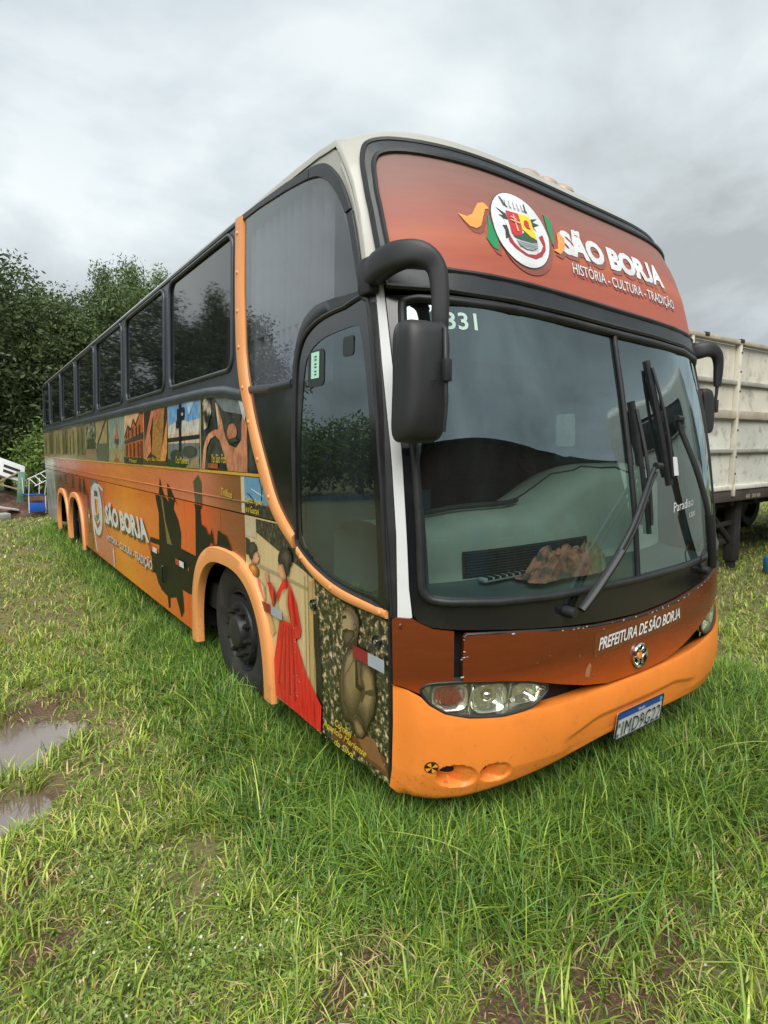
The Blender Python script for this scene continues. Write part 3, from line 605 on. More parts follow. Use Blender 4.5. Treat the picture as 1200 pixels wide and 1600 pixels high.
tp = patch('upper_front_panel', sym([(x * 1.004, z + (0.006 if z > 2.7 else -0.006)) for x, z in Linn]), FM, M['toppanel'], bus, off=0.008, th=0.02, step=0.06)
tube('rubber_bead', [FM(x, z, 0.014) for x, z in sym(Linn)], 0.012, M['rubber'], fr_up, 6, closed=True)
tube('rubber_bead', [FM(x, z, 0.012) for x, z in sym(Lout)], 0.013, M['rubber'], fr_up, 6, closed=True)
# crest and ribbons
SH = am(150, 82, 66); WH = am(232, 235, 236)
for k_ in list(D):
    if k_.startswith('crest') or k_.startswith('rib_'): D[k_] = [(x, z + 0.05 * x) for x, z in D[k_]]
def shift(p, dx_, dz_): return [(x + dx_, z + dz_) for x, z in p]
disc = ellipse(-0.578, 2.704, 0.168, 0.178, 40)
g6 = lambda r, g, b: am(r, g, b)
art('crest_print', [
    (shift(D['rib_orangeL'], 0.012, -0.022), SH, 0.06), (shift(D['rib_greenL'], 0.012, -0.022), SH, 0.06), (shift(D['rib_greenR'], 0.012, -0.02), SH, 0.06), (shift(D['rib_orangeR'], 0.012, -0.02), SH, 0.06),
    (shift(disc, 0.016, -0.026), SH, 0.06),
    (D['rib_orangeL'], g6(240, 170, 84), 0.06), (D['rib_greenL'], g6(34, 150, 92), 0.06), (D['rib_greenR'], g6(40, 140, 90), 0.06), (D['rib_orangeR'], g6(240, 165, 80), 0.06),
    (disc, g6(70, 74, 76), 0.06), (ellipse(-0.578, 2.704, 0.164, 0.174, 40), WH, 0.06),
    (D['crest_crown'], g6(92, 98, 100)), (D['crest_ribbon'], g6(176, 48, 56), 0.05), (D['crest_sprigL'], g6(60, 62, 56)), (D['crest_sprigR'], g6(60, 62, 56)),
    (D['crest_green'], g6(54, 92, 70)), (D['crest_red'], g6(204, 50, 54)), (D['crest_yellow'], g6(238, 216, 40)), (D['crest_water'], g6(190, 198, 200)),
    (D['crest_heart'], g6(200, 48, 52)), (D['crest_cross1'], g6(232, 190, 150)), (D['crest_cross2'], g6(232, 190, 150)), (D['crest_cross3'], g6(232, 190, 150)),
] + [([(x, 2.799), (x + 0.011, 2.797), (x + 0.014, 2.837), (x + 0.003, 2.839)], WH) for x in (-0.645, -0.622, -0.598, -0.575, -0.552, -0.53)]
  + [([(-0.62, z), (-0.508, z + 0.001), (-0.51, z + 0.004), (-0.62, z + 0.003)], g6(110, 118, 120)) for z in (2.621, 2.63, 2.639)],
    FM, tp, base=0.0095, inc=0.0005)
q1 = [(-0.318, 2.655), (0.60, 2.672), (0.60, 2.822), (-0.312, 2.806)]
lettering('lettering_shadow', 'SÃO BORJA', shift(q1, 0.012, -0.02), FM, SH, tp, 0.0105, 0.055, 0.0, 0.97)
lettering('lettering', 'SÃO BORJA', q1, FM, WH, tp, 0.0125, 0.055, 0.0, 0.97)
q2 = [(-0.272, 2.556), (0.675, 2.556), (0.675, 2.634), (-0.268, 2.636)]
lettering('lettering_shadow', 'HISTÓRIA - CULTURA - TRADIÇÃO', shift(q2, 0.008, -0.012), FM, SH, tp, 0.0105, 0.006)
lettering('lettering', 'HISTÓRIA - CULTURA - TRADIÇÃO', q2, FM, WH, tp, 0.0125, 0.004)

# ---------------------------------------------------------------- windscreen
Wout = [(0, 0.925), (-0.3, 0.937), (-0.6, 0.962), (-0.9, 0.992), (-1.08, 1.006), (-1.166, 1.018), (-1.216, 1.043), (-1.232, 1.075), (-1.238, 1.18), (-1.235, 1.417), (-1.226, 1.76), (-1.222, 2.1), (-1.219, 2.34), (-1.0, 2.352), (-0.7, 2.35), (-0.35, 2.348), (0, 2.347)]
Wgl_ = [(0, 1.098), (-0.36, 1.102), (-0.64, 1.104), (-0.92, 1.112), (-1.10, 1.122), (-1.167, 1.135), (-1.192, 1.165), (-1.199, 1.22), (-1.193, 1.475), (-1.187, 1.76), (-1.180, 2.1), (-1.170, 2.29), (-1.157, 2.318), (-1.11, 2.33), (-1.0, 2.33), (-0.7, 2.328), (-0.35, 2.325), (0, 2.323)]
Wgl = Wgl_[:4] + smooth_loop(Wgl_[4:14], 3, False) + Wgl_[14:]
ws = patch('windscreen_frame', sym(Wout), FM, M['black'], bus, off=0.006, th=0.03, step=0.08, holes=[sym(Wgl)])
tube('rubber_bead', [FM(x, z, 0.010) for x, z in sym(Wgl)], 0.019, M['rubber'], ws, 8, closed=True)
Lhalf = [(-0.014, z) for z in (2.322, 1.098)] + [p for p in Wgl if p[0] < -0.02]
pane1 = patch('windscreen_pane', Lhalf, FM, M['wind'], bus, off=0.002, th=0, step=0.05)
pane2 = patch('windscreen_pane', [(-x, z) for x, z in reversed(Lhalf)], FM, M['wind'], bus, off=0.002, th=0, step=0.05)
tube('windscreen_divider', [FM(0, z, 0.008) for z in np.linspace(1.09, 2.335, 20)], 0.014, M['rubber'], bus, 8)
lettering('lettering', '331', [(-1.02, 2.222), (-0.885, 2.226), (-0.885, 2.292), (-1.02, 2.288)], FM, pmat('pale_green_numbers', (0.45, 0.62, 0.55, 1), 0.6), pane1, 0.0045, 0.02)
lettering('lettering', 'Paradiso', [(0.37, 1.405), (0.60, 1.43), (0.60, 1.475), (0.37, 1.455)], FM, M['white'], pane2, 0.0045, 0.0, 0.2)
lettering('lettering', '1200', [(0.54, 1.365), (0.61, 1.372), (0.61, 1.40), (0.54, 1.393)], FM, M['white'], pane2, 0.0045, 0.0)
patch('sticker', rrect(0.40, 1.60, 0.46, 1.70, 0.006), FM, M['white'], pane2, off=0.004, th=0, step=0.05)
# white pillars beside the windscreen
for s in (-1, 1):
    pl = [(-1.282, 1.05), (-1.235, 1.06), (-1.241, 1.18), (-1.238, 1.417), (-1.229, 1.76), (-1.225, 2.1), (-1.222, 2.42), (-1.247, 2.42), (-1.257, 2.1), (-1.263, 1.76), (-1.271, 1.4), (-1.279, 1.15)]
    po = [(-1.30, 1.05), (-1.284, 1.05), (-1.281, 1.15), (-1.273, 1.4), (-1.265, 1.76), (-1.259, 2.1), (-1.249, 2.42), (-1.2685, 2.42), (-1.283, 2.1), (-1.299, 1.76), (-1.30, 1.4)]
    if s > 0: pl = [(-x, z) for x, z in reversed(pl)]; po = [(-x, z) for x, z in reversed(po)]
    pp = patch('front_pillar', pl, FM, M['white'], bus, off=0.002, th=0.03, step=(0.02, 0.08))
    ps = patch('corner_seal', po, FM, M['rubber'], bus, off=0.001, th=0.03, step=(0.02, 0.08))
    tube('seal_edge', [(s * (-xs(z) - 0.003), ycen(z) + 0.302, z) for z in np.linspace(1.06, 2.42, 18)], 0.009, M['rubber'], ps, 6)
    tube('pillar_edge', [(s * (-xs(z) - 0.004), ycen(z) + 0.303, z) for z in np.linspace(2.42, 3.02, 10)], 0.010, M['cream'], roof, 6)
# ---------------------------------------------------------------- lower front: backing, hood flap, corner panels
patch('front_backing', [(-1.28, 0.34), (1.28, 0.34), (1.28, 1.05), (-1.28, 1.05)], FM, M['gap'], bus, off=-0.06, th=0.01, step=0.08)
Hl = [(0, 0.622), (-0.25, 0.628), (-0.432, 0.66), (-0.592, 0.702), (-0.774, 0.752), (-0.9, 0.772), (-1.062, 0.785), (-1.062, 0.86), (-1.056, 0.975), (-1.045, 0.988), (-0.918, 0.984), (-0.635, 0.958), (-0.381, 0.931), (-0.15, 0.918), (0, 0.915)]
hood = patch('hood_flap', sym(Hl), FM, M['hood'], bus, off=0.020, th=0.03, step=0.06)
tube('flap_edge', [FM(x, z, 0.018) for x, z in sym(Hl) if z > 0.9], 0.006, M['trim'], hood, 6)
for s in (-1, 1):
    cp = [(-1.298, 0.775), (-1.271, 0.768), (-1.214, 0.738), (-1.20, 0.765), (-1.182, 0.783), (-1.095, 0.790), (-1.092, 1.0), (-1.166, 1.012), (-1.207, 1.036), (-1.24, 1.058), (-1.285, 1.062), (-1.298, 1.05)]
    if s > 0: cp = [(-x, z) for x, z in reversed(cp)]
    c_ = patch('corner_panel', cp, FM, M['hood'], bus, off=0.014, th=0.03, step=0.05)
    lathe('rivet', [(0.0, -0.004), (0.008, -0.003), (0.011, 0.0)], M['hood'], c_, 12, 'Y', FM(s * -1.27, 1.03, 0.016))
lettering('lettering', 'PREFEITURA DE SÃO BORJA', [(-0.338, 0.806), (0.382, 0.826), (0.386, 0.90), (-0.328, 0.880)], FM, WH, hood, 0.024, 0.018, 0.15, 0.95)
art('scuff_mark', [([(-0.43, 0.70), (-0.40, 0.69), (-0.385, 0.745), (-0.40, 0.76), (-0.425, 0.735)], am(176, 120, 84))], FM, hood, 0.0215)
art('lettering_backing', [([(-0.37, 0.78), (0.41, 0.80), (0.415, 0.915), (-0.36, 0.895)], am(112, 58, 26))], FM, hood, 0.0212, step=0.06)
# chrome emblem: ring with three lobes round an orange boss
em = lathe('emblem', [(0.062, 0.0), (0.064, -0.010), (0.058, -0.016), (0.050, -0.012), (0.049, 0.0)], M['metal'], bus, 40, 'Y', (0.0, -0.02, 0.715))
lathe('emblem_backing', [(0.0, -0.004), (0.05, -0.003), (0.051, 0.002)], M['black'], em, 32, 'Y', (0.0, -0.02, 0.715))
lathe('emblem_boss', [(0.0, -0.012), (0.018, -0.011), (0.022, -0.003)], M['orange'], em, 24, 'Y', (0.0, -0.02, 0.715))
for k in range(3):
    a0 = math.pi / 2 + k * 2 * math.pi / 3
    arc = [(0.05 * math.cos(a0) + 0.026 * math.cos(t), 0.0, 0.05 * math.sin(a0) + 0.026 * math.sin(t)) for t in np.linspace(a0 + math.pi * 0.55, a0 + math.pi * 1.45, 10)]
    tube('emblem_spoke', [(p[0], -0.03, 0.715 + p[2]) for p in arc], 0.006, M['metal'], em, 8)
# ---------------------------------------------------------------- bumper
BX = [0, 0.6, 0.75, 0.884, 1.03, 1.125, 1.182, 1.21, 1.25, 1.30]
BT = [0.612, 0.612, 0.618, 0.61, 0.622, 0.648, 0.69, 0.728, 0.752, 0.768]
def btop(x): return float(np.interp(abs(x), BX, BT))
def bbot(x): return float(np.interp(abs(x), [0, 0.3, 0.6, 0.88, 1.05, 1.15, 1.22, 1.27, 1.3], [0.345, 0.335, 0.305, 0.262, 0.234, 0.230, 0.240, 0.268, 0.305]))
def bump_off(x, z, t):
    o = 0.012 + 0.030 * (max(0.0, math.sin(math.pi * min(1, t * 0.92 + 0.04)))) ** 0.55
    if t < 0.14: o -= 0.05 * (1 - t / 0.14) ** 2
    ax = abs(x)
    # shallow tray behind the plate
    d = sst(0.60, 0.48, ax) * sst(0.505, 0.47, z + 0.05 * sst(0.30, 0.58, ax)) * sst(0.0, 0.25, t)
    o -= 0.011 * d
    # the two scooped fog-lamp openings
    e1 = abs((ax - 1.078) / 0.076) ** 2.4 + abs((z - 0.380 - 0.10 * (ax - 1.078)) / 0.050) ** 2.4
    e2 = abs((ax - 0.922) / 0.068) ** 2.4 + abs((z - 0.378 - 0.06 * (ax - 0.922)) / 0.042) ** 2.4
    k1 = sst(1.05, 0.62, e1) * (0.22 + 0.78 * sst(1.02, 1.12, ax)); k2 = sst(1.05, 0.62, e2) * (0.22 + 0.78 * sst(0.875, 0.965, ax))
    o -= max(0.062 * k1, 0.050 * k2)
    return o * sst(1.30, 1.20, ax) + 0.003
nx, nz_ = 460, 72
V, Fs = [], []
for i in range(nx + 1):
    u = -1 + 2 * i / nx; x = 1.3 * math.copysign(abs(u) ** 0.8, u)
    zb, zt = bbot(x), btop(x)
    for j in range(nz_ + 1):
        t = j / nz_; z = zb + (zt - zb) * t
        V.append(FM(x, z, bump_off(x, z, t)))
    y_e = FM(x, zt, 0.0); V.append((y_e[0], y_e[1] + 0.05, zt - 0.004))
    y_b = FM(x, zb, 0.0); V.append((y_b[0] * 0.97, y_b[1] + 0.08, zb + 0.04))
rw = nz_ + 3
for i in range(nx):
    for j in range(nz_):
        Fs.append([i * rw + j, (i + 1) * rw + j, (i + 1) * rw + j + 1, i * rw + j + 1])
    Fs.append([i * rw + nz_, (i + 1) * rw + nz_, (i + 1) * rw + nz_ + 1, i * rw + nz_ + 1])
    Fs.append([i * rw + nz_ + 2, (i + 1) * rw + nz_ + 2, (i + 1) * rw, i * rw])
bumper = mk('bumper', V, Fs, M['orange'], bus, True, 50)
def BM(x, z, o_=0.0):
    zb, zt = bbot(x), btop(x); return FM(x, z, bump_off(x, z, max(0.0, min(1.0, (z - zb) / (zt - zb)))) + o_)
for s in (-1, 1):
    fo = patch('fog_opening', ellipse(s * 1.112, 0.390, 0.031, 0.029, 28), BM, M['gap'], bumper, off=0.0035, th=0, step=0.012)
    tube('fog_opening_rim', [BM(x, z, 0.003) for x, z in ellipse(s * 1.112, 0.390, 0.031, 0.029, 28)], 0.003, M['orange'], bumper, 6, closed=True)
    patch('fog_opening', ellipse(s * 0.963, 0.388, 0.016, 0.024, 24), BM, M['gap'], bumper, off=0.0035, th=0, step=0.012)
    rf = patch('round_reflector', ellipse(s * 1.172, 0.430, 0.024, 0.024, 24), BM, am(60, 30, 20), bumper, off=0.004, th=0.004)
    art('reflector_sector', [([(s * 1.172, 0.43)] + [(s * 1.172 + 0.021 * math.cos(t), 0.43 + 0.021 * math.sin(t)) for t in np.linspace(a, a + 0.8, 6)], am(236, 160, 50)) for a in (0.1, 1.67, 3.24, 4.81)], BM, rf, 0.0055)
# number plate
pf = patch('number_plate', rrect(-0.20, 0.337, 0.20, 0.470, 0.008), FM, am(214, 218, 222), bumper, off=0.055, th=0.006)
art('plate_band', [(rrect(-0.196, 0.436, 0.196, 0.467, 0.006), am(30, 70, 160)), ([(0.165, 0.441), (0.188, 0.441), (0.188, 0.462), (0.165, 0.462)], am(90, 170, 170)),
                   ([(-0.192, 0.35), (-0.178, 0.35), (-0.178, 0.366), (-0.192, 0.366)], am(90, 90, 96)), ([(-0.192, 0.40), (-0.178, 0.40), (-0.178, 0.42), (-0.192, 0.42)], am(110, 110, 116))], FM, pf, 0.0565)
lettering('lettering', 'BRASIL', [(-0.03, 0.444), (0.03, 0.444), (0.03, 0.458), (-0.03, 0.458)], FM, WH, pf, 0.059, 0.0)
lettering('lettering', 'IMD9G22', [(-0.158, 0.349), (0.178, 0.349), (0.178, 0.424), (-0.158, 0.424)], FM, am(34, 36, 44), pf, 0.059, 0.0, 0.0, 1.12)
tube('plate_rim', [FM(x, z, 0.056) for x, z in rrect(-0.20, 0.337, 0.20, 0.470, 0.008)], 0.004, M['trim'], pf, 6, closed=True)
# ---------------------------------------------------------------- headlamps
HD = [(-1.21, 0.752), (-1.182, 0.778), (-1.12, 0.783), (-1.06, 0.782), (-0.887, 0.765), (-0.749, 0.74), (-0.672, 0.714), (-0.662, 0.70), (-0.672, 0.675), (-0.747, 0.632), (-0.884, 0.616), (-1.031, 0.628), (-1.125, 0.654), (-1.182, 0.697)]
HD = smooth_loop(HD, 3)
def hmap(s):
    return lambda x, z, o=0.0: FM(s * x, z, o)
M['amber'] = glass_mat('amber_indicator', (0.80, 0.13, 0.03, 1), r0=0.08, dust=0.35, dcol=(0.55, 0.10, 0.03, 1))
for s in (-1, 1):
    HP = HD if s < 0 else [(-x, z) for x, z in reversed(HD)]
    f_ = (lambda p: p) if s < 0 else (lambda p: [(-x, z) for x, z in p])
    hl = patch('headlight', HP, FM, M['reflector'], bus, off=-0.035, th=0.01, step=0.03)
    tube('lamp_rim', [FM(x, z, 0.012) for x, z in HP], 0.0065, M['rubber'], hl, 8, closed=True)
    # lamp wall
    V = [FM(x, z, 0.012) for x, z in HP] + [FM(x * 0.995, z, -0.035) for x, z in HP]; n_ = len(HP)
    mk('lamp_wall', V, [[k, (k + 1) % n_, (k + 1) % n_ + n_, k + n_] for k in range(n_)], M['reflector'], hl, True, 60)
    def bowl(name, cx, cz, r, mat_, depth=0.05, ry=None):
        V, Fs = [], []
        pr = [(0.0, -depth), (0.3, -depth * 0.95), (0.6, -depth * 0.7), (0.85, -depth * 0.3), (1.0, 0.0), (1.08, 0.004), (1.12, -0.01)]
        for (q, o_) in pr:
            for k in range(32):
                a = 2 * math.pi * k / 32; c1, s1 = math.cos(a), math.sin(a); e_ = 1 - 0.38 * q; V.append(FM(s * (cx + q * r * math.copysign(abs(c1) ** e_, c1)), cz + q * (ry or r) * math.copysign(abs(s1) ** e_, s1), o_))
        for j in range(len(pr) - 1):
            for k in range(32): Fs.append([j * 32 + k, j * 32 + (k + 1) % 32, (j + 1) * 32 + (k + 1) % 32, (j + 1) * 32 + k])
        return mk(name, V, Fs, mat_, hl, True, 60)
    bowl('main_lamp', 0.945, 0.695, 0.070, M['reflector'], 0.06, 0.058)
    bowl('side_lamp', 0.782, 0.694, 0.058, M['reflector'], 0.05, 0.042)
    bowl('indicator_lamp', 1.105, 0.712, 0.062, M['reflector'], 0.05, 0.052)
    patch('indicator_cover', ellipse(s * 1.112, 0.716, 0.046, 0.040, 20), FM, M['amber'], hl, off=-0.012, th=0.004, step=0.03)
    for q in range(4): tube('indicator_rib', [FM(s * (1.08 + 0.02 * q), z, -0.008) for z in (0.686, 0.716, 0.746)], 0.004, M['amber'], hl, 5)
    V = [];  Fs = []
    for (q, o_) in ((0.0, 0.0), (0.5, -0.004), (0.85, -0.016), (1.0, -0.03)):
        for k in range(24):
            a = 2 * math.pi * k / 24; V.append(FM(s * (0.945 + 0.03 * q * math.cos(a)), 0.695 + 0.03 * q * math.sin(a), o_ - 0.01))
    for j in range(3):
        for k in range(24): Fs.append([j * 24 + k, j * 24 + (k + 1) % 24, (j + 1) * 24 + (k + 1) % 24, (j + 1) * 24 + k])
    mk('bulb_shield', V, Fs, M['metal'], hl, True, 60)
    for cx in (1.025, 0.855):
        tube('lamp_divider', [FM(s * (cx + 0.006 * math.sin(z * 40)), z, -0.002) for z in np.linspace(0.632, 0.765, 8)], 0.005, M['reflector'], hl, 6)
    patch('lamp_lens', HP, FM, M['lens'], hl, off=0.010, th=0, step=0.03)
    art('lens_frosting', [], FM, hl) if False else None
# ================================================================== coach: kerb side
def resample(pts, n):
    P = np.array(pts, float); d = np.r_[0, np.cumsum(np.linalg.norm(np.diff(P, axis=0), axis=1))]
    t = np.linspace(0, d[-1], n)
    return [tuple(np.interp(t, d, P[:, k]) for k in range(P.shape[1])) for t in t]
def lip(name, inner, outer, mp, mat, parent, offs, n=48, flip=False):
    """A raised moulding between two curves, with a rounded section."""
    A, B = resample(inner, n), resample(outer, n); m = len(offs); V, Fs = [], []
    for i in range(n):
        for j, (t, o_) in enumerate(offs):
            u = A[i][0] + (B[i][0] - A[i][0]) * t; v = A[i][1] + (B[i][1] - A[i][1]) * t
            V.append(mp(u, v, o_))
    for i in range(n - 1):
        for j in range(m - 1): Fs.append([i * m + j, (i + 1) * m + j, (i + 1) * m + j + 1, i * m + j + 1])
    Fs.append(list(range(m))); Fs.append([(n - 1) * m + j for j in reversed(range(m))])
    o = mk(name, V, Fs, mat, parent, True, 50)
    bm = bmesh.new(); bm.from_mesh(o.data); bmesh.ops.recalc_face_normals(bm, faces=bm.faces[:]); bm.to_mesh(o.data); bm.free()
    return o
def arch(cy, hw, z0, h, n=40, lo=0.0):
    out = []
    for k in range(n + 1):
        a = math.pi * k / n
        c, s_ = math.cos(a), math.sin(a)
        out.append((cy + hw * math.copysign(abs(c) ** 0.75, c), max(lo, z0 + h * max(0, s_) ** 0.75)))
    return out                                      # rear (large y) to front
A1 = arch(2.235, 0.74, 0.26, 0.81); A2 = arch(9.15, 0.79, 0.22, 0.83); A3 = arch(10.70, 0.76, 0.22, 0.81)
ZB = 0.30; ZS = 1.352
def below(archpts, y0, y1):
    """Arch points strictly between y0 and y1, front to rear."""
    return sorted([p for p in archpts if y0 < p[0] < y1 and p[1] > ZB], key=lambda p: p[0])
def arch_z(archpts, y):
    P = sorted(archpts); return float(np.interp(y, [p[0] for p in P], [p[1] for p in P]))
seams = [1.885, 2.315, 3.145, 4.665, 6.30, 8.0, 9.93, 11.62, 13.44]
panels = []
lower_front = patch('quarter_panel', [(0.985, ZB), (1.497, ZB)] + below(A1, 1.497, 1.88) + [(1.88, arch_z(A1, 1.88)), (1.88, ZS - 0.004), (1.40, ZS - 0.004), (1.32, 1.30), (1.19, 1.222), (1.13, 1.19), (0.985, 1.12)], SM, M['beigewall'], bus, off=0, th=0.02)
for a, b in zip(seams[:-1], seams[1:]):
    lo_edge = []
    def zb_at(y):
        z = ZB
        for A_, c_, h_ in ((A1, 2.235, 0.74), (A2, 9.15, 0.79), (A3, 10.70, 0.76)):
            if abs(y - c_) < h_: z = max(z, arch_z(A_, y))
        return z
    ys = sorted(set([a + 0.006, b - 0.006] + [p[0] for A_ in (A1, A2, A3) for p in A_ if a + 0.006 < p[0] < b - 0.006]))
    lo_edge = [(y, zb_at(y)) for y in ys]
    panels.append(patch('luggage_panel', lo_edge + [(b - 0.006, ZS - 0.005), (a + 0.006, ZS - 0.005)], SM, M['wrap'], bus, off=0, th=0.02))
upper_strip = patch('belt_rail', [(1.40, ZS + 0.004), (13.44, ZS + 0.004), (13.44, 1.592), (1.592, 1.592), (1.50, 1.46)], SM, M['wrapup'], bus, off=0, th=0.02)
tube('rail_bead', [SM(y, 1.43 - 0.0, 0.002) for y in np.linspace(1.49, 13.42, 30)], 0.005, M['wrapup'], upper_strip, 6)
patch('yellow_trim_line', [(1.60, 1.594), (13.44, 1.594), (13.44, 1.612), (1.61, 1.612)], SM, am(226, 178, 70), bus, off=0.004, th=0.012)
patch('side_backing', [(3.05, 0.36), (8.3, 0.36), (8.3, 1.06), (3.05, 1.06)], SM, M['gap'], bus, off=-0.03, th=0.005)
side_back = patch('side_backing', [(0.62, 1.05), (13.44, 1.05), (13.44, 3.17), (2.3, 3.16), (1.92, 3.15), (1.92, 2.1), (1.60, 1.6), (1.3, 1.3)], SM, M['gap'], bus, off=-0.03, th=0.005)

def yz(y1, y0, z0, z1):
    """Picture coordinates (a: 0 left edge .. 1 right edge, b: 0 bottom .. 1 top) -> side coordinates."""
    return lambda pts: [(y1 + (y0 - y1) * a, z0 + (z1 - z0) * b) for a, b in pts]
REC = [(0, 0), (1, 0), (1, 1), (0, 1)]
# ---- printed photographs in the belt
div = [1.70, 2.69, 3.54, 4.38, 5.24, 6.10, 6.92, 7.79, 8.64, 9.53, 10.42, 11.5, 12.55, 13.44]
ink = pm
P_ = []
def el(cx, cy, rx, ry, n=20): return ellipse(cx, cy, rx, ry, n)
# 0: carved pale roots against a dark grove
P_.append(([(REC, M['darkwood']), ([(0.55, 0.78), (0.95, 0.70), (0.98, 1), (0.30, 1)], ink(112, 120, 122)),
    ([(0.02, 0), (0.10, 0.0), (0.16, 0.30), (0.24, 0.42), (0.36, 0.47), (0.46, 0.40), (0.55, 0.22), (0.62, 0.0), (1, 0), (1, 0.55), (0.93, 0.75), (0.90, 0.62), (0.90, 0.40), (0.80, 0.30), (0.66, 0.34), (0.58, 0.45), (0.50, 0.68), (0.40, 0.90), (0.36, 0.92), (0.40, 0.72), (0.42, 0.55), (0.34, 0.55), (0.20, 0.50), (0.10, 0.36)], ink(196, 132, 98)),
    ([(0.02, 0), (0.10, 0.0), (0.16, 0.30), (0.24, 0.42), (0.30, 0.45), (0.25, 0.52), (0.16, 0.46), (0.08, 0.3)], ink(206, 150, 112)),
    ([(0.36, 0.92), (0.40, 0.72), (0.44, 0.58), (0.47, 0.62), (0.42, 0.84)], ink(218, 190, 160)),
    (el(0.72, 0.50, 0.10, 0.11), ink(184, 118, 84)), ([(0.62, 0.40), (0.70, 0.36), (0.84, 0.38), (0.80, 0.44), (0.70, 0.42)], ink(60, 62, 56)),
    ([(0.05, 1), (0.25, 1), (0.28, 0.80), (0.20, 0.60), (0.10, 0.55), (0.08, 0.8)], M['photo3']),
    ([(0.80, 1.0), (0.86, 1.0), (0.98, 0.72), (0.97, 0.62), (0.93, 0.68)], ink(206, 208, 206)),
    ([(0.20, 0.02), (0.42, 0.02), (0.42, 0.09), (0.20, 0.09)], ink(176, 92, 60))], 'Yo São Fco', (0.30, 0.10, 0.62, 0.22)))
# 1: wayside cross against a blue sky
P_.append(([(REC, ink(120, 168, 214)), ([(0, 0.38), (1, 0.38), (1, 0.74), (0.7, 0.70), (0.4, 0.76), (0, 0.66)], ink(206, 200, 190)), ([(0, 0.38), (1, 0.38), (1, 0.52), (0.5, 0.56), (0, 0.52)], ink(214, 186, 164)), ([(0.62, 1), (0.85, 1), (0.75, 0.86), (0.68, 0.8)], ink(180, 204, 228)),
    ([(0, 0), (1, 0), (1, 0.38), (0, 0.38)], ink(118, 122, 120)), ([(0, 0.40), (1, 0.44), (1, 0.50), (0, 0.47)], ink(32, 36, 34)), (el(0.3, 0.18, 0.22, 0.10), ink(60, 64, 58)), (el(0.72, 0.25, 0.22, 0.09), ink(70, 72, 64)),
    ([(0, 0), (1, 0), (1, 0.08), (0, 0.12)], ink(44, 66, 40)), ([(0.6, 0.0), (1, 0.0), (1, 0.18), (0.8, 0.14)], ink(160, 142, 112)),
    ([(0.40, 0.26), (0.47, 0.26), (0.47, 1.0), (0.40, 1.0)], ink(22, 24, 24)), ([(0.34, 0.72), (0.56, 0.76), (0.58, 0.94), (0.34, 0.92)], ink(22, 24, 24)), ([(0.31, 0.62), (0.42, 0.64), (0.42, 0.74), (0.31, 0.74)], ink(22, 24, 24)), (el(0.52, 0.83, 0.03, 0.025), ink(190, 200, 210))], 'Cruz Missioneira', (0.30, 0.06, 0.72, 0.17)))
# 2: hands pouring grain
P_.append(([(REC, ink(66, 44, 28)), ([(0.35, 0.2), (0.75, 0.1), (0.9, 1.0), (0.45, 1.0)], M['grain']), ([(0.0, 0.05), (0.35, 0.25), (0.30, 0.6), (0.45, 0.95), (0.36, 1.0), (0.20, 0.72), (0.05, 0.4)], ink(214, 128, 92)), ([(0.40, 0.98), (0.50, 0.80), (0.58, 0.92), (0.54, 1.0)], ink(206, 118, 88)), ([(0.58, 0.98), (0.66, 0.78), (0.74, 0.9), (0.7, 1.0)], ink(204, 116, 84)),
    ([(0.60, 0.1), (0.72, 0.1), (1, 0.8), (1, 0.25), (0.9, 0.05)], ink(222, 150, 84)), ([(0, 0), (1, 0), (1, 0.08), (0, 0.1)], ink(84, 62, 40))], 'Agro São Borja', (0.10, 0.06, 0.85, 0.14)))
# 3: orange gabled building
P_.append(([(REC, ink(226, 184, 140)), ([(0, 0.10), (1, 0.10), (1, 0.95), (0.85, 0.98), (0.62, 0.74), (0.5, 0.86), (0.36, 0.66), (0.2, 0.74), (0, 0.52)], ink(196, 104, 56)), ([(0, 0.52), (0.2, 0.74), (0.36, 0.66), (0.5, 0.86), (0.62, 0.74), (0.85, 0.98), (1, 0.95), (1, 1), (0.82, 1), (0.62, 0.80), (0.5, 0.92), (0.36, 0.72), (0.2, 0.80), (0, 0.56)], ink(58, 40, 34)),
    ([(0, 0.40), (1, 0.50), (1, 0.62), (0, 0.46)], ink(72, 56, 58))] + [([(x, 0.50 + 0.1 * x), (x + 0.06, 0.51 + 0.1 * x), (x + 0.06, 0.66 + 0.1 * x), (x + 0.03, 0.70 + 0.1 * x), (x, 0.66 + 0.1 * x)], ink(74, 42, 34)) for x in (0.08, 0.22, 0.44, 0.64, 0.80)] + [([(x, 0.14), (x + 0.08, 0.14), (x + 0.08, 0.38 + 0.08 * x), (x, 0.38 + 0.08 * x)], ink(112, 52, 42)) for x in (0.1, 0.3, 0.5, 0.72, 0.88)] + [([(0, 0), (1, 0), (1, 0.12), (0, 0.12)], ink(42, 44, 40))], 'Museu', (0.3, 0.02, 0.7, 0.10)))
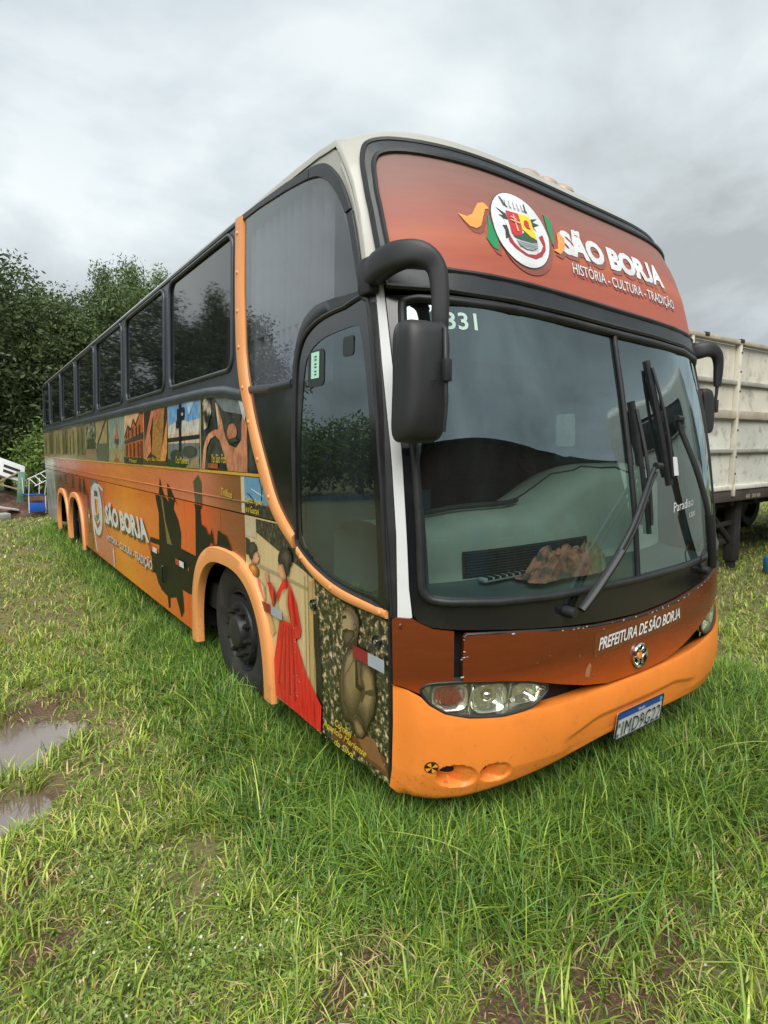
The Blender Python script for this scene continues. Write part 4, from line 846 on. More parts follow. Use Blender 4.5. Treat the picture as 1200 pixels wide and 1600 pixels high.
# 4: slim monument
P_.append(([(REC, ink(138, 160, 146)), ([(0, 0), (1, 0), (1, 0.3), (0, 0.3)], ink(160, 150, 110)), ([(0.46, 0.05), (0.58, 0.05), (0.56, 0.40), (0.66, 0.50), (0.60, 0.66), (0.52, 0.95), (0.48, 0.66), (0.36, 0.58), (0.44, 0.44)], ink(206, 96, 62)), ([(0.40, 0.42), (0.66, 0.40), (0.62, 0.52), (0.42, 0.54)], ink(66, 62, 58)), ([(0.36, 0), (0.66, 0), (0.62, 0.08), (0.40, 0.08)], ink(186, 70, 46))], None, None))
P_.append(([(REC, ink(164, 146, 104)), ([(0.05, 0.45), (0.72, 1.0), (0.86, 1.0), (0.16, 0.45)], ink(64, 54, 40)), ([(0, 0), (1, 0), (1, 0.42), (0, 0.45)], ink(92, 90, 80)), ([(0.9, 0.4), (1, 0.4), (1, 1), (0.9, 1)], ink(78, 66, 48))], None, None))
P_.append(([(REC, M['photo3']), ([(0, 0), (1, 0), (1, 0.30), (0, 0.34)], ink(150, 116, 88)), ([(0.1, 0.3), (0.9, 0.3), (0.8, 0.6), (0.2, 0.55)], ink(50, 48, 44))], None, None))
for q in range(6):
    P_.append(([(REC, M['photo1'] if q % 2 else M['photo2']), ([(0.1 + 0.06 * q, 0.1), (0.2 + 0.06 * q, 0.1), (0.2 + 0.06 * q, 0.8), (0.1 + 0.06 * q, 0.7)], ink(64, 54, 40)), ([(0.55, 0.15), (0.7, 0.15), (0.68, 0.9), (0.58, 0.85)], ink(104, 82, 52) if q % 2 else ink(70, 62, 44)), ([(0, 0), (1, 0), (1, 0.12), (0, 0.1)], ink(140, 104, 54))], None, None))
ink = am
YEL = ink(236, 206, 60)
for k in range(len(div) - 1):
    y0, y1 = div[k], div[k + 1]
    poly = [(y0 + 0.008, 1.614), (y1 - 0.008, 1.614), (y1 - 0.008, 2.12), (y0 + 0.008, 2.12)]
    if k == 0: poly = [(1.68, 1.614), (y1 - 0.008, 1.614), (y1 - 0.008, 2.12), (1.90, 2.12), (1.80, 1.95)]
    pan = patch('photo_panel', poly, SM, M['darkwood'] if k == 0 else M['photo1'], bus, off=0, th=0.018)
    f_ = yz(y1 - 0.01, y0 + 0.01 if k else 1.84, 1.616, 2.118)
    if k == 0: f_ = yz(y1 - 0.01, 1.80, 1.616, 2.118)
    art('photo_print', [(f_(s_), m_) for s_, m_ in P_[k][0]], SM, pan, flip=True)
    if P_[k][1]:
        a0, b0, a1, b1 = P_[k][2]; q = f_([(a0, b0), (a1, b0), (a1, b1), (a0, b1)])
        lettering('caption', P_[k][1], q, SM, YEL, pan, 0.014, 0.004, 0.25, flip=True)
    patch('panel_joint', [(y1 - 0.007, 1.614), (y1 + 0.007, 1.614), (y1 + 0.007, 2.12), (y1 - 0.007, 2.12)], SM, ink(206, 186, 130), bus, off=0.003, th=0.01) if k < 12 else None
blue = [(1.49, ZS + 0.09), (1.86, ZS + 0.09), (1.86, 1.588), (1.61, 1.588)]
DK = pmat('silhouette_ink', rgb(30, 34, 20, 0.8), 0.45, var=0.2, vscale=8, spec=0.25); DKB = DK
# ---- prints on the belt rail
art('rail_print', [([(1.86, ZS + 0.008), (1.92, ZS + 0.008), (1.92, 1.588), (1.86, 1.588)], ink(222, 206, 168)),
                   ([(1.42, ZS + 0.008), (1.86, ZS + 0.008), (1.86, 1.588), (1.596, 1.588), (1.50, 1.455)], ink(112, 166, 198)),
                   ([(1.42, ZS + 0.008), (1.86, ZS + 0.008), (1.86, 1.43), (1.74, 1.46), (1.62, 1.42), (1.50, 1.44)], M['hedge']),
                   ([(1.585, 1.50), (1.592, 1.50), (1.63, 1.585), (1.622, 1.585)], DK), ([(1.58, 1.48), (1.75, 1.515), (1.75, 1.522), (1.58, 1.488)], WH), ([(1.60, 1.43), (1.61, 1.43), (1.585, 1.56), (1.578, 1.55)], DK), ([(1.70, 1.43), (1.78, 1.48), (1.84, 1.49), (1.78, 1.487), (1.70, 1.445)], DK)], SM, upper_strip, flip=True)
lettering('caption', 'Trilhos', [(2.26, 1.452), (2.06, 1.437), (2.06, 1.487), (2.26, 1.50)], SM, YEL, upper_strip, 0.010, 0.004, 0.3, flip=True)
lettering('caption', 'Capitão Aguilar', [(1.84, 1.425), (1.56, 1.422), (1.56, 1.465), (1.84, 1.47)], SM, YEL, upper_strip, 0.013, 0.004, 0.3, flip=True)
lettering('caption', 'e a Guarani', [(1.82, 1.375), (1.62, 1.37), (1.62, 1.41), (1.82, 1.416)], SM, YEL, upper_strip, 0.013, 0.004, 0.3, flip=True)
# ---- silhouettes on the luggage doors
def zclip(p, lo, hi): return [(y, max(lo, min(hi, z))) for y, z in p]
def yclip_panels(poly, m, flip=True, base=0.0022):
    art('silhouette_print', [(poly, m)], SM, panels[3], base=base, flip=flip)
art('silhouette_print', [(zclip(D['sil_ruins'], 0.31, ZS - 0.008), DK), (D['sil_wedge'], ink(128, 96, 48)), (D['sil_streak'], DK),
    ([(4.32, 0.80), (3.0, 0.78), (3.0, 0.70), (4.30, 0.73)], DKB)], SM, panels[2], flip=True)
art('silhouette_print', [(zclip(D['sil_tower'], 0.5, ZS - 0.008), DK), (D['sil_rider'], DK),
                         ([(2.60, 1.10), (2.55, 1.16), (2.53, 1.12), (2.50, 1.20), (2.47, 1.12), (2.45, 1.08)], DK)], SM, panels[1], base=0.0056, flip=True)
for sp_, sm_ in (([(3.90, ZS + 0.006), (3.85, 1.51), (3.79, ZS + 0.07), (3.72, ZS + 0.006)], DK), ([(3.62, ZS + 0.006), (3.615, 1.47), (3.50, 1.41), (3.44, ZS + 0.006)], DK), ([(2.86, ZS + 0.006), (2.885, 1.516), (2.76, 1.57), (2.69, 1.52), (2.69, ZS + 0.006)], ink(86, 82, 60))):
    art('silhouette_print', [(sp_, sm_)], SM, upper_strip, flip=True)
for k, y in enumerate((8.15, 8.55, 9.3, 10.2, 10.9)):
    art('silhouette_print', [([(y - 0.13, 1.09 + 0.02 * k), (y + 0.15, 1.09 + 0.02 * k), (y + 0.12, 1.24), (y + 0.03, 1.335), (y - 0.05, 1.335), (y - 0.1, 1.22)], ink(46, 34, 34))], SM, panels[5 if y < 9.9 else 6], flip=True)
art('silhouette_print', [([(7.62, 0.32), (7.95, 0.32), (7.95, 0.62), (7.62, 0.60)], ink(140, 84, 40)), ([(7.7, 0.55), (7.95, 0.55), (7.95, 1.2), (7.8, 1.1)], ink(74, 48, 38)), ([(7.75, 0.7), (7.9, 0.7), (7.9, 0.9), (7.75, 0.85)], ink(120, 140, 50))], SM, panels[4], flip=True)
art('photo_print', [([(11.7, 0.32), (13.42, 0.32), (13.42, ZS - 0.01), (11.9, ZS - 0.01), (11.66, 0.9)], M['waterfall'])], SM, panels[7], flip=True)
# ---- big town logo on the luggage doors
gd = [(7.46, 1.25), (7.25, 1.30), (6.90, 1.30), (6.62, 1.25), (6.68, 1.22), (6.90, 1.262), (7.22, 1.262), (7.42, 1.215)]
art('logo_print', [
    ([(7.02, ZS - 0.01), (7.55, ZS - 0.01), (7.50, 1.24), (7.0, 1.26)], ink(120, 118, 112)),
    ([(7.46, 0.40), (7.20, 0.32), (6.10, 0.32), (6.10, 0.58), (6.55, 0.75), (6.62, 1.22), (7.05, 1.26), (7.40, 1.2), (7.35, 0.7)], ink(216, 122, 98)),
    ([(7.56, 1.22), (7.47, 1.24), (7.50, 0.90), (7.40, 0.55), (7.30, 0.34), (7.36, 0.34), (7.52, 0.62), (7.60, 0.95)], WH), (gd, WH),
    ([(6.12, 0.32), (6.17, 0.32), (6.2, 0.5), (6.14, 0.58)], WH),
    (el(7.12, 0.93, 0.40, 0.37, 32), ink(120, 74, 50)), (el(7.16, 0.95, 0.39, 0.36, 32), WH), (el(7.16, 0.95, 0.30, 0.29, 28), ink(224, 222, 214)),
    ([(7.30, 1.12), (7.02, 1.13), (7.04, 1.20), (7.28, 1.20)], ink(92, 98, 100)), ([(7.26, 0.90), (7.14, 0.84), (7.14, 1.09), (7.28, 1.08)], ink(200, 62, 60)), ([(7.14, 0.84), (7.02, 0.90), (7.03, 1.09), (7.14, 1.09)], ink(234, 206, 60)), ([(7.28, 0.86), (7.16, 0.78), (7.02, 0.84), (7.0, 0.92), (7.16, 0.86)], ink(60, 112, 84)), ([(7.36, 0.80), (7.18, 0.68), (6.98, 0.76), (6.96, 0.82), (7.16, 0.74), (7.33, 0.86)], ink(176, 56, 60)),
    ([(6.70, 0.80), (6.64, 1.06), (6.56, 1.0), (6.60, 0.78)], ink(236, 168, 90))], SM, panels[4], inc=0.0005, flip=True)
SHS = ink(96, 66, 36)
q1 = [(6.56, 0.822), (4.32, 0.848), (4.47, 1.125), (6.53, 1.105)]
lettering('lettering_shadow', 'SÃO BORJA', shift(q1, -0.05, -0.035), SM, SHS, panels[3], 0.0078, 0.05, 0, 0.95, flip=True)
lettering('lettering', 'SÃO BORJA', q1, SM, WH, panels[3], 0.0098, 0.05, 0, 0.95, flip=True)
q2 = [(6.52, 0.60), (4.27, 0.565), (4.24, 0.71), (6.47, 0.70)]
lettering('lettering_shadow', 'HISTÓRIA - CULTURA - TRADIÇÃO', shift(q2, -0.04, -0.02), SM, SHS, panels[3], 0.0078, 0.012, flip=True)
lettering('lettering', 'HISTÓRIA - CULTURA - TRADIÇÃO', q2, SM, WH, panels[3], 0.0098, 0.012, flip=True)
# reflective tapes and handles
RED = ink(190, 46, 36); REDD = ink(150, 26, 34); GREYT = ink(176, 186, 196)
def tape(y1, y0, z, par, h=0.05, c1=RED, c2=WH):
    ym = (y1 + y0) / 2
    art('reflective_tape', [([(y1, z), (ym, z), (ym, z + h), (y1, z + h)], c1), ([(ym, z), (y0, z), (y0, z + h), (ym, z + h)], c2)], SM, par, base=0.0165, flip=True)
tape(4.32, 4.02, 0.79, panels[2]); tape(3.42, 3.18, 0.79, panels[2]); tape(7.9, 7.7, 0.78, panels[4])
hnd = tube('panel_handle', [SM(3.86, 0.70, 0.008), SM(3.86, 0.69, 0.02), SM(3.85, 0.56, 0.02), SM(3.85, 0.55, 0.008)], 0.010, M['black'], panels[2], 8)
# ---- quarter panel: two women with a gourd, before a cream wall
def lerp3(a, b, t): return tuple(int(round(x + (y - x) * t)) for x, y in zip(a, b))
def shaded(poly, dark, light, n=5, k=0.72, sh=(0.0, 0.0)):
    """The soft modelling of a printed photograph: nested tones from the dark rim to the light side."""
    cy_ = sum(p[0] for p in poly) / len(poly); cz_ = sum(p[1] for p in poly) / len(poly); out = []
    for i in range(n):
        t = i / (n - 1); s_ = 1 - (1 - k) * t
        out.append(([(cy_ + (y - cy_) * s_ + sh[0] * t, cz_ + (z - cz_) * s_ + sh[1] * t) for y, z in poly], am(*lerp3(dark, light, t))))
    return out
SKIN = ink(214, 152, 116)
art('photo_print', [
    ([(0.99, 1.215), (1.18, 1.225), (1.34, 1.315), (1.40, ZS - 0.012), (1.70, ZS - 0.012), (1.70, 1.26), (1.40, 1.19), (1.10, 1.13), (0.99, 1.10)], M['hedge']),
    ([(1.70, 1.22), (1.875, 1.22), (1.875, ZS - 0.012), (1.70, ZS - 0.012)], ink(206, 190, 156)),
    ([(1.80, 1.10), (1.87, 1.10), (1.87, 1.21), (1.80, 1.20)], ink(30, 30, 30)),
    (D['frieze'], ink(172, 160, 124)),
    ([(1.04, 0.31), (1.046, 0.31), (1.046, 1.12), (1.04, 1.12)], ink(150, 120, 84)), ([(1.075, 0.45), (1.08, 0.45), (1.08, 1.1), (1.075, 1.1)], ink(170, 140, 96)),
    ([(0.99, 0.31), (1.03, 0.31), (1.03, 1.08), (0.99, 1.09)], ink(206, 172, 110)),
    ] + shaded(D['lady_body'], (168, 142, 104), (226, 204, 168), 4, 0.7, (0.01, 0.01)) + [([(1.60, 0.86), (1.52, 0.80), (1.45, 0.70), (1.50, 0.66), (1.58, 0.74)], ink(206, 170, 112)), (D['lady_arm'], ink(222, 112, 100))]
    + shaded(D['lady_face'], (176, 112, 84), (232, 178, 144), 4, 0.6, (-0.012, 0.0)) + [([(1.682, 1.118), (1.662, 1.117), (1.662, 1.112), (1.682, 1.113)], ink(84, 48, 40)), ([(1.678, 1.085), (1.660, 1.084), (1.662, 1.079), (1.677, 1.079)], ink(176, 70, 66))]
    + shaded(D['lady_hair'], (18, 16, 17), (66, 60, 58), 4, 0.55, (0.0, 0.012)) + shaded(D['gourd'], (120, 58, 14), (240, 172, 84), 5, 0.35, (0.012, 0.012))
    + [(D['dress'], ink(150, 8, 20))] + [([(y, z) for y, z in D['dress']], M['dress'])]
    + [([(1.335 - 0.035 * q, 0.78), (1.345 - 0.035 * q, 0.78), (1.43 - 0.07 * q, 0.40 - 0.01 * q), (1.405 - 0.07 * q, 0.40 - 0.01 * q)], ink(178, 12, 26)) for q in range(4)]
    + [([(1.318 - 0.035 * q, 0.77), (1.323 - 0.035 * q, 0.77), (1.395 - 0.07 * q, 0.42 - 0.01 * q), (1.380 - 0.07 * q, 0.42 - 0.01 * q)], ink(240, 62, 62)) for q in range(4)]
    + shaded(D['dress_vest'], (188, 150, 104), (232, 200, 152), 4, 0.62, (0.012, 0.0)) + shaded(D['face'], (182, 118, 90), (234, 176, 142), 4, 0.6, (0.012, 0.0)) + shaded(D['hair'], (16, 15, 16), (84, 76, 74), 5, 0.35, (-0.015, 0.02)) + [(D['hand'], SKIN),
    ([(1.215, 0.99), (1.235, 0.99), (1.19, 0.80), (1.175, 0.82)], ink(184, 14, 28)), ([(1.28, 1.05), (1.30, 1.04), (1.285, 0.99), (1.27, 1.0)], ink(176, 20, 28)), ([(1.44, 1.0), (1.455, 0.92), (1.445, 0.86), (1.43, 0.90)], ink(90, 40, 36))], SM, lower_front, inc=0.00018, flip=True)
tape(1.632, 1.335, 0.80, lower_front, 0.055, REDD, GREYT)
# ---------------------------------------------------------------- wheel-arch lips
LP = [(0, -0.03), (0.015, 0.020), (0.06, 0.029), (0.5, 0.032), (0.93, 0.029), (0.985, 0.020), (1, -0.004)]
lip('wheel_arch_lip', arch(2.235, 0.635, 0.255, 0.715), arch(2.235, 0.757, 0.255, 0.83), SM, M['peach'], bus, LP, 64)
lip('wheel_arch_lip', arch(9.15, 0.69, 0.22, 0.76), arch(9.15, 0.80, 0.22, 0.845), SM, M['peach'], bus, LP, 48)
lip('wheel_arch_lip', arch(10.73, 0.65, 0.22, 0.74), arch(10.73, 0.755, 0.22, 0.83), SM, M['peach'], bus, LP, 48)
# ---------------------------------------------------------------- orange sweep moulding ahead of the windows
mL = smooth_loop([(1.982, 3.155), (1.987, 2.754), (1.966, 2.40), (1.908, 2.16), (1.81, 1.971), (1.654, 1.69), (1.515, 1.478), (1.377, 1.344), (1.189, 1.229)], 5, False)
mR = smooth_loop([(1.869, 3.147), (1.868, 2.727), (1.835, 2.36), (1.772, 2.147), (1.69, 1.95), (1.550, 1.725), (1.419, 1.51), (1.305, 1.395), (1.178, 1.306)], 5, False)
LPM = [(0, -0.01), (0.06, 0.016), (0.2, 0.022), (0.8, 0.022), (0.94, 0.016), (1, -0.01)]
sweep = lip('sweep_moulding', mL, mR, SM, M['peach'], bus, LPM, 60)
for y, z in ((1.925, 3.06), (1.928, 2.83), (1.92, 2.60), (1.895, 2.38), (1.83, 2.13), (1.735, 1.92), (1.60, 1.70), (1.46, 1.49)):
    o_ = lathe('bolt', [(0, -0.030), (0.009, -0.029), (0.013, -0.022)], M['peach'], sweep, 12, 'X', (xs(z), y, z))
dmT = smooth_loop([(1.13, 1.253), (1.02, 1.195), (0.915, 1.157), (0.78, 1.124), (0.651, 1.105), (0.45, 1.092), (0.325, 1.089)], 4, False)
dmB = smooth_loop([(1.14, 1.202), (1.05, 1.155), (0.956, 1.112), (0.83, 1.075), (0.685, 1.053), (0.48, 1.047), (0.325, 1.048)], 4, False)
door = patch('passenger_door', [(0.335, ZB + 0.005), (0.972, ZB + 0.005), (0.972, 1.10), (0.90, 1.075), (0.685, 1.040), (0.335, 1.036)], SM, M['leaves'], bus, off=0, th=0.02)
dm = lip('door_moulding', dmT, dmB, SM, M['peach'], door, LPM, 40)
for y, z in ((1.08, 1.20), (0.78, 1.098), (0.37, 1.07)):
    lathe('bolt', [(0, -0.030), (0.009, -0.029), (0.013, -0.022)], M['peach'], door, 12, 'X', (xs(z), y, z))
# door print: bronze bust among leaves
B_ = D
art('photo_print', [(B_['bust_post'], ink(40, 32, 26)), ([(0.97, 0.31), (0.93, 0.31), (0.93, 0.44), (0.97, 0.50)], ink(60, 44, 32)),
    (zclip(B_['bust_base'], 0.31, 2), ink(120, 72, 46)), ([(0.60, 0.44), (0.44, 0.47), (0.35, 0.36), (0.52, 0.36)], ink(150, 104, 66)),
    ] + shaded(B_['bust_body'], (54, 44, 31), (112, 92, 63), 5, 0.80, (0.01, 0.02)) + shaded(B_['bust_front'], (82, 67, 46), (156, 132, 92), 6, 0.45, (0.012, 0.02))
    + shaded(B_['bust_lapel'], (104, 86, 60), (160, 136, 96), 3, 0.6) + [(B_['bust_slit'], ink(44, 35, 26))] + shaded(B_['bust_sleeve'], (70, 57, 40), (162, 138, 97), 6, 0.50, (-0.012, 0.03))
    + [(B_['bust_fold'], ink(84, 69, 48))] + shaded(B_['bust_hand'], (84, 68, 47), (160, 132, 94), 4, 0.5)
    + shaded(B_['bust_head'], (84, 70, 51), (176, 154, 119), 6, 0.50, (0.022, 0.0)) + shaded(B_['bust_hair'], (58, 48, 36), (116, 98, 74), 3, 0.75) + shaded(B_['bust_beard'], (60, 49, 36), (104, 87, 64), 3, 0.6)
    + [(B_['bust_eye'], ink(46, 37, 28)), (B_['bust_mouth'], ink(54, 43, 32)), ([(0.703, 0.975), (0.690, 0.978), (0.688, 0.945), (0.705, 0.940)], ink(150, 128, 96))] + shaded(B_['bust_ear'], (70, 57, 41), (140, 118, 88), 3, 0.5) + [(B_['bust_neck'], ink(62, 50, 36))], SM, door, inc=0.00018, flip=True)
for txt, q in (('Coronel', [(0.766, 0.407), (0.615, 0.402), (0.611, 0.440), (0.765, 0.445)]), ('Aparício Mariense', [(0.885, 0.352), (0.500, 0.352), (0.478, 0.399), (0.880, 0.399)]), ('da Silva', [(0.775, 0.309), (0.602, 0.309), (0.594, 0.344), (0.770, 0.344)])):
    lettering('caption', txt, q, SM, YEL, door, 0.0158, 0.012, 0.25, flip=True)
tape(0.589, 0.338, 0.808, door, 0.058, REDD, GREYT)
for y, z, r_ in ((0.985, 0.965, 0.028), (0.411, 0.925, 0.030)):
    lk = lathe('lock', [(0, -0.006), (r_ * 0.8, -0.006), (r_, -0.012), (r_ * 1.05, 0.002)], M['black'], door, 24, 'X', (xs(z), y, z))
    lathe('lock_cylinder', [(0, -0.014), (0.010, -0.013), (0.011, -0.004)], M['metal'], door, 12, 'X', (xs(z), y + 0.006, z))
# door frame and glass
dO = smooth_loop([(0.49, 2.376), (0.68, 2.387), (0.88, 2.376), (1.0, 2.345), (1.076, 2.30), (1.12, 2.235), (1.143, 2.14), (1.149, 1.929), (1.154, 1.564), (1.155, 1.32), (1.14, 1.262), (1.02, 1.197), (0.915, 1.16), (0.78, 1.126), (0.651, 1.108), (0.45, 1.096), (0.326, 1.094), (0.340, 1.312), (0.364, 1.63), (0.418, 2.026)], 3)
dI = smooth_loop([(0.575, 2.288), (0.70, 2.292), (0.86, 2.282), (0.96, 2.255), (1.03, 2.208), (1.062, 2.13), (1.085, 1.95), (1.098, 1.70), (1.105, 1.432), (1.095, 1.31), (1.04, 1.235), (0.93, 1.178), (0.789, 1.142), (0.62, 1.125), (0.45, 1.124), (0.40, 1.135), (0.402, 1.31), (0.426, 1.63), (0.476, 1.98), (0.54, 2.24)], 3)
dfm = patch('door_frame', dO, SM, M['black'], door, off=0.004, th=0.03, holes=[dI])
tube('rubber_bead', [SM(y, z, 0.006) for y, z in dO], 0.011, M['rubber'], dfm, 6, closed=True)
patch('door_pane', dI, SM, M['doorglass'], door, off=0.0, th=0, flip=True, step=0.2)
patch('pane_sticker', rrect(0.86, 2.06, 1.02, 2.235, 0.03), SM, M['trim'], door, off=0.0035, th=0)
st = patch('pane_sticker', rrect(0.905, 2.10, 0.985, 2.225, 0.004), SM, pmat('pale_green_sticker', (0.45, 0.78, 0.62, 1), 0.6), door, off=0.0055, th=0)
art('sticker_mark', [([(0.94 - 0.012, z), (0.94 + 0.012, z), (0.94 + 0.012, z + 0.006), (0.94 - 0.012, z + 0.006)], ink(50, 70, 64)) for z in (2.115, 2.13, 2.15, 2.165, 2.185, 2.20)], SM, door, 0.0065, 0.0002, flip=True)
patch('pane_sticker', rrect(0.60, 2.17, 0.69, 2.255, 0.015), SM, M['trim'], door, off=0.0035, th=0)
# ---------------------------------------------------------------- big front side window with curtain, trims, gloss panel
upO = [(1.862, 3.135), (1.65, 3.125), (1.436, 3.10), (1.2, 3.085), (1.03, 3.055), (0.93, 3.03), (0.85, 2.985), (0.77, 2.92), (0.71, 2.85), (0.655, 2.76), (0.615, 2.68), (0.575, 2.56), (0.552, 2.47), (0.556, 2.435), (0.62, 2.434), (0.80, 2.450), (0.97, 2.450), (1.07, 2.418), (1.135, 2.355), (1.175, 2.275), (1.197, 2.19), (1.206, 2.10), (1.748, 2.10), (1.795, 2.2), (1.832, 2.36), (1.865, 2.727)]
ug = patch('front_side_window', upO, SM, M['upglass'], bus, off=0.0, th=0, flip=True, step=0.25)
lip('window_trim', [(1.985, 3.165), (1.65, 3.155), (1.30, 3.14), (1.045, 3.115)], [(1.985, 3.125), (1.65, 3.118), (1.30, 3.092), (1.045, 3.062)], SM, M['trim'], bus, [(0, -0.004), (0.1, 0.006), (0.9, 0.008), (1, -0.004)], 20)
lip('window_trim', smooth_loop([(1.03, 3.113), (0.93, 3.098), (0.86, 3.065), (0.79, 3.01), (0.73, 2.945), (0.68, 2.87), (0.642, 2.80)], 3, False), smooth_loop([(1.03, 3.055), (0.95, 3.035), (0.88, 2.998), (0.82, 2.95), (0.77, 2.90), (0.73, 2.85), (0.69, 2.79)], 3, False), SM, M['trim'], bus, [(0, -0.006), (0.1, 0.010), (0.9, 0.012), (1, -0.004)], 24)
lip('window_trim', [(0.634, 2.79), (0.60, 2.70), (0.565, 2.58), (0.535, 2.46), (0.53, 2.40)], [(0.68, 2.78), (0.645, 2.69), (0.605, 2.57), (0.572, 2.46), (0.566, 2.41)], SM, M['trim'], bus, [(0, -0.006), (0.1, 0.008), (0.9, 0.010), (1, -0.004)], 16)
patch('gloss_panel', [(1.208, 2.095), (1.744, 2.095)] + [p for p in mR if p[1] < 2.08] + [(1.165, 1.26), (1.168, 1.6)], SM, M['black'], bus, off=0.0, th=0.02)
lip('window_sill_trim', [(1.206, 2.125), (1.45, 2.12), (1.775, 2.135)], [(1.206, 2.075), (1.45, 2.072), (1.755, 2.09)], SM, M['trim'], bus, [(0, 0.001), (0.2, 0.012), (0.8, 0.012), (1, 0.001)], 10)
lip('door_surround', smooth_loop([(0.512, 2.388), (0.68, 2.398), (0.88, 2.387), (1.0, 2.356), (1.08, 2.309), (1.128, 2.243), (1.153, 2.145), (1.160, 1.93), (1.164, 1.56), (1.164, 1.285)], 4, False),
    smooth_loop([(0.545, 2.440), (0.68, 2.444), (0.88, 2.454), (1.0, 2.443), (1.085, 2.408), (1.14, 2.350), (1.180, 2.262), (1.205, 2.12), (1.203, 1.6), (1.175, 1.29)], 4, False), SM, M['trim'], bus, [(0, -0.006), (0.1, 0.0015), (0.9, 0.0015), (1, -0.006)], 80)
# front edge post of the door
lip('door_post', [(z_[0], z_[1]) for z_ in ((0.318, 0.32), (0.305, 0.77), (0.311, 1.10), (0.330, 1.312), (0.354, 1.63), (0.408, 2.026), (0.47, 2.37))], [(0.334, 0.32), (0.333, 0.77), (0.328, 1.10), (0.345, 1.312), (0.369, 1.63), (0.424, 2.026), (0.49, 2.37)], SM, M['rubber'], bus, [(0, -0.02), (0.3, 0.004), (0.8, 0.004), (1, -0.01)], 20)
patch('cantrail_corner', [(0.505, 2.40), (0.535, 2.60), (0.58, 2.76), (0.635, 2.90), (0.70, 3.0), (0.76, 3.085), (0.84, 3.125), (1.0, 3.145), (1.3, 3.155), (1.3, 3.11), (1.02, 3.085), (0.88, 3.02), (0.76, 2.88), (0.66, 2.70), (0.60, 2.52), (0.575, 2.40)], SM, M['cream'], bus, off=-0.003, th=0.012)
# pleated curtains
def curtain(y0, y1, z0, z1, x0, par):
    V, Fs = [], []; ny, nz2 = 120, 8
    for i in range(ny + 1):
        y = y0 + (y1 - y0) * i / ny
        for j in range(nz2 + 1):
            t = j / nz2; z = z0 + (z1 - z0) * t
            V.append((x0 + xs(z) + 1.3 + 0.018 * math.sin(y * 62 + 1.5 * math.sin(y * 9) + 0.4 * t) * (1.15 - 0.4 * t), y + 0.03 * (1 - t) * math.sin(y * 7), z))
    for i in range(ny):
        for j in range(nz2): a = i * (nz2 + 1) + j; Fs.append([a, a + nz2 + 1, a + nz2 + 2, a + 1])
    return mk('curtain', V, Fs, M['curtain'], par, True, 80)
curtain(0.92, 1.90, 2.09, 3.06, -1.235, ug)
# ---------------------------------------------------------------- window band and side windows
wins = [(2.045, 3.46), (3.625, 5.09), (5.29, 6.80), (7.01, 8.47), (8.72, 10.26), (10.45, 12.0), (12.14, 13.30)]
band_poly = [(1.92, 2.05), (2.2, 2.10), (2.7, 2.118), (4, 2.12), (13.44, 2.12), (13.44, 3.175), (2.3, 3.165), (1.985, 3.16), (1.985, 2.75), (1.965, 2.40), (1.925, 2.2)]
band = patch('window_band', band_poly, SM, M['band'], bus, off=0.0, th=0.02, step=(None, 0.3), holes=[rrect(a, 2.265, b, 3.105, 0.09) for a, b in wins])
for a, b in wins:
    rr = rrect(a, 2.265, b, 3.105, 0.09, 6)
    w_ = patch('side_window', rr, SM, M['tint'], bus, off=-0.006, th=0, flip=True, step=(None, 0.3))
    tube('window_rubber', [SM(y, z, 0.004) for y, z in rr], 0.015, M['band'], w_, 8, closed=True)
lip('belt_moulding', smooth_loop([(1.90, 2.125), (2.1, 2.165), (2.4, 2.188), (2.75, 2.195), (3.4, 2.197), (5, 2.20), (9, 2.20), (13.44, 2.20)], 4, False), smooth_loop([(1.86, 2.045), (2.1, 2.085), (2.4, 2.108), (2.75, 2.115), (3.4, 2.117), (5, 2.12), (9, 2.12), (13.44, 2.12)], 4, False), SM, M['band'], bus, [(0, 0.0), (0.12, 0.014), (0.5, 0.018), (0.88, 0.014), (1, 0.0)], 40)
lip('gutter', [(1.985, 3.158), (4, 3.160), (13.40, 3.160)], [(1.985, 3.122), (4, 3.125), (13.40, 3.125)], SM, M['trim'], roof, [(0, -0.02), (0.2, 0.008), (0.8, 0.010), (1, -0.01)], 20)
# ---------------------------------------------------------------- road side, tail, floor (mostly out of sight)
drv = rrect(1.36, 1.76, 1.56, 2.02, 0.03)
rs = patch('road_side_wall', [(0.32, ZB), (13.44, ZB), (13.44, 3.17), (1.9, 3.16), (1.03, 3.11), (0.72, 2.96), (0.55, 2.6), (0.48, 2.36), (0.34, 1.5)], SMR, M['wrap'], bus, off=0, th=0.02, holes=[drv], step=(None, 0.35))
patch('driver_window', drv, SMR, M['doorglass'], bus, off=-0.004, th=0)
patch('road_side_band', [(1.95, 2.12), (13.44, 2.12), (13.44, 3.17), (1.95, 3.165)], SMR, M['band'], bus, off=0.006, th=0.005, step=(None, 0.35))
for a, b in wins: patch('side_window', rrect(a, 2.265, b, 3.105, 0.09), SMR, M['tint'], bus, off=0.010, th=0, step=(None, 0.3))
mk('tail', [(-1.3, 13.44, 0.3), (1.3, 13.44, 0.3), (1.3, 13.44, 1.75), (-1.3, 13.44, 1.75), (-1.24, 13.46, 3.17), (1.24, 13.46, 3.17)], [[0, 1, 2, 3], [3, 2, 5, 4]], M['wrap'], bus)
box('underframe', (0, 6.95, 0.62), (2.4, 12.8, 0.2), M['gap'], bus)
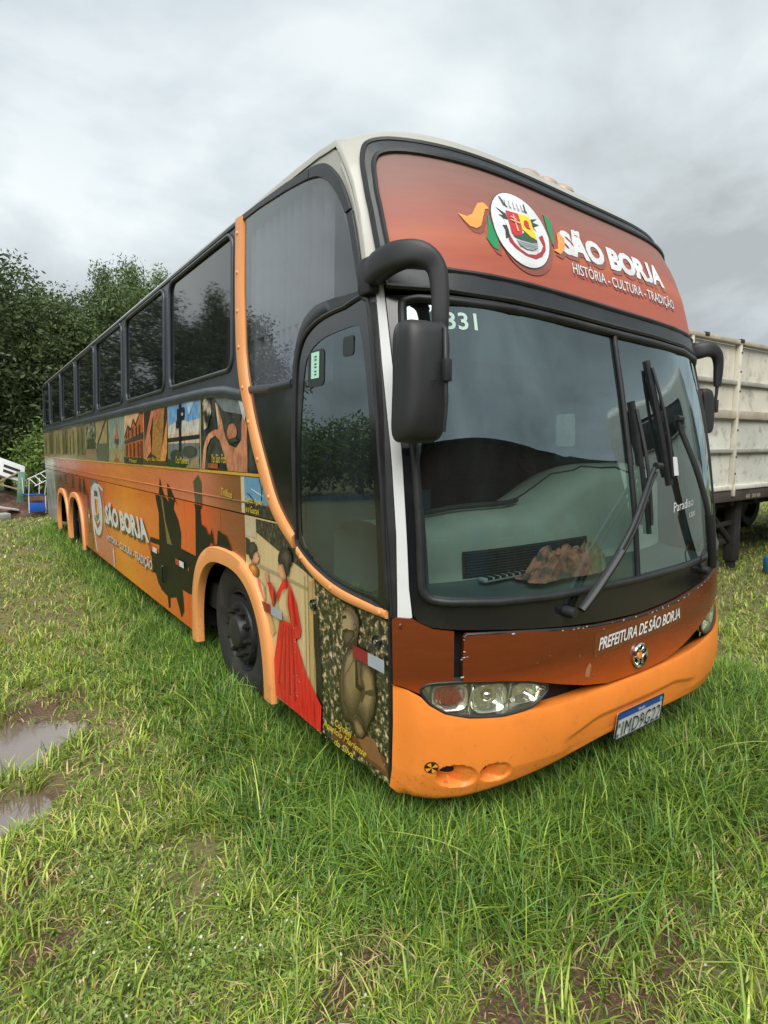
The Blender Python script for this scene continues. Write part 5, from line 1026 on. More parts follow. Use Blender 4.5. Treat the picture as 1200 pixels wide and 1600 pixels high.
for y0, y1 in ((1.42, 3.05), (8.25, 11.55)):
    for s in (-1, 1):
        mk('wheel_well', [(s * 0.72, y0, 0.2), (s * 0.72, y1, 0.2), (s * 0.72, y1, 1.12), (s * 0.72, y0, 1.12), (s * 1.27, y0, 1.12), (s * 1.27, y1, 1.12), (s * 1.27, y0, 0.35), (s * 1.27, y1, 0.35)], [[0, 1, 2, 3], [3, 2, 5, 4], [0, 3, 4, 6], [1, 7, 5, 2]], M['gap'], bus)
# ---------------------------------------------------------------- wheels
def make_wheel(y, s, drive=False, xo=None, z0=0.485):
    xo = xo if xo is not None else 1.215
    x = s * xo; d = -s                               # d points inboard
    R_ = 0.515
    prof = [(0.285, 0.02), (0.30, 0.005), (0.36, -0.012), (0.43, -0.012), (0.475, 0.0), (0.50, 0.022), (0.512, 0.05), (0.512, 0.06), (0.502, 0.062), (0.502, 0.078), (R_, 0.08), (R_, 0.125), (0.504, 0.127), (0.504, 0.143), (R_, 0.145), (R_, 0.19), (0.502, 0.192), (0.502, 0.208), (0.512, 0.21), (0.512, 0.225), (0.49, 0.255), (0.42, 0.275), (0.285, 0.27)]
    wh = lathe('wheel', [(r_, d * h) for r_, h in prof], M['tyre'], bus, 72, 'X')
    wh.location = (x, y, z0)
    if drive: rp = [(0.29, 0.025), (0.275, 0.02), (0.262, 0.05), (0.245, 0.12), (0.20, 0.135), (0.15, 0.13), (0.13, 0.06), (0.10, 0.02), (0.0, 0.015)]
    else: rp = [(0.292, 0.02), (0.278, 0.014), (0.264, 0.04), (0.25, 0.10), (0.235, 0.09), (0.222, 0.03), (0.205, 0.005), (0.15, 0.0), (0.125, 0.01), (0.118, -0.02), (0.105, -0.04), (0.08, -0.05), (0.0, -0.052)]
    rim = lathe('rim', [(r_, d * h) for r_, h in rp], M['rim'], wh, 48, 'X')
    nr = 0.165; base = 0.13 if drive else 0.0
    for k in range(10):
        a = 2 * math.pi * (k + 0.3) / 10
        n_ = lathe('wheel_nut', [(0.026, d * 0.004), (0.026, d * -0.008), (0.019, d * -0.010), (0.020, d * -0.026), (0.012, d * -0.030), (0.011, d * -0.040), (0.0, d * -0.042)], M['nut'], wh, 6, 'X')
        n_.location = (d * base, nr * math.cos(a), nr * math.sin(a)); 
    for k in range(8):
        a = 2 * math.pi * (k + 0.5) / 8
        if not drive:
            h_ = lathe('hand_hole', [(0.0, d * -0.002), (0.020, d * -0.002)], M['gap'], wh, 12, 'X'); h_.location = (d * 0.016, 0.213 * math.cos(a), 0.213 * math.sin(a))
    return wh
make_wheel(2.25, -1); make_wheel(2.25, 1)
for y in (9.17, 10.72):
    make_wheel(y, -1, True, 1.20); make_wheel(y, 1, True, 1.20)
# ---------------------------------------------------------------- mirrors
def mirror(P, rads, mount, c, ang, hw, hh, stem, dep0):
    P = smooth_loop(P, 4, False)
    rads = list(np.interp(np.linspace(0, 1, len(P)), np.linspace(0, 1, len(rads)), rads))
    arm = tube('mirror_arm', P, rads, M['plastic'], bus, 24, flat=(0.62, 0.92), sq=0.62)
    box('mirror_mount', mount, (0.06, 0.09, 0.15), M['plastic'], arm, 0.015)
    # housing: flat-backed rounded shell; the back looks towards the front of the bus before turning by ang
    cx, cy, cz = c; ca, sa = math.cos(ang), math.sin(ang)
    def W(x, y, z): return (cx + x * ca - y * sa, cy + x * sa + y * ca, cz + z)
    V, Fs = [], []; nU, nV = 64, 14
    prof = [(0.0, -dep0), (0.45, -dep0), (0.75, -dep0 * 0.96), (0.88, -dep0 * 0.86), (0.945, -dep0 * 0.70), (0.975, -dep0 * 0.48), (0.985, -dep0 * 0.30), (0.99, -dep0 * 0.26), (1.0, -dep0 * 0.2), (1.005, 0.0), (1.0, 0.03), (0.97, 0.042), (0.93, 0.043)]
    for k_, dep in prof:
        for i in range(nU):
            a = 2 * math.pi * i / nU; c_, s_ = math.cos(a), math.sin(a)
            ux = math.copysign(abs(c_) ** 0.30, c_); uz = math.copysign(abs(s_) ** 0.26, s_)
            V.append(W(k_ * hw * (1 + 0.04 * uz) * ux + 0.010 * uz, dep + 0.020 * (ux * k_) ** 2 + 0.014 * (uz * k_) ** 2, k_ * hh * uz))
    nV = len(prof) - 1
    for j in range(nV):
        for i in range(nU): Fs.append([j * nU + i, j * nU + (i + 1) % nU, (j + 1) * nU + (i + 1) % nU, (j + 1) * nU + i])
    hs = mk('mirror_housing', V, Fs, M['plastic'], bus, True, 45)
    mk('mirror_glass', [W(x, 0.040, z) for x, z in rrect(-hw * 0.95, -hh * 0.95, hw * 0.95, hh * 0.95, hw * 0.3)], [list(range(24))], M['metal'], hs)
    tube('mirror_stem', stem, [0.012, 0.010, 0.010, 0.009, 0.007][:len(stem)], M['plastic'], hs, 10)
    m_ = Vector(stem[2]); box('stem_clamp', (m_.x, m_.y - 0.006, m_.z), (0.034, 0.028, 0.085), M['plastic'], hs, 0.006)
mirror([(-1.262, 0.50, 2.475), (-1.275, 0.42, 2.495), (-1.262, 0.31, 2.512), (-1.215, 0.225, 2.508), (-1.168, 0.185, 2.46), (-1.156, 0.172, 2.37), (-1.156, 0.17, 2.27), (-1.154, 0.17, 2.215)], [0.055, 0.066, 0.062, 0.052, 0.043, 0.039, 0.037, 0.033],
       (-1.270, 0.50, 2.475), (-1.250, 0.165, 2.012), R(-6), 0.100, 0.232, [(-1.165, 0.165, 2.24), (-1.195, 0.095, 2.205), (-1.212, 0.072, 2.05), (-1.210, 0.072, 1.93), (-1.214, 0.078, 1.82)], 0.075)
mirror([(1.262, 0.48, 2.36), (1.29, 0.41, 2.38), (1.335, 0.37, 2.385), (1.385, 0.35, 2.36), (1.41, 0.345, 2.30), (1.412, 0.345, 2.22), (1.41, 0.345, 2.15)], [0.05, 0.056, 0.05, 0.042, 0.036, 0.032, 0.026],
       (1.270, 0.47, 2.36), (1.345, 0.40, 1.985), R(74), 0.075, 0.150, [(1.41, 0.345, 2.17), (1.405, 0.345, 2.10), (1.40, 0.35, 2.02), (1.395, 0.36, 1.95)], 0.055)

# ---------------------------------------------------------------- wipers
def wiper(piv, tip, b0, b1, bw=0.0):
    """Pivot, arm tip and the two blade ends, all as (x, z) on the windscreen."""
    n_ = 14
    wp = tube('wiper', [FM(piv[0] + (tip[0] - piv[0]) * t, piv[1] + (tip[1] - piv[1]) * t, 0.045 + 0.035 * math.sin(math.pi * min(1, t * 1.1)) - 0.0 * t) for t in np.linspace(0, 1, n_)], list(np.linspace(0.016, 0.011, n_)), M['plastic'], bus, 8)
    d = np.array([tip[0] - piv[0], tip[1] - piv[1]]); d /= np.linalg.norm(d); q = np.array([d[1], -d[0]]) * 0.032
    tube('wiper_link', [FM(piv[0] + q[0] + (tip[0] - piv[0]) * t, piv[1] + q[1] + (tip[1] - piv[1]) * t, 0.04 + 0.035 * math.sin(math.pi * min(1, t * 1.1))) for t in np.linspace(0.02, 0.98, n_)], 0.008, M['plastic'], wp, 8)
    tube('wiper_sleeve', [FM(piv[0] + (tip[0] - piv[0]) * t, piv[1] + (tip[1] - piv[1]) * t, 0.05 + 0.035 * math.sin(math.pi * t * 1.1)) for t in np.linspace(0.0, 0.38, 8)], 0.022, M['plastic'], wp, 8, flat=(1, 0.7))
    lathe('wiper_pivot', [(0.0, -0.06), (0.022, -0.058), (0.026, -0.03), (0.026, 0.0)], M['plastic'], wp, 16, 'Y', FM(piv[0] - 0.05, piv[1] - 0.008, 0.0))
    tube('wiper_knuckle', [FM(tip[0] - 0.02, tip[1], 0.055), FM(tip[0] + 0.035, tip[1] - 0.004, 0.055)], 0.016, M['plastic'], wp, 8)
    pts = [(b0[0] + (b1[0] - b0[0]) * t, b0[1] + (b1[1] - b0[1]) * t) for t in np.linspace(0, 1, 16)]
    tube('wiper_blade', [FM(x, z, 0.012) for x, z in pts], 0.010, M['rubber'], wp, 6, flat=(0.7, 1.4))
    tube('blade_bow', [FM(x, z, 0.026 + 0.018 * math.sin(math.pi * t)) for (x, z), t in zip(pts[1:-1], np.linspace(0.05, 0.95, 14))], 0.009, M['plastic'], wp, 6)
    for t0, t1 in ((0.12, 0.42), (0.58, 0.88)):
        sub = [(b0[0] + (b1[0] - b0[0]) * t, b0[1] + (b1[1] - b0[1]) * t) for t in np.linspace(t0, t1, 8)]
        tube('blade_yoke', [FM(x + 0.012, z, 0.020 + 0.012 * math.sin(math.pi * k / 7)) for k, (x, z) in enumerate(sub)], 0.006, M['plastic'], wp, 6)
wiper((-0.50, 1.035), (0.165, 1.655), (0.075, 1.985), (0.11, 1.315))
wiper((0.70, 1.055), (0.425, 1.90), (0.27, 2.215), (0.352, 1.55))
tube('washer_hose', [FM(x, z, o_) for x, z, o_ in ((0.62, 1.20, 0.05), (0.57, 1.16, 0.05), (0.565, 1.11, 0.04), (0.60, 1.06, 0.03))], 0.005, M['plastic'], bus, 6)
# chipped paint along the flap edge, the cowl and the door post
g_ = random.Random(5); chips = []
def chip(c, u, v, r_):
    n_ = 6; chips.append(([(u + r_ * (0.5 + g_.random()) * 1.6 * math.cos(2 * math.pi * k / n_), v + r_ * (0.4 + 0.6 * g_.random()) * math.sin(2 * math.pi * k / n_)) for k in range(n_)], c))
CH = am(206, 204, 198)
for k in range(30):
    x = g_.choice([g_.uniform(-0.95, 0.2), g_.uniform(0.15, 0.85)]); z = float(np.interp(abs(x), [0, 0.15, 0.381, 0.635, 0.918, 1.05], [0.915, 0.918, 0.931, 0.958, 0.984, 0.988])); chip(CH, x, z - 0.002 + g_.gauss(0, 0.003), g_.uniform(0.002, 0.006))
for k in range(6): chip(CH, -1.058 + g_.gauss(0, 0.004), g_.uniform(0.80, 0.97), g_.uniform(0.002, 0.005))
for k in range(12): chip(CH, g_.uniform(-1.05, 0.9), g_.uniform(0.66, 0.93), g_.uniform(0.0012, 0.003))
pc = art('paint_chips', chips, FM, hood, 0.0235, 0.00002); pc['kind'] = 'stuff'
chips = []
for k in range(11): chip(CH, 0.34 + g_.gauss(0, 0.003), g_.uniform(0.33, 1.0), g_.uniform(0.002, 0.005))
for k in range(12): chip(CH, g_.uniform(0.35, 0.97), 0.312 + abs(g_.gauss(0, 0.004)), g_.uniform(0.002, 0.005))
for k in range(18): chip(CH, g_.gauss(1.16, 0.03), g_.uniform(0.34, 0.8), g_.uniform(0.001, 0.004))
pc = art('paint_chips', chips, SM, door, 0.0185, 0.00002, flip=True); pc['kind'] = 'stuff'
# ---------------------------------------------------------------- cab interior
cab = []
mk('cab_floor', [(-1.24, 0.42, 0.98), (1.24, 0.42, 0.98), (1.24, 3.0, 0.98), (-1.24, 3.0, 0.98)], [[0, 1, 2, 3]], M['interior'], bus)
mk('cab_ceiling', [(-1.22, 0.62, 2.42), (1.22, 0.62, 2.42), (1.22, 3.0, 2.42), (-1.22, 3.0, 2.42), (-1.22, 0.55, 2.40), (1.22, 0.55, 2.40)], [[0, 1, 2, 3]], M['interior'], bus)
mk('cab_partition', [(-1.24, 2.6, 0.98), (1.24, 2.6, 0.98), (1.24, 2.6, 2.42), (-1.24, 2.6, 2.42)], [[0, 1, 2, 3]], M['interior'], bus)
mk('saloon_front', [(-1.2, 2.0, 2.42), (1.2, 2.0, 2.42), (1.2, 2.0, 3.12), (-1.2, 2.0, 3.12)], [[0, 1, 2, 3]], M['interior'], bus)
# dashboard: a shelf under the glass, a face with a vent, a domed top rising to the instrument hood
V, Fs = [], []; nxd = 60
def dash_top(x): return 1.40 + 0.03 * sst(-1.0, -0.6, x) + 0.22 * sst(-0.35, 0.35, x) - 0.04 * sst(0.75, 1.1, x)
prof_n = 16
for i in range(nxd + 1):
    x = -1.12 + 2.24 * i / nxd; g = 0.30 * (abs(x) / 1.3) ** 4; zt = dash_top(x)
    pr = [(0.03, 1.075), (0.22, 1.09), (0.30, 1.10), (0.325, 1.125), (0.33, 1.18), (0.335, 1.25), (0.35, zt - 0.10), (0.375, zt - 0.05), (0.42, zt - 0.018), (0.50, zt), (0.60, zt + 0.005), (0.70, zt - 0.01), (0.80, zt - 0.04), (0.86, zt - 0.10), (0.87, zt - 0.3), (0.87, 0.98)]
    for yy, zz in pr: V.append((x, yy + g + (0.05 if zz < 1.2 else 0.05), zz))
for i in range(nxd):
    for j in range(prof_n - 1): Fs.append([i * prof_n + j, (i + 1) * prof_n + j, (i + 1) * prof_n + j + 1, i * prof_n + j + 1])
mi_ = [1 if (k % (prof_n - 1)) < 3 else 0 for k in range(len(Fs))]
dash = mk('dashboard', V, Fs, [M['dash'], M['shelf']], bus, True, 60, mat_idx=mi_)
DV = V
dpt = lambda x, j, o_=0.004: (DV[int(round((x + 1.12) / 2.24 * nxd)) * prof_n + j][0], DV[int(round((x + 1.12) / 2.24 * nxd)) * prof_n + j][1] - o_, DV[int(round((x + 1.12) / 2.24 * nxd)) * prof_n + j][2] + o_)
tube('dash_seam', [dpt(x, 10 - int(3 * sst(-0.1, 0.5, x))) for x in np.linspace(-0.4, 0.55, 14)], 0.005, M['dashdark'], dash, 6)
V = []
for k, x in enumerate(np.linspace(-0.80, 0.10, 30)):
    g = 0.30 * (abs(x) / 1.3) ** 4
    V += [(x, 0.372 + g, 1.135), (x, 0.378 + g, 1.265)]
mk('vent_panel', V, [[2 * k, 2 * k + 2, 2 * k + 3, 2 * k + 1] for k in range(29)], M['dashdark'], dash)
for k in range(9):
    z = 1.148 + k * 0.0135
    tube('vent_slat', [(x, 0.366 + 0.3 * (abs(x) / 1.3) ** 4, z) for x in np.linspace(-0.79, 0.09, 14)], 0.0032, M['dashdark'], dash, 5)
for x in np.linspace(-0.76, 0.06, 16):
    tube('vent_slat', [(x, 0.364 + 0.3 * (abs(x) / 1.3) ** 4, 1.14), (x, 0.368 + 0.3 * (abs(x) / 1.3) ** 4, 1.26)], 0.002, M['dashdark'], dash, 4)
gr = box('shelf_grille', (-0.58, 0.36, 1.128), (0.30, 0.05, 0.022), pmat('pale_grille_plastic', (0.42, 0.46, 0.43, 1), 0.5), dash, 0.006)
for k in range(6): box('grille_slot', (-0.115 + k * 0.046, -0.002, 0.006), (0.034, 0.046, 0.012), M['gap'], gr)
tube('dash_rail', [(x, 0.58 + 0.30 * (abs(x) / 1.3) ** 4, dash_top(x) + 0.03) for x in np.linspace(-1.08, -0.25, 14)], 0.014, M['dashdark'], dash, 8)
box('instrument_hood', (0.62, 0.86, 1.66), (0.62, 0.22, 0.12), M['dashdark'], dash, 0.05, (R(-20), 0, 0), 4)
# steering wheel and column
t_ = np.linspace(0, 2 * math.pi, 40, endpoint=False)
sw = tube('steering_wheel', [(0.62 + 0.23 * math.cos(a), 1.10 + 0.23 * math.sin(a) * 0.75, 1.62 + 0.23 * math.sin(a) * 0.6) for a in t_], 0.016, M['dashdark'], bus, 8, closed=True)
for a in (0.3, math.pi - 0.3, -math.pi / 2): tube('wheel_spoke', [(0.62, 1.12, 1.60), (0.62 + 0.23 * math.cos(a), 1.10 + 0.23 * math.sin(a) * 0.75, 1.62 + 0.23 * math.sin(a) * 0.6)], 0.014, M['dashdark'], sw, 6)
tube('steering_column', [(0.62, 1.12, 1.60), (0.62, 0.9, 1.35)], 0.04, M['dashdark'], sw, 10)
seatm = pmat('driver_seat_cloth', (0.05, 0.06, 0.075, 1), 0.9, var=0.3, vscale=6)
seat = box('driver_seat', (0.62, 1.75, 1.42), (0.5, 0.48, 0.14), seatm, bus, 0.05, None, 3)
box('seat_back', (0, 0.24, 0.42), (0.5, 0.13, 0.75), seatm, seat, 0.05, (R(-8), 0, 0), 3)
box('head_rest', (0, 0.31, 0.90), (0.3, 0.1, 0.2), seatm, seat, 0.04, None, 3)
tube('grab_pole', [(-0.55, 1.1, 0.98), (-0.55, 1.08, 1.7), (-0.52, 0.98, 2.4)], 0.016, pmat('pale_pole', (0.55, 0.58, 0.55, 1), 0.4), bus, 8)
box('sun_visor', (-0.35, 0.50, 2.26), (0.62, 0.03, 0.16), M['bluegrey'], bus, 0.01, (R(20), 0, 0))
for s in (-1, 1):
    V = [FM(s * 1.17, z, -0.04) for z in np.linspace(1.12, 2.34, 8)] + [(s * (-xs(z) - 0.05), ycen(z) + 0.42, z) for z in np.linspace(1.12, 2.34, 8)]
    mk('pillar_lining', V, [[k, k + 1, k + 9, k + 8] for k in range(7)], M['bluegrey'], bus, True, 60)
mk('cab_side_lining', [(1.24, 0.5, 0.98), (1.24, 0.95, 0.98), (1.24, 0.95, 2.42), (1.24, 0.5, 2.42)], [[0, 1, 2, 3]], M['interior'], bus)
mk('stepwell_wall', [(-1.0, 1.2, 0.4), (-0.35, 1.2, 0.4), (-0.35, 1.2, 1.5), (-1.22, 1.2, 1.5), (-1.22, 1.2, 0.4)], [[0, 1, 2, 3, 4]], M['bluegrey'], bus)
mk('lower_cab_lining', [(-1.24, 1.2, 0.98), (-1.24, 2.6, 0.98), (-1.24, 2.6, 2.05), (-1.24, 1.2, 2.05)], [[0, 1, 2, 3]], M['interior'], bus)
# a crumpled cloth left on the dashboard shelf: a thing of its own
def crumple(nm, cx, cy, cz, lx, ly, h, mat_, seed, n_=46):
    V, Fs = [], []
    for i in range(n_ + 1):
        for j in range(n_ + 1):
            u, v = -1 + 2 * i / n_, -1 + 2 * j / n_
            r_ = max(abs(u), abs(v)); d2 = math.hypot(u, v)
            p = Vector((u * 2.3 + seed, v * 2.3, seed * 0.7))
            a = mnoise.noise(p) ; b = abs(mnoise.noise(p * 2.1 + Vector((5, 1, 2)))); c2 = abs(mnoise.noise(p * 4.3))
            prof = max(0.0, 1 - d2 ** 2.4)
            z = prof ** 0.55 * (0.55 + 0.5 * a) + prof ** 0.3 * (0.42 - 0.75 * b) * 0.7 + 0.12 * (0.3 - c2) * prof ** 0.3
            wob = 1 + 0.22 * mnoise.noise(Vector((math.atan2(v, u) * 1.3, seed, 0)))
            V.append((cx + lx * u * wob + 0.02 * a, cy + ly * v * wob + 0.015 * b, cz + max(0.002, h * z)))
    for i in range(n_):
        for j in range(n_): q = i * (n_ + 1) + j; Fs.append([q, q + n_ + 1, q + n_ + 2, q + 1])
    return mk(nm, V, Fs, mat_, None, True, 80)
clm = two('rust_camouflage_cloth', rgb(190, 128, 104), rgb(92, 92, 74), 14, 0.46, 0.58, c3=rgb(160, 104, 80))
clm.node_tree.nodes['Principled BSDF'].inputs['Coat Weight'].default_value = 0.0; clm.node_tree.nodes['Principled BSDF'].inputs['Roughness'].default_value = 0.9
tag(crumple('cloth', -0.27, 0.25, 1.115, 0.25, 0.085, 0.15, clm, 3.1), 'crumpled rust and khaki cloth lying behind the windscreen on the dashboard', 'cloth')
tag(crumple('cap', -0.05, 0.24, 1.115, 0.085, 0.07, 0.16, pmat('tan_cloth', (0.36, 0.28, 0.16, 1), 0.9, var=0.35, vscale=14), 8.4, 30), 'tan fabric bundle beside the rust cloth behind the windscreen', 'bundle')
# ================================================================== ground
rng = np.random.default_rng(7)
def nz2(x, y, s, seed=0.0): return mnoise.noise(Vector((x * s + seed * 13.7, y * s - seed * 7.1, seed)))
_perm = np.random.default_rng(3).random((64, 64))
def vnoise(x, y, s, seed=0):
    """Vectorised smooth value noise, 0..1."""
    X = np.asarray(x) * s + seed * 17.3 + 1000; Y = np.asarray(y) * s + seed * 9.7 + 1000
    xi = np.floor(X).astype(int); yi = np.floor(Y).astype(int); fx = X - xi; fy = Y - yi
    fx = fx * fx * (3 - 2 * fx); fy = fy * fy * (3 - 2 * fy)
    g = lambda a, b: _perm[a % 64, b % 64]
    return (g(xi, yi) * (1 - fx) + g(xi + 1, yi) * fx) * (1 - fy) + (g(xi, yi + 1) * (1 - fx) + g(xi + 1, yi + 1) * fx) * fy
def fbm(x, y, s, seed=0): return (vnoise(x, y, s, seed) * 0.55 + vnoise(x, y, s * 2.1, seed + 1) * 0.28 + vnoise(x, y, s * 4.3, seed + 2) * 0.17)
def bowl_of(x, y, cx, cy, rx, ry, rot):
    c, s = math.cos(rot), math.sin(rot)
    u = ((x - cx) * c + (y - cy) * s) / rx; v = (-(x - cx) * s + (y - cy) * c) / ry
    return u * u + v * v
PUD = [(-2.93, 2.38, 0.80, 0.38, 0.35), (-2.84, 1.60, 0.56, 0.20, 0.40), (-3.0, 1.10, 0.36, 0.12, 0.3)]
def wet(x, y):
    """1 in the middle of a puddle, 0 on dry land."""
    w_ = np.zeros_like(np.asarray(x, float))
    for (cx, cy, rx, ry, ro) in PUD:
        d = bowl_of(x, y, cx, cy, rx, ry, ro) + 0.9 * (fbm(x, y, 5.0, 4) - 0.5)
        w_ = np.maximum(w_, np.clip(1.35 - d, 0, 1))
    return w_
MUD = [(-1.02, -0.62, 0.55, 0.20, 0.3), (-0.55, -0.30, 0.45, 0.14, 0.1), (-2.55, 0.62, 0.2, 0.12, 0.5), (-1.75, -0.12, 0.22, 0.12, 0.2), (-0.1, 0.0 - 0.55, 0.35, 0.12, 0.0), (-2.35, 2.95, 0.3, 0.14, 0.1), (-2.66, 1.0, 0.2, 0.14, 0.1), (-1.45, -0.5, 0.35, 0.14, 0.6)]
def mud(x, y):
    w_ = np.zeros_like(np.asarray(x, float))
    for (cx, cy, rx, ry, ro) in MUD:
        d = bowl_of(x, y, cx, cy, rx, ry, ro) + 1.3 * (fbm(x, y, 6.0, 9) - 0.5)
        w_ = np.maximum(w_, np.clip(1.3 - d, 0, 1))
    return w_
def gz(x, y):
    x = np.asarray(x, float); y = np.asarray(y, float)
    h = 0.05 * (fbm(x, y, 0.6, 2) - 0.5) + 0.022 * (fbm(x, y, 4.0, 5) - 0.5) + 0.012 * (fbm(x, y, 14.0, 6) - 0.5)
    h = h - 0.075 * wet(x, y) - 0.02 * mud(x, y)
    return h
gx = np.r_[[-400, -200, -100, -60, -40, -25, -16, -10, -7, -5.5], np.arange(-4.6, 3.4, 0.055), np.arange(3.4, 9, 0.25), [9.5, 11, 14, 20, 30, 45, 70, 120, 250, 400]]
gy = np.r_[[-300, -150, -80, -40, -20, -10, -6, -4, -3], np.arange(-2.4, 5.2, 0.055), np.arange(5.2, 20, 0.25), [20.5, 22, 25, 30, 38, 50, 70, 110, 200, 400]]
GX, GY = np.meshgrid(gx, gy); GZ = gz(GX, GY)
far = (np.abs(GX) > 10) | (GY > 20.3) | (GY < -3.5); GZ[far] = 0.0
Vg = np.stack([GX.ravel(), GY.ravel(), GZ.ravel()], 1); nxg = len(gx); nyg = len(gy)
ii = (np.arange(nyg - 1)[:, None] * nxg + np.arange(nxg - 1)[None]).ravel()
Fg = np.stack([ii, ii + 1, ii + nxg + 1, ii + nxg], 1)
def np_mesh(name, V, tris, mat, smooth=True, attr=None):
    me = bpy.data.meshes.new(name); k = tris.shape[1]
    me.vertices.add(len(V)); me.vertices.foreach_set('co', np.ascontiguousarray(V, np.float32).ravel())
    me.loops.add(tris.size); me.loops.foreach_set('vertex_index', np.ascontiguousarray(tris, np.int32).ravel())
    me.polygons.add(len(tris)); me.polygons.foreach_set('loop_start', np.arange(0, tris.size, k, dtype=np.int32))
    me.materials.append(mat)
    if attr is not None:
        a = me.attributes.new('tone', 'FLOAT_COLOR', 'POINT'); a.data.foreach_set('color', np.ascontiguousarray(attr, np.float32).ravel())
    me.update(calc_edges=True)
    if smooth: me.polygons.foreach_set('use_smooth', np.ones(len(tris), bool))
    return me
def link(me, name, parent=None):
    o = bpy.data.objects.new(name, me); COL.objects.link(o)
    if parent is not None: o.parent = parent
    return o
gm, gt, gb = new_mat('soil_and_thatch'); l = gt.links.new
tcx = N(gt, 'ShaderNodeTexCoord')
na = N(gt, 'ShaderNodeTexNoise'); na.inputs['Scale'].default_value = 2.2; na.inputs['Detail'].default_value = 9; na.inputs['Roughness'].default_value = 0.65; l(tcx.outputs['Object'], na.inputs['Vector'])
ra = N(gt, 'ShaderNodeValToRGB'); ee = ra.color_ramp.elements
ee[0].position = 0.30; ee[0].color = (0.120, 0.130, 0.036, 1); ee[1].position = 0.72; ee[1].color = (0.190, 0.135, 0.078, 1)
q_ = ee.new(0.5); q_.color = (0.165, 0.145, 0.058, 1); l(na.outputs['Fac'], ra.inputs['Fac'])
nb = N(gt, 'ShaderNodeTexNoise'); nb.inputs['Scale'].default_value = 55; nb.inputs['Detail'].default_value = 6; l(tcx.outputs['Object'], nb.inputs['Vector'])
mb = N(gt, 'ShaderNodeMapRange'); mb.inputs['To Min'].default_value = 0.5; mb.inputs['To Max'].default_value = 1.5; l(nb.outputs['Fac'], mb.inputs['Value'])
mu = N(gt, 'ShaderNodeMixRGB', blend_type='MULTIPLY'); mu.inputs['Fac'].default_value = 1; l(ra.outputs['Color'], mu.inputs[1]); l(mb.outputs[0], mu.inputs[2])
at = N(gt, 'ShaderNodeAttribute'); at.attribute_name = 'tone'
ms = N(gt, 'ShaderNodeMixRGB'); l(at.outputs['Color'], ms.inputs['Fac']); l(mu.outputs[0], ms.inputs[1])
sc_ = N(gt, 'ShaderNodeMixRGB', blend_type='MULTIPLY'); sc_.inputs['Fac'].default_value = 1; sc_.inputs[1].default_value = (0.105, 0.060, 0.036, 1); l(mb.outputs[0], sc_.inputs[2])
l(sc_.outputs[0], ms.inputs[2]); l(ms.outputs[0], gb.inputs['Base Color'])
mr_ = N(gt, 'ShaderNodeMapRange'); mr_.inputs['To Min'].default_value = 0.9; mr_.inputs['To Max'].default_value = 0.35; l(at.outputs['Fac'], mr_.inputs['Value']); l(mr_.outputs[0], gb.inputs['Roughness'])
bp = N(gt, 'ShaderNodeBump'); bp.inputs['Strength'].default_value = 0.8; bp.inputs['Distance'].default_value = 0.02; l(nb.outputs['Fac'], bp.inputs['Height']); l(bp.outputs[0], gb.inputs['Normal'])
tone = np.clip(np.maximum(mud(Vg[:, 0], Vg[:, 1]) * 1.2, wet(Vg[:, 0], Vg[:, 1]) * 1.6), 0, 1)
ground = link(np_mesh('ground', Vg, Fg, gm, True, np.stack([tone, tone, tone, np.ones_like(tone)], 1)), 'ground'); ground['kind'] = 'structure'
# puddle water
wm, wt, wb = new_mat('brown_puddle_water'); l = wt.links.new
set_in(wb, Base_Color=(0.165, 0.120, 0.092, 1), Roughness=0.05, Specular_IOR_Level=1.0, IOR=1.9)
tcx = N(wt, 'ShaderNodeTexCoord'); nw = N(wt, 'ShaderNodeTexNoise'); nw.inputs['Scale'].default_value = 7; nw.inputs['Detail'].default_value = 3; l(tcx.outputs['Object'], nw.inputs['Vector'])
bw = N(wt, 'ShaderNodeBump'); bw.inputs['Strength'].default_value = 0.012; bw.inputs['Distance'].default_value = 0.02; l(nw.outputs['Fac'], bw.inputs['Height']); l(bw.outputs[0], wb.inputs['Normal'])
for k, (cx, cy, rx, ry, ro) in enumerate(PUD):
    c, s = math.cos(ro), math.sin(ro)
    ring_ = [(cx + 1.12 * (rx * math.cos(a) * c - ry * math.sin(a) * s), cy + 1.12 * (rx * math.cos(a) * s + ry * math.sin(a) * c), float(gz(cx, cy)) + 0.034) for a in np.linspace(0, 2 * math.pi, 48, endpoint=False)]
    pd = mk('puddle', ring_, [list(range(48))], wm); pd['kind'] = 'structure'
    tag(pd, ['broad shallow brown puddle in the grass beside the coach', 'narrow grey puddle between two clumps of weeds', 'smallest puddle, a thin strip at the end of the wet rut'][k], 'puddle')

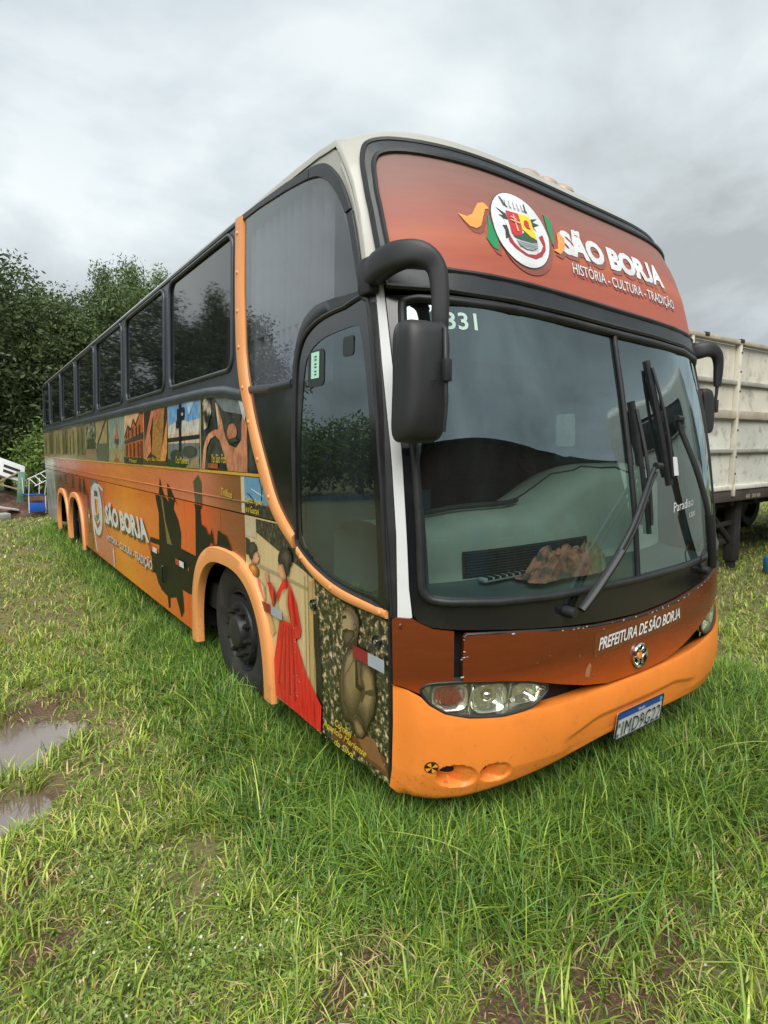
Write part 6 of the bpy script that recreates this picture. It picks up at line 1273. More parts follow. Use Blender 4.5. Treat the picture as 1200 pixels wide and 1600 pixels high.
# ================================================================== grass (uncountable)
CAMX, CAMY = -2.70, -1.634
VA = math.atan2(0.8129, 0.5720)                   # viewing direction on the ground
def cone_points(r0, r1, dens, half):
    n_ = int(dens * half * (r1 * r1 - r0 * r0))
    r_ = np.sqrt(rng.random(n_) * (r1 * r1 - r0 * r0) + r0 * r0); a = VA + (rng.random(n_) * 2 - 1) * half
    return np.stack([CAMX + r_ * np.cos(a), CAMY + r_ * np.sin(a)], 1)
def bus_dist(x, y):
    """Distance outside the bus footprint (negative inside)."""
    yf = 0.02 + 0.30 * np.minimum(1, np.abs(x) / 1.3) ** 4
    dx_ = np.abs(x) - 1.3; dy_ = np.maximum(yf - y, y - 13.44)
    return np.where((dx_ < 0) & (dy_ < 0), np.maximum(dx_, dy_), np.hypot(np.maximum(dx_, 0), np.maximum(dy_, 0)))
def keep_mask(p, near=True):
    x, y = p[:, 0], p[:, 1]
    d = bus_dist(x, y)
    k = (d > -0.45) & (wet(x, y) < 0.62 + 0.5 * (vnoise(x, y, 9, 3) - 0.5))
    k &= rng.random(len(x)) > 0.72 * mud(x, y)
    k &= rng.random(len(x)) > 0.75 * np.clip(wet(x, y) * 1.7, 0, 1)
    patchy = fbm(x, y, 1.6, 11)
    k &= rng.random(len(x)) < np.clip(0.45 + 1.1 * patchy, 0, 1)
    bare = fbm(x, y, 4.5, 61)
    k &= (rng.random(len(x)) < np.clip((bare - 0.22) * 5.0, 0.40, 1)) | (d < 0.5)
    for wy in (2.25, 9.17, 10.72): k &= ~((np.abs(x + 1.08) < 0.15) & (np.abs(y - wy) < 0.17))
    return k
GREENS = np.array([[0.225, 0.385, 0.045], [0.315, 0.470, 0.070], [0.115, 0.245, 0.038], [0.415, 0.540, 0.130], [0.165, 0.335, 0.075], [0.520, 0.480, 0.210], [0.600, 0.510, 0.290]])
def blades(P, hgt, wid, cidx, spread=1.0, lev=(0.0, 0.38, 0.72, 1.0)):
    """Curved tapering blades, one strip each; lev are the heights of its cross-sections."""
    n_ = len(P); az = rng.random(n_) * 2 * np.pi; m_ = len(lev) - 1
    lean = (0.15 + 1.25 * rng.random(n_) ** 0.9) * spread
    ca, sa = np.cos(az), np.sin(az)
    px, py = -sa, ca                                   # width direction
    base_z = gz(P[:, 0], P[:, 1]) - 0.006
    Vs = []
    for k, t in enumerate(lev):
        out = lean * hgt * (t ** 1.8) * 0.85
        up = hgt * (t - 0.32 * lean * t ** 2.4)
        cx = P[:, 0] + ca * out; cy = P[:, 1] + sa * out; cz = base_z + up
        w_ = wid * (1.0 - 0.15 * t - 0.6 * max(0, t - 0.4))
        if k < m_:
            Vs.append(np.stack([cx + px * w_ / 2, cy + py * w_ / 2, cz], 1)); Vs.append(np.stack([cx - px * w_ / 2, cy - py * w_ / 2, cz], 1))
        else: Vs.append(np.stack([cx, cy, cz], 1))
    nv = 2 * m_ + 1; V = np.stack(Vs, 1)
    b = (np.arange(n_) * nv)[:, None]; T = []
    for k in range(m_ - 1): T += [b + np.array([2 * k, 2 * k + 1, 2 * k + 3]), b + np.array([2 * k, 2 * k + 3, 2 * k + 2])]
    T.append(b + np.array([2 * m_ - 2, 2 * m_ - 1, 2 * m_]))
    c = GREENS[cidx] * (0.55 + 0.8 * rng.random((n_, 1)))
    tint = 0.85 + 0.45 * (fbm(P[:, 0], P[:, 1], 0.9, 21) - 0.35)
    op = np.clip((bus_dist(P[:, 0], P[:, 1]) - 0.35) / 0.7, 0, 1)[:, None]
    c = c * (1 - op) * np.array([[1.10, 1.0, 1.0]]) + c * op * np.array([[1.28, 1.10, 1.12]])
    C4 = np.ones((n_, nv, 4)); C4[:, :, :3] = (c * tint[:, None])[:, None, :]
    return V.reshape(-1, 3), np.concatenate(T, 0), C4.reshape(-1, 4)
def lush(x, y):
    d = bus_dist(x, y)
    return np.clip(1.15 - np.abs(d - 0.12) / 0.55, 0, 1) * np.where(x < -1.35, np.clip(1.2 - np.abs(y - 1.6) / 3.2, 0.15, 1), 1.0)
parts = []
for r0, r1, dens, wb_, h0, half in ((0.35, 2.0, 10500, 0.0050, 0.085, 0.85), (2.0, 3.4, 6800, 0.0058, 0.092, 0.80), (3.4, 6.0, 3400, 0.0072, 0.098, 0.75), (6.0, 11.0, 900, 0.011, 0.11, 0.72), (11.0, 22.0, 260, 0.020, 0.12, 0.70), (22.0, 42.0, 60, 0.042, 0.16, 0.70)):
    P = cone_points(r0, r1, dens, half); P = P[keep_mask(P)]
    x, y = P[:, 0], P[:, 1]; lu = lush(x, y); cl = fbm(x, y, 3.2, 31)
    hgt = h0 * (0.45 + 1.0 * rng.random(len(P))) * (0.15 + 0.80 * cl) * (1 + 2.0 * lu)
    wid = wb_ * (0.6 + 0.8 * rng.random(len(P))) * (1 + 0.3 * lu)
    dry = rng.random(len(P)) < 0.09 + 0.25 * np.clip(fbm(x, y, 1.1, 41) - 0.5, 0, 1) + 0.25 * mud(x, y)
    ci = np.where(dry, 5 + (rng.random(len(P)) < 0.45), rng.integers(0, 5, len(P)))
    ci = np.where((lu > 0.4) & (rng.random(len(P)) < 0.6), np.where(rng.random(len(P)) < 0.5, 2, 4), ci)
    parts.append(blades(P, hgt, wid, ci, 1.25 - 0.25 * lu))
# tufts of longer, broader blades
tc_ = cone_points(0.5, 6.5, 26, 0.8); tc_ = tc_[keep_mask(tc_)]
TP = []; 
for t in tc_:
    n_ = rng.integers(14, 34); TP.append(t + rng.normal(0, 0.028 + 0.02 * rng.random(), (n_, 2)))
TP = np.concatenate(TP); TP = TP[bus_dist(TP[:, 0], TP[:, 1]) > -0.2]
parts.append(blades(TP, 0.07 + 0.10 * rng.random(len(TP)), 0.0055 + 0.004 * rng.random(len(TP)), rng.choice([0, 1, 3, 3, 2], len(TP)), 0.9))
# rank growth along the coach: front and kerb side
e1 = np.stack([rng.uniform(-1.5, 1.9, 15000), -rng.gamma(1.6, 0.16, 15000)], 1); e1[:, 1] += 0.12 + 0.30 * np.minimum(1, np.abs(e1[:, 0]) / 1.3) ** 4
e2 = np.stack([-1.30 - rng.gamma(1.5, 0.10, 9000) + 0.16, rng.uniform(0.2, 3.6, 9000)], 1)
e3 = np.stack([-1.30 - rng.gamma(1.5, 0.10, 9000) + 0.14, rng.uniform(3.4, 13.4, 9000)], 1)
E_ = np.concatenate([e1, e2, e3]); E_ = E_[~((np.abs(E_[:, 0] + 1.08) < 0.15) & (np.abs(E_[:, 1] - 2.25) < 0.17))]
parts.append(blades(E_, 0.10 + 0.20 * rng.random(len(E_)) ** 1.3, 0.004 + 0.0045 * rng.random(len(E_)), rng.choice([0, 2, 4, 4, 1, 2], len(E_)), 1.1))
# a few very long blades in front of the bumper and scattered stalks
LPs = np.concatenate([np.array([[-0.80, -0.22]]) + rng.normal(0, 0.02, (7, 2)), np.array([[-0.62, -0.20]]) + rng.normal(0, 0.03, (5, 2)), np.stack([rng.uniform(-1.3, 0.9, 34), rng.uniform(-0.40, 0.0, 34)], 1), np.stack([rng.uniform(-1.8, -1.35, 16), rng.uniform(0.3, 2.6, 16)], 1)])
parts.append(blades(LPs, 0.24 + 0.20 * rng.random(len(LPs)), 0.005 + 0.004 * rng.random(len(LPs)), rng.choice([3, 1, 4, 4], len(LPs)), 1.15, tuple(np.linspace(0, 1, 10))))
off = 0; Vb, Tb, Cb = [], [], []
for v, t, c in parts:
    Vb.append(v); Tb.append(t + off); Cb.append(c); off += len(v)
bm_, bt, bb = new_mat('grass_blade'); l = bt.links.new
at = N(bt, 'ShaderNodeAttribute'); at.attribute_name = 'tone'
l(at.outputs['Color'], bb.inputs['Base Color']); set_in(bb, Roughness=0.45, Specular_IOR_Level=0.35)
tl = N(bt, 'ShaderNodeBsdfTranslucent'); l(at.outputs['Color'], tl.inputs[0]); mxs = N(bt, 'ShaderNodeMixShader'); mxs.inputs[0].default_value = 0.28
l(bb.outputs[0], mxs.inputs[1]); l(tl.outputs[0], mxs.inputs[2]); l(mxs.outputs[0], bt.nodes['Material Output'].inputs['Surface'])
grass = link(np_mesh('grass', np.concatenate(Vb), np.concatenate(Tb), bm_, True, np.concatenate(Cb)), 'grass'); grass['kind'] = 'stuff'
tag(grass, 'rank green grass covering the whole yard round the coach', 'grass')
print('grass tris', sum(len(t) for t in Tb))
# low broad-leaved weeds with tiny white flowers
W = cone_points(0.5, 5.0, 620, 0.8); W = W[keep_mask(W)]
ww = fbm(W[:, 0], W[:, 1], 1.3, 51); left = np.clip((-1.6 - W[:, 0]) / 0.6, 0, 1)
W = W[rng.random(len(W)) < np.clip((ww - 0.42) * 3.2, 0, 1) * (0.35 + 0.65 * left)]
W = W[bus_dist(W[:, 0], W[:, 1]) > 0.25]
nl = 11; n_ = len(W)
az = rng.random((n_, nl)) * 2 * np.pi; rr_ = 0.008 + 0.034 * rng.random((n_, nl)); ln = 0.006 + 0.008 * rng.random((n_, nl)); hz = 0.012 + 0.05 * rng.random((n_, nl))
cx = W[:, :1] + rr_ * np.cos(az); cy = W[:, 1:] + rr_ * np.sin(az); cz = gz(cx, cy) + hz
ux, uy = np.cos(az), np.sin(az); tilt = rng.normal(0.15, 0.35, (n_, nl))
vv = [np.stack([cx - ux * ln, cy - uy * ln, cz - ln * tilt], -1), np.stack([cx - uy * ln * 0.45, cy + ux * ln * 0.45, cz + 0.002], -1), np.stack([cx + ux * ln, cy + uy * ln, cz + ln * tilt], -1), np.stack([cx + uy * ln * 0.45, cy - ux * ln * 0.45, cz + 0.002], -1)]
Vw = np.stack(vv, 2).reshape(-1, 3); b = (np.arange(n_ * nl) * 4)[:, None]
Tw = np.concatenate([b + np.array([0, 1, 2]), b + np.array([0, 2, 3])], 0)
cw = np.array([[0.215, 0.300, 0.070]]) * (0.7 + 0.8 * rng.random((n_ * nl, 1))); Cw = np.ones((n_ * nl, 4, 4)); Cw[:, :, :3] = cw[:, None]
weeds = link(np_mesh('weeds', Vw, Tw, bm_, False, Cw.reshape(-1, 4)), 'weeds'); weeds['kind'] = 'stuff'
tag(weeds, 'low broad-leaved weeds creeping between the grass by the puddles', 'weeds')
Fl = W[rng.random(n_) < 0.42]; Fl = np.concatenate([Fl, Fl[rng.random(len(Fl)) < 0.5] + 0.02]); Fl = Fl + rng.normal(0, 0.012, Fl.shape); nf = len(Fl)
fz = gz(Fl[:, 0], Fl[:, 1]) + 0.045 + 0.035 * rng.random(nf); fr_ = 0.0025 + 0.0022 * rng.random(nf)
a6 = np.arange(6) * np.pi / 3; tiltx = rng.normal(0, 0.5, nf); tilty = rng.normal(0, 0.5, nf)
vx = fr_[:, None] * np.cos(a6); vy = fr_[:, None] * np.sin(a6)
Vf = np.stack([Fl[:, :1] + vx, Fl[:, 1:] + vy, fz[:, None] + vx * tiltx[:, None] + vy * tilty[:, None]], -1).reshape(-1, 3)
b = (np.arange(nf) * 6)[:, None]; Tf = np.concatenate([b + np.array([0, k, k + 1]) for k in range(1, 5)], 0)
fl = link(np_mesh('flowers', Vf, Tf, pmat('white_petal', (0.50, 0.50, 0.40, 1), 0.6), False), 'flowers'); fl['kind'] = 'stuff'
tag(fl, 'tiny white flowers dotted over the weeds', 'flowers')

# ================================================================== flat-bed truck body on the right
M['tpaint'] = pmat('chipped_cream_steel', (0.62, 0.59, 0.49, 1), 0.55, var=0.10, vscale=1.6, dirt=0.85, dcol=(0.10, 0.07, 0.05, 1), dscale=5.5, rvar=0.15, bump=0.15, bscale=5, stretch=(1, 1, 0.7))
M['tpaint2'] = pmat('pale_chipped_steel', (0.60, 0.60, 0.54, 1), 0.55, var=0.12, vscale=1.2, dirt=0.9, dcol=(0.07, 0.055, 0.04, 1), dscale=7.5, rvar=0.15, bump=0.12, bscale=6)
M['trust'] = pmat('rusty_rail', (0.40, 0.36, 0.28, 1), 0.6, var=0.25, vscale=3, dirt=0.9, dcol=(0.16, 0.07, 0.03, 1), dscale=6, stretch=(1, 1, 1))
M['tgrey'] = pmat('weathered_grey_rail', (0.30, 0.30, 0.27, 1), 0.6, var=0.2, vscale=3, dirt=0.6, dcol=(0.12, 0.09, 0.07, 1))
M['chassis'] = pmat('dark_chassis', (0.022, 0.021, 0.020, 1), 0.75, var=0.35, vscale=6, dirt=0.5, dcol=(0.06, 0.045, 0.035, 1))
M['beam'] = pmat('brown_floor_beam', (0.060, 0.048, 0.042, 1), 0.7, var=0.3, vscale=4, dirt=0.5, dcol=(0.10, 0.07, 0.05, 1))
TY = 2.12; X0, X1 = 2.55, 13.35
tr_ = thing('truck_trailer', 'cream steel-sided trailer with rusty ribs parked beyond the coach', 'trailer', (0, 0, 0))
posts = [3.15 + 1.2 * k for k in range(9)]
edges_ = [X0] + posts + [X1]
for a, b in zip(edges_[:-1], edges_[1:]):
    for z0, z1, m_ in ((1.20, 1.66, 'tpaint2'), (1.70, 2.10, 'tpaint2'), (2.20, 2.54, 'tpaint'), (2.58, 3.03, 'tpaint')):
        V, Fs = [], []; n1, n2 = 12, 6
        sd_ = rng.random() * 50
        for i in range(n1 + 1):
            for j in range(n2 + 1):
                x = a + 0.03 + (b - a - 0.06) * i / n1; z = z0 + (z1 - z0) * j / n2
                V.append((x, TY + 0.018 * mnoise.noise(Vector((x * 2.2, z * 2.6, sd_))) * (0.3 if 0 < i < n1 and 0 < j < n2 else 0.1) * 2.2, z))
        for i in range(n1):
            for j in range(n2): q = i * (n2 + 1) + j; Fs.append([q, q + n2 + 1, q + n2 + 2, q + 1])
        mk('side_sheet', V, Fs, M[m_], tr_, True, 60)
for x in posts:
    p = box('side_post', (x, TY - 0.03, 2.14), (0.055, 0.07, 1.92), M['tpaint'], tr_, 0.006)
    for z in (2.94, 2.70, 2.45, 1.95, 1.60, 1.38): lathe('rivet', [(0, -0.044), (0.012, -0.042), (0.016, -0.034)], M['chassis'], p, 10, 'Y', (0.012, 0, z - 2.14))
    box('post_hook', (x + 0.012, TY - 0.05, 1.16), (0.05, 0.05, 0.16), M['tpaint'], tr_, 0.012)
box('top_rail', ((X0 + X1) / 2, TY - 0.02, 3.07), (X1 - X0, 0.10, 0.06), M['trust'], tr_, 0.012)
for x in np.arange(X0 + 0.3, X1, 0.9): box('rail_clamp', (float(x), TY - 0.045, 3.085), (0.10, 0.07, 0.05), M['chassis'], tr_, 0.01)
box('side_rail', ((X0 + X1) / 2, TY - 0.025, 2.56), (X1 - X0, 0.05, 0.055), M['tgrey'], tr_, 0.008)
box('side_rail', ((X0 + X1) / 2, TY - 0.030, 2.15), (X1 - X0, 0.06, 0.11), M['trust'], tr_, 0.010)
box('side_rail', ((X0 + X1) / 2, TY - 0.025, 1.68), (X1 - X0, 0.05, 0.05), M['tgrey'], tr_, 0.008)
box('bottom_rail', ((X0 + X1) / 2, TY - 0.02, 1.195), (X1 - X0, 0.07, 0.06), M['tpaint2'], tr_, 0.008)
box('floor_beam', ((X0 + X1) / 2, TY + 0.03, 1.085), (X1 - X0, 0.14, 0.15), M['beam'], tr_, 0.01)
mk('far_side', [(X0, 4.6, 1.2), (X1, 4.6, 1.2), (X1, 4.6, 3.05), (X0, 4.6, 3.05)], [[0, 1, 2, 3]], M['tpaint'], tr_)
for x in (X0, X1): mk('end_board', [(x, TY, 1.2), (x, 4.6, 1.2), (x, 4.6, 3.05), (x, TY, 3.05)], [[0, 1, 2, 3]], M['tpaint'], tr_)
box('bed_floor', ((X0 + X1) / 2, 3.36, 1.10), (X1 - X0, 2.4, 0.10), M['chassis'], tr_)
for y in (2.85, 3.85): box('chassis_rail', ((X0 + X1) / 2, y, 0.92), (X1 - X0, 0.12, 0.26), M['chassis'], tr_, 0.01)
for x in np.arange(X0 + 0.4, X1, 0.7): box('cross_member', (float(x), 3.3, 0.99), (0.08, 2.3, 0.10), M['chassis'], tr_)
# reflective marks on the floor beam
for x in (5.02, 6.02, 6.20, 6.34, 7.4, 8.6): box('reflector_mark', (x, TY - 0.042, 1.06), (0.11, 0.004, 0.05), pmat('dull_reflector', (0.22, 0.21, 0.17, 1), 0.5, var=0.3, vscale=30), tr_)
# landing gear
for y in (2.30, 4.10):
    lg = box('landing_leg', (6.12, y, 0.55), (0.17, 0.15, 0.86), M['chassis'], tr_, 0.01)
    box('leg_tube', (0, 0, -0.36), (0.12, 0.10, 0.36), M['chassis'], lg, 0.008)
    box('leg_shoe', (0, 0, -0.545), (0.26, 0.24, 0.03), M['chassis'], lg, 0.006)
    tube('leg_brace', [(-0.02, 0, -0.18), (-0.72, 0.03, 0.38)], 0.04, M['chassis'], lg, 6)
tube('cross_shaft', [(6.12, 2.30, 0.70), (6.12, 4.10, 0.70)], 0.03, M['chassis'], tr_, 8)
box('tow_bar', (5.35, 2.34, 0.44), (1.45, 0.06, 0.075), M['chassis'], tr_, 0.006, (0, R(3), 0))
box('step_bar', (5.75, 2.30, 0.66), (0.75, 0.05, 0.06), M['chassis'], tr_, 0.006, (0, R(-2), 0))
for x in (9.6, 10.9):
    for y in (2.25, 4.2):
        w_ = lathe('wheel', [(0.28, 0.02), (0.30, 0.0), (0.44, -0.01), (0.49, 0.02), (0.50, 0.06), (0.50, 0.22), (0.47, 0.26), (0.28, 0.25)], M['tyre'], tr_, 40, 'Y'); w_.location = (x, y - 0.1, 0.49)
        lathe('rim', [(0.285, 0.02), (0.26, 0.05), (0.22, 0.12), (0.12, 0.10), (0.0, 0.09)], M['rim'], w_, 28, 'Y')
# small blue plastic can by the landing leg
can = lathe('plastic_can', [(0.0, 0.30), (0.03, 0.30), (0.035, 0.26), (0.09, 0.235), (0.10, 0.21), (0.10, 0.02), (0.09, 0.0), (0.0, 0.0)], pmat('blue_plastic', (0.03, 0.17, 0.33, 1), 0.4, var=0.15), None, 24, 'Z')
can.location = (6.20, 1.80, 0.0); tag(can, 'small blue plastic can standing in the grass beside the trailer', 'can')
# ================================================================== trees
M['bark'] = pmat('bark', (0.075, 0.058, 0.044, 1), 0.9, var=0.4, vscale=6, bump=0.8, bscale=25, stretch=(1, 1, 0.3))
def leaf_mat(name, c1, c2):
    m, t, b = new_mat(name); l = t.links.new
    at = N(t, 'ShaderNodeAttribute'); at.attribute_name = 'tone'
    oi = N(t, 'ShaderNodeObjectInfo')
    rp = N(t, 'ShaderNodeMixRGB'); l(at.outputs['Fac'], rp.inputs['Fac']); rp.inputs[1].default_value = c1; rp.inputs[2].default_value = c2
    hs = N(t, 'ShaderNodeHueSaturation'); l(rp.outputs[0], hs.inputs['Color'])
    mr = N(t, 'ShaderNodeMapRange'); mr.inputs['To Min'].default_value = 0.75; mr.inputs['To Max'].default_value = 1.25; l(oi.outputs['Random'], mr.inputs['Value']); l(mr.outputs[0], hs.inputs['Value'])
    l(hs.outputs[0], b.inputs['Base Color']); set_in(b, Roughness=0.5, Specular_IOR_Level=0.3)
    tl = N(t, 'ShaderNodeBsdfTranslucent'); l(hs.outputs[0], tl.inputs[0]); mx_ = N(t, 'ShaderNodeMixShader'); mx_.inputs[0].default_value = 0.25
    l(b.outputs[0], mx_.inputs[1]); l(tl.outputs[0], mx_.inputs[2]); l(mx_.outputs[0], t.nodes['Material Output'].inputs['Surface'])
    return m
LM = {'dark': leaf_mat('dark_leaf', (0.055, 0.082, 0.034, 1), (0.130, 0.180, 0.066, 1)), 'fern': leaf_mat('feathery_leaf', (0.060, 0.095, 0.036, 1), (0.150, 0.215, 0.075, 1)), 'bush': leaf_mat('bush_leaf', (0.090, 0.150, 0.035, 1), (0.230, 0.330, 0.080, 1))}
def leaves(C, nper, spread, size, droop=0.3, seed=1, elong=2.4):
    """Leaf-sized diamond faces scattered round the cluster centres."""
    g = np.random.default_rng(seed); n_ = len(C) * nper
    P = np.repeat(C, nper, 0) + np.clip(g.normal(0, 1, (n_, 3)), -1.7, 1.7) * np.array(spread)
    a = g.random(n_) * 2 * np.pi; e_ = g.normal(-droop, 0.5, n_)
    d = np.stack([np.cos(a) * np.cos(e_), np.sin(a) * np.cos(e_), np.sin(e_)], 1)
    up = g.normal(0, 1, (n_, 3)); s = np.cross(d, up); s /= np.linalg.norm(s, axis=1)[:, None] + 1e-9
    L_ = (size * (0.5 + 1.0 * g.random(n_)) * np.repeat(0.75 + 0.5 * g.random(len(C)), nper))[:, None]; w_ = L_ / elong
    V = np.stack([P - d * L_ / 2, P + s * w_ / 2, P + d * L_ / 2, P - s * w_ / 2], 1).reshape(-1, 3)
    b = (np.arange(n_) * 4)[:, None]
    tone = np.repeat(g.random(len(C)), nper) * 0.6 + g.random(n_) * 0.4
    c = np.ones((n_, 4, 4)); c[:, :, :3] = tone[:, None, None]
    return V, np.concatenate([b + np.array([0, 1, 2]), b + np.array([0, 2, 3])], 0), c.reshape(-1, 4)
def wood(paths):
    V, Fs = [], []; n_ = 7
    for pts, r0, r1 in paths:
        m_ = len(pts); o_ = len(V)
        for i, p in enumerate(pts):
            r_ = r0 + (r1 - r0) * i / (m_ - 1)
            for k in range(n_):
                a = 2 * math.pi * k / n_; V.append((p[0] + r_ * math.cos(a), p[1] + r_ * math.sin(a), p[2]))
        for i in range(m_ - 1):
            for k in range(n_): Fs.append([o_ + i * n_ + k, o_ + i * n_ + (k + 1) % n_, o_ + (i + 1) * n_ + (k + 1) % n_, o_ + (i + 1) * n_ + k])
    return V, Fs
def make_tree(kind, H, RX, seed, ncl, nper, size, low=0.18):
    g = random.Random(seed); lmk = {'dark': 'dark', 'fern': 'fern', 'bush': 'bush'}[kind]
    paths = [([(0.12 * H * 0.1 * math.sin(i), 0.1 * math.cos(i * 1.3), H * 0.78 * i / 7) for i in range(8)], 0.03 * H * 0.75, 0.012 * H * 0.5)]
    C = []
    nb_ = 11
    for k in range(nb_):
        z0 = H * (low + (0.76 - low) * k / nb_); a = k * 2.4 + g.random(); ln = RX * (0.75 + 0.4 * g.random()) * (1.0 - 0.25 * (k / nb_) ** 2)
        end = (math.cos(a) * ln, math.sin(a) * ln, z0 + H * (0.10 + 0.12 * g.random()))
        paths.append(([(end[0] * t, end[1] * t, z0 + (end[2] - z0) * t ** 0.8) for t in (0, 0.33, 0.66, 1.0)], 0.012 * H, 0.003 * H))
        for q in range(ncl // nb_):
            t = 0.35 + 0.7 * g.random(); sp_ = RX * 0.30
            C.append((end[0] * t + g.gauss(0, sp_), end[1] * t + g.gauss(0, sp_), z0 + (end[2] - z0) * t + g.gauss(0, H * 0.055)))
    if kind != 'fern':                                 # a full, lumpy round crown
        C = []
        for q in range(ncl):
            v = Vector((g.gauss(0, 1), g.gauss(0, 1), g.gauss(0, 1))).normalized()
            r_ = (0.45 + 0.55 * g.random() ** 0.5) * (1 + 0.34 * mnoise.noise(v * 1.9 + Vector((seed, 0, 0))))
            C.append((v.x * RX * r_, v.y * RX * r_, max(H * 0.05, H * 0.53 + v.z * H * 0.45 * r_)))
    else:
        for q in range(ncl // 4):                      # leading shoots
            z = H * (0.68 + 0.30 * g.random()); f_ = (1.04 - z / H) * 2.2
            C.append((g.gauss(0, RX * 0.38 * f_), g.gauss(0, RX * 0.38 * f_), z))
    V, Fs = wood(paths)
    root = thing(kind + '_tree', '', 'tree')
    mk('trunk', V, Fs, M['bark'], root, True, 60)
    sp = (0.30, 0.30, 0.20) if kind == 'dark' else (0.34, 0.34, 0.24)
    if kind == 'fern': sp = (0.26, 0.26, 0.34)
    lv, lt, lc = leaves(np.array(C), nper, sp, size, 0.35 if kind != 'fern' else 0.7, seed, 2.2 if kind != 'fern' else 3.6)
    link(np_mesh('crown', lv, lt, LM[lmk], False, lc), 'crown', root)
    return root
protoD = make_tree('dark', 8.6, 2.3, 11, 420, 60, 0.145, 0.10)
protoD2 = make_tree('dark', 8.2, 2.6, 23, 420, 60, 0.155, 0.06)
protoF = make_tree('fern', 9.6, 1.6, 31, 260, 70, 0.17, 0.25)
protoB = make_tree('bush', 2.9, 1.25, 41, 180, 46, 0.13, 0.05)
used = set()
def place(proto, x, y, sc, rz, label, group, name=None):
    o = proto if proto.name not in used else copy_tree(proto)
    used.add(proto.name)
    o.location = (x, y, -0.05); o.scale = (sc, sc, sc); o.rotation_euler = (0, 0, rz)
    o['label'] = label; o['category'] = 'tree' if proto is not protoB else 'bush'; o['group'] = group
    if name: o.name = name
    return o
GD = 'dark trees of the wood'; LD = 'dense dark green tree standing in the wood behind the coach'
for k, (x, y, s, r_) in enumerate([(-2.3, 23.5, 1.03, 0.3), (-0.6, 24.2, 0.97, 4.0), (0.9, 25.0, 0.96, 1.2), (-6.4, 24.0, 0.98, 2.2), (-9.8, 23.5, 1.0, 3.9), (3.2, 25.5, 0.98, 2.0), (6.3, 26.0, 1.0, 4.6), (9.6, 26.5, 0.95, 0.1), (-1.4, 28.5, 0.98, 5.5), (2.0, 29.5, 0.96, 3.0)]):
    place(protoD if k % 2 else protoD2, x, y, s, r_, LD if x > -4.5 else 'dark tree of the wood mirrored in the coach side windows', GD if x > -4.5 else 'trees mirrored in the side windows', 'dark_tree')
LF = 'slender feathery pale green tree rising above the dark wood'; GF = 'feathery trees of the wood'
for x, y, s, r_ in ((-3.4, 23.4, 0.93, 0.0), (2.2, 24.6, 0.93, 1.1), (3.3, 25.0, 0.98, 2.3), (4.6, 25.4, 0.97, 3.3), (-8.0, 22.3, 0.9, 4.2)):
    place(protoF, x, y, s, r_, LF, GF, 'feathery_tree')
LB = 'low bright green bush standing before the dark wood'; GB = 'bushes at the foot of the wood'
for x, y, s, r_ in ((-1.75, 19.6, 1.02, 0.0), (-0.2, 20.2, 0.95, 1.0), (-3.6, 20.4, 0.9, 2.0), (1.6, 20.6, 0.9, 3.0), (-5.6, 20.0, 0.85, 4.0), (-8.2, 19.6, 0.95, 5.0)):
    place(protoB, x, y, s, r_, LB, GB, 'bush')
# far field edge to the right, beyond the trailer
for k, (x, y, s, r_) in enumerate([(14, 27, 0.95, 1), (18, 26.5, 1.0, 2), (22.5, 25, 0.95, 3), (27, 23, 1.0, 4)]):
    place(protoD if k % 2 else protoD2, x, y, s, r_, 'dark tree on the far field edge beyond the trailer', 'trees beyond the trailer', 'dark_tree')
for k in range(10):                                   # unseen bushes added for the dark band mirrored in the door glass
    a = R(113 + 6.5 * k); place(protoB, -2 + 18.5 * math.cos(a), 18.0 * math.sin(a), 1.15 + 0.1 * (k % 3), k * 1.3, 'added unseen bush that darkens the reflection in the door glass', 'added bushes mirrored in the door glass', 'reflection_bush')
# ================================================================== utility pole (shows in the side windows)
pole = tube('utility_pole', [(-7.6, 19.6, -0.1), (-7.58, 19.6, 6.9)], [0.13, 0.09], M['bark'], None, 10)
tag(pole, 'plain wooden utility pole mirrored in the coach side windows', 'pole')
# ================================================================== scrap heap behind the coach
wht = pmat('chalky_white_paint', (0.62, 0.63, 0.61, 1), 0.6, var=0.12, vscale=3, dirt=0.5, dcol=(0.3, 0.28, 0.24, 1))
lou = thing('louvred_panel', 'white panel with two dark louvred slots, tilted on top of the scrap heap', 'panel', (-1.92, 16.7, 1.28))
lou.rotation_euler = (R(48), R(24), R(12))
box('panel_sheet', (0, 0, 0), (0.95, 0.62, 0.05), wht, lou, 0.01)
for y in (-0.12, 0.06): box('louvre_slot', (0.16, y, 0.027), (0.40, 0.10, 0.008), M['gap'], lou)
gb_ = box('green_board', (-1.60, 16.55, 0.78), (0.16, 0.05, 0.82), pmat('pale_green_board', (0.16, 0.30, 0.22, 1), 0.6, var=0.15), None, 0.006, (R(4), R(6), 0)); tag(gb_, 'pale green board standing upright against the scrap heap', 'board')
for k, (x, y, z, lx, rx, rz, lab) in enumerate(((-2.02, 16.5, 0.98, 0.9, R(-24), 0.3, 'upper brown wooden plank leaning under the louvred panel'), (-2.0, 16.35, 0.86, 0.8, R(20), -0.2, 'lower brown wooden plank crossing beneath the upper one'))):
    p = box('wooden_plank', (x, y, z), (lx, 0.14, 0.03), pmat('old_plank_%d' % k, (0.26, 0.19, 0.12, 1), 0.8, var=0.3, vscale=9), None, 0.004, (0, rx, rz)); tag(p, lab, 'plank')
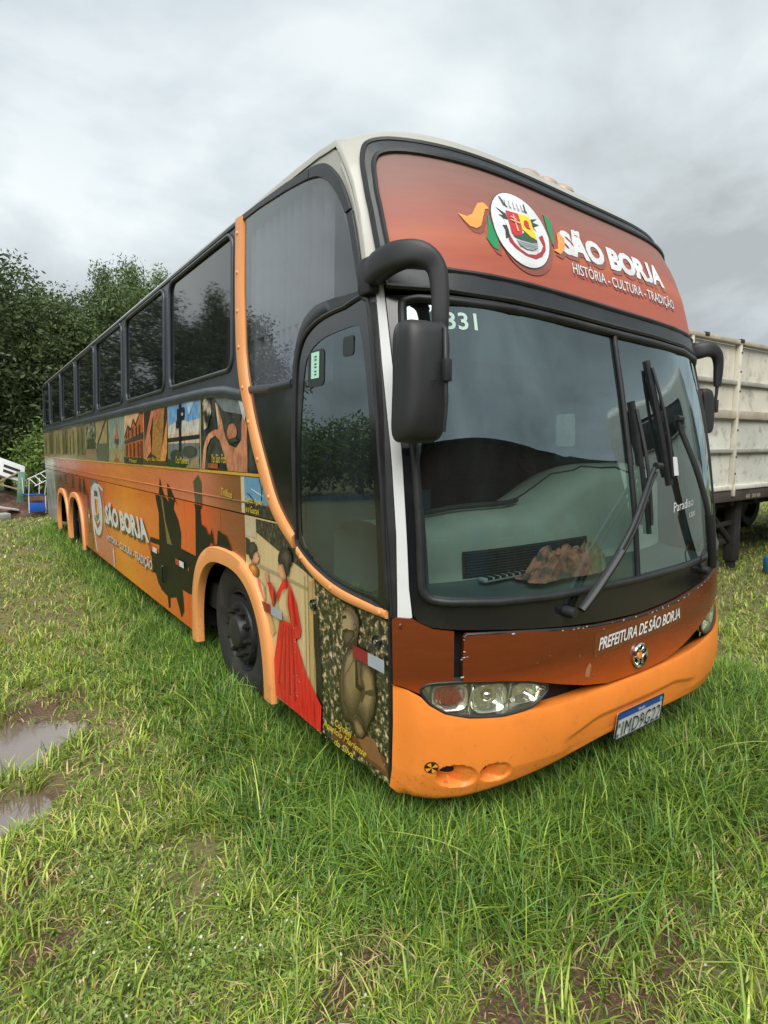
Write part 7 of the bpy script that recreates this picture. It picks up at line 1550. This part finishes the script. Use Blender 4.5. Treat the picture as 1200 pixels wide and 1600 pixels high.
def metal_chair(nm, label, loc, rot, seatcol):
    c = thing(nm, label, 'chair', loc); c.rotation_euler = rot
    blue = pmat(nm + '_plastic', seatcol, 0.35, var=0.08)
    box('seat', (0, 0, 0.44), (0.42, 0.40, 0.035), blue, c, 0.015)
    box('backrest', (0, 0.21, 0.76), (0.42, 0.03, 0.24), blue, c, 0.012, (R(-8), 0, 0))
    for sx in (-1, 1):
        tube('leg', [(sx * 0.19, -0.19, 0.42), (sx * 0.21, -0.22, 0.0)], 0.012, wht, c, 8)
        tube('leg', [(sx * 0.19, 0.17, 0.42), (sx * 0.21, 0.24, 0.0)], 0.012, wht, c, 8)
        tube('back_post', [(sx * 0.20, 0.18, 0.42), (sx * 0.20, 0.23, 0.90)], 0.012, wht, c, 8)
    return c
metal_chair('blue_chair', 'white tubular chair with blue seat and back, upside down on the scrap heap', (-1.30, 16.3, 1.02), (R(180), R(4), R(16)), (0.02, 0.09, 0.42, 1))
fr2 = thing('folding_frame', 'bent pale metal frame lying on the scrap behind the coach', 'frame', (-1.08, 16.2, 1.05)); fr2.rotation_euler = (R(30), R(-24), 0.2)
for y in (-0.18, 0.18): tube('frame_rail', [(-0.35, y, 0), (0.3, y, 0.02), (0.42, y, -0.35)], 0.014, wht, fr2, 8)
for x in (-0.3, -0.15, 0.0, 0.15, 0.28): tube('frame_rung', [(x, -0.18, 0), (x, 0.18, 0)], 0.010, wht, fr2, 6)
# earth and rubble mound
V, Fs = [], []; n_ = 40
for i in range(n_ + 1):
    for j in range(n_ + 1):
        u, v = -1 + 2 * i / n_, -1 + 2 * j / n_; d = max(0, 1 - (u * u + v * v))
        V.append((-1.7 + 1.7 * u, 17.0 + 0.9 * v, -0.05 + 0.72 * d ** 0.7 * (0.75 + 0.5 * mnoise.noise(Vector((u * 3, v * 3, 1)))) + 0.05 * d * mnoise.noise(Vector((u * 14, v * 14, 5)))))
for i in range(n_):
    for j in range(n_): q = i * (n_ + 1) + j; Fs.append([q, q + n_ + 1, q + n_ + 2, q + 1])
md = mk('rubble_mound', V, Fs, pmat('red_earth_rubble', (0.11, 0.055, 0.038, 1), 0.9, var=0.5, vscale=5, dirt=0.6, dcol=(0.30, 0.28, 0.26, 1), dscale=9, bump=0.8, bscale=20), None, True, 60); tag(md, 'low mound of red earth and rubble under the scrap', 'mound')
for k, (x, y, z, sx, sy, sz, lab) in enumerate(((-2.05, 16.1, 0.30, 0.7, 0.2, 0.05, 'long pale plank resting on the grass before the mound'), (-2.2, 15.9, 0.10, 0.5, 0.35, 0.16, 'grey concrete slab lying on the grass below the pale plank'))):
    p = box('pale_plank' if k == 0 else 'concrete_slab', (x, y, z), (sx, sy, sz), wht if k == 0 else pmat('concrete', (0.33, 0.33, 0.31, 1), 0.9, var=0.2), None, 0.01, (R(4), R(14) if k == 0 else 0, 0.4)); tag(p, lab, 'plank' if k == 0 else 'slab')
# ================================================================== what stands behind the photographer and shows in the glass
bm2, bt2, bb2 = new_mat('red_brickwork'); l = bt2.links.new
bk = N(bt2, 'ShaderNodeTexBrick'); bk.inputs['Color1'].default_value = (0.11, 0.042, 0.030, 1); bk.inputs['Color2'].default_value = (0.075, 0.030, 0.024, 1); bk.inputs['Mortar'].default_value = (0.10, 0.085, 0.07, 1); bk.inputs['Scale'].default_value = 4.0; bk.inputs['Mortar Size'].default_value = 0.012
tcx = N(bt2, 'ShaderNodeTexCoord'); mpp = N(bt2, 'ShaderNodeMapping'); mpp.inputs['Rotation'].default_value = (R(90), 0, 0); l(tcx.outputs['Object'], mpp.inputs[0]); l(mpp.outputs[0], bk.inputs['Vector']); l(bk.outputs['Color'], bb2.inputs['Base Color']); set_in(bb2, Roughness=0.9)
shed = thing('brick_workshop', 'long red brick workshop with a dark roof, mirrored in the windscreen', 'building', (5.0, -10.6, 0), R(-8))
dkroof = pmat('dark_roof_sheet', (0.035, 0.035, 0.037, 1), 0.7, var=0.25)
BW = 24.0
box('wall', (0, -4.0, 2.5), (2 * BW, 8.0, 5.0), bm2, shed)
mk('roof', [(-BW - 0.5, 0.7, 4.95), (BW + 0.5, 0.7, 4.95), (BW + 0.5, -4, 6.3), (-BW - 0.5, -4, 6.3), (-BW - 0.5, -8.6, 4.95), (BW + 0.5, -8.6, 4.95)], [[0, 1, 2, 3], [3, 2, 5, 4], [0, 3, 4], [1, 5, 2]], dkroof, shed)
bl2 = pmat('blue_door_paint', (0.02, 0.05, 0.12, 1), 0.5)
for x in (-13.5, -6.0, 2.0, 12.5):
    d_ = box('door', (x, 0.03, 1.35), (2.2, 0.08, 2.7), bl2, shed); box('handle', (0.85, 0.06, -0.2), (0.05, 0.05, 0.2), M['metal'], d_, 0.01)
for x in (-18, -10, -2.6, 7.0, 18):
    w_ = box('window', (x, 0.02, 2.2), (1.6, 0.06, 1.1), M['tint'], shed)
    box('window_sill', (0, 0.05, -0.6), (1.8, 0.12, 0.08), pmat('sill', (0.3, 0.29, 0.27, 1), 0.9), w_)
# second, white coach parked ahead on the right (only its mirror image shows)
wb2 = thing('white_coach', 'parked white coach with shaded windows, mirrored in the right windscreen pane', 'bus', (10.1, -1.75, 0), R(90))
wp_ = pmat('white_coach_paint', (0.66, 0.65, 0.60, 1), 0.35, coat=0.3, var=0.04, dirt=0.3, dcol=(0.4, 0.37, 0.3, 1))
box('body', (0, 0, 1.85), (2.5, 11.0, 3.0), wp_, wb2, 0.18, None, 4)
for s in (-1, 1):
    for k in range(6):
        box('side_window', (s * 1.252, -4.4 + 1.62 * k, 2.45), (0.02, 1.45, 0.85), pmat('grey_shaded_glass', (0.10, 0.11, 0.115, 1), 0.1) if k == 0 and s < 0 else M['tint'], wb2, 0.05)
    box('side_stripe', (s * 1.255, 0, 1.62), (0.02, 10.4, 0.06), pmat('grey_stripe_%d' % s, (0.25, 0.24, 0.22, 1), 0.5), wb2)
    box('side_marker', (s * 1.255, 2.6, 3.02), (0.02, 0.3, 0.12), pmat('red_marker_%d' % s, (0.4, 0.05, 0.04, 1), 0.4), wb2)
    for y in (-3.2, 2.9):
        w_ = lathe('wheel', [(0.28, 0.02), (0.30, 0.0), (0.44, -0.01), (0.49, 0.02), (0.50, 0.06), (0.50, 0.22), (0.47, 0.26), (0.28, 0.25)], M['tyre'], wb2, 32, 'X'); w_.location = (s * 1.26 - (0.24 if s > 0 else 0.0), y, 0.49)
        lathe('rim', [(0.29, 0.02 if s < 0 else 0.22), (0.2, 0.08 if s < 0 else 0.16), (0.0, 0.07 if s < 0 else 0.17)], M['tgrey'], w_, 24, 'X')
box('rear_window', (0, 5.502, 2.75), (1.5, 0.02, 0.45), M['tint'], wb2, 0.05)
box('windscreen', (0, -5.502, 2.4), (2.2, 0.02, 1.3), M['tint'], wb2, 0.05)
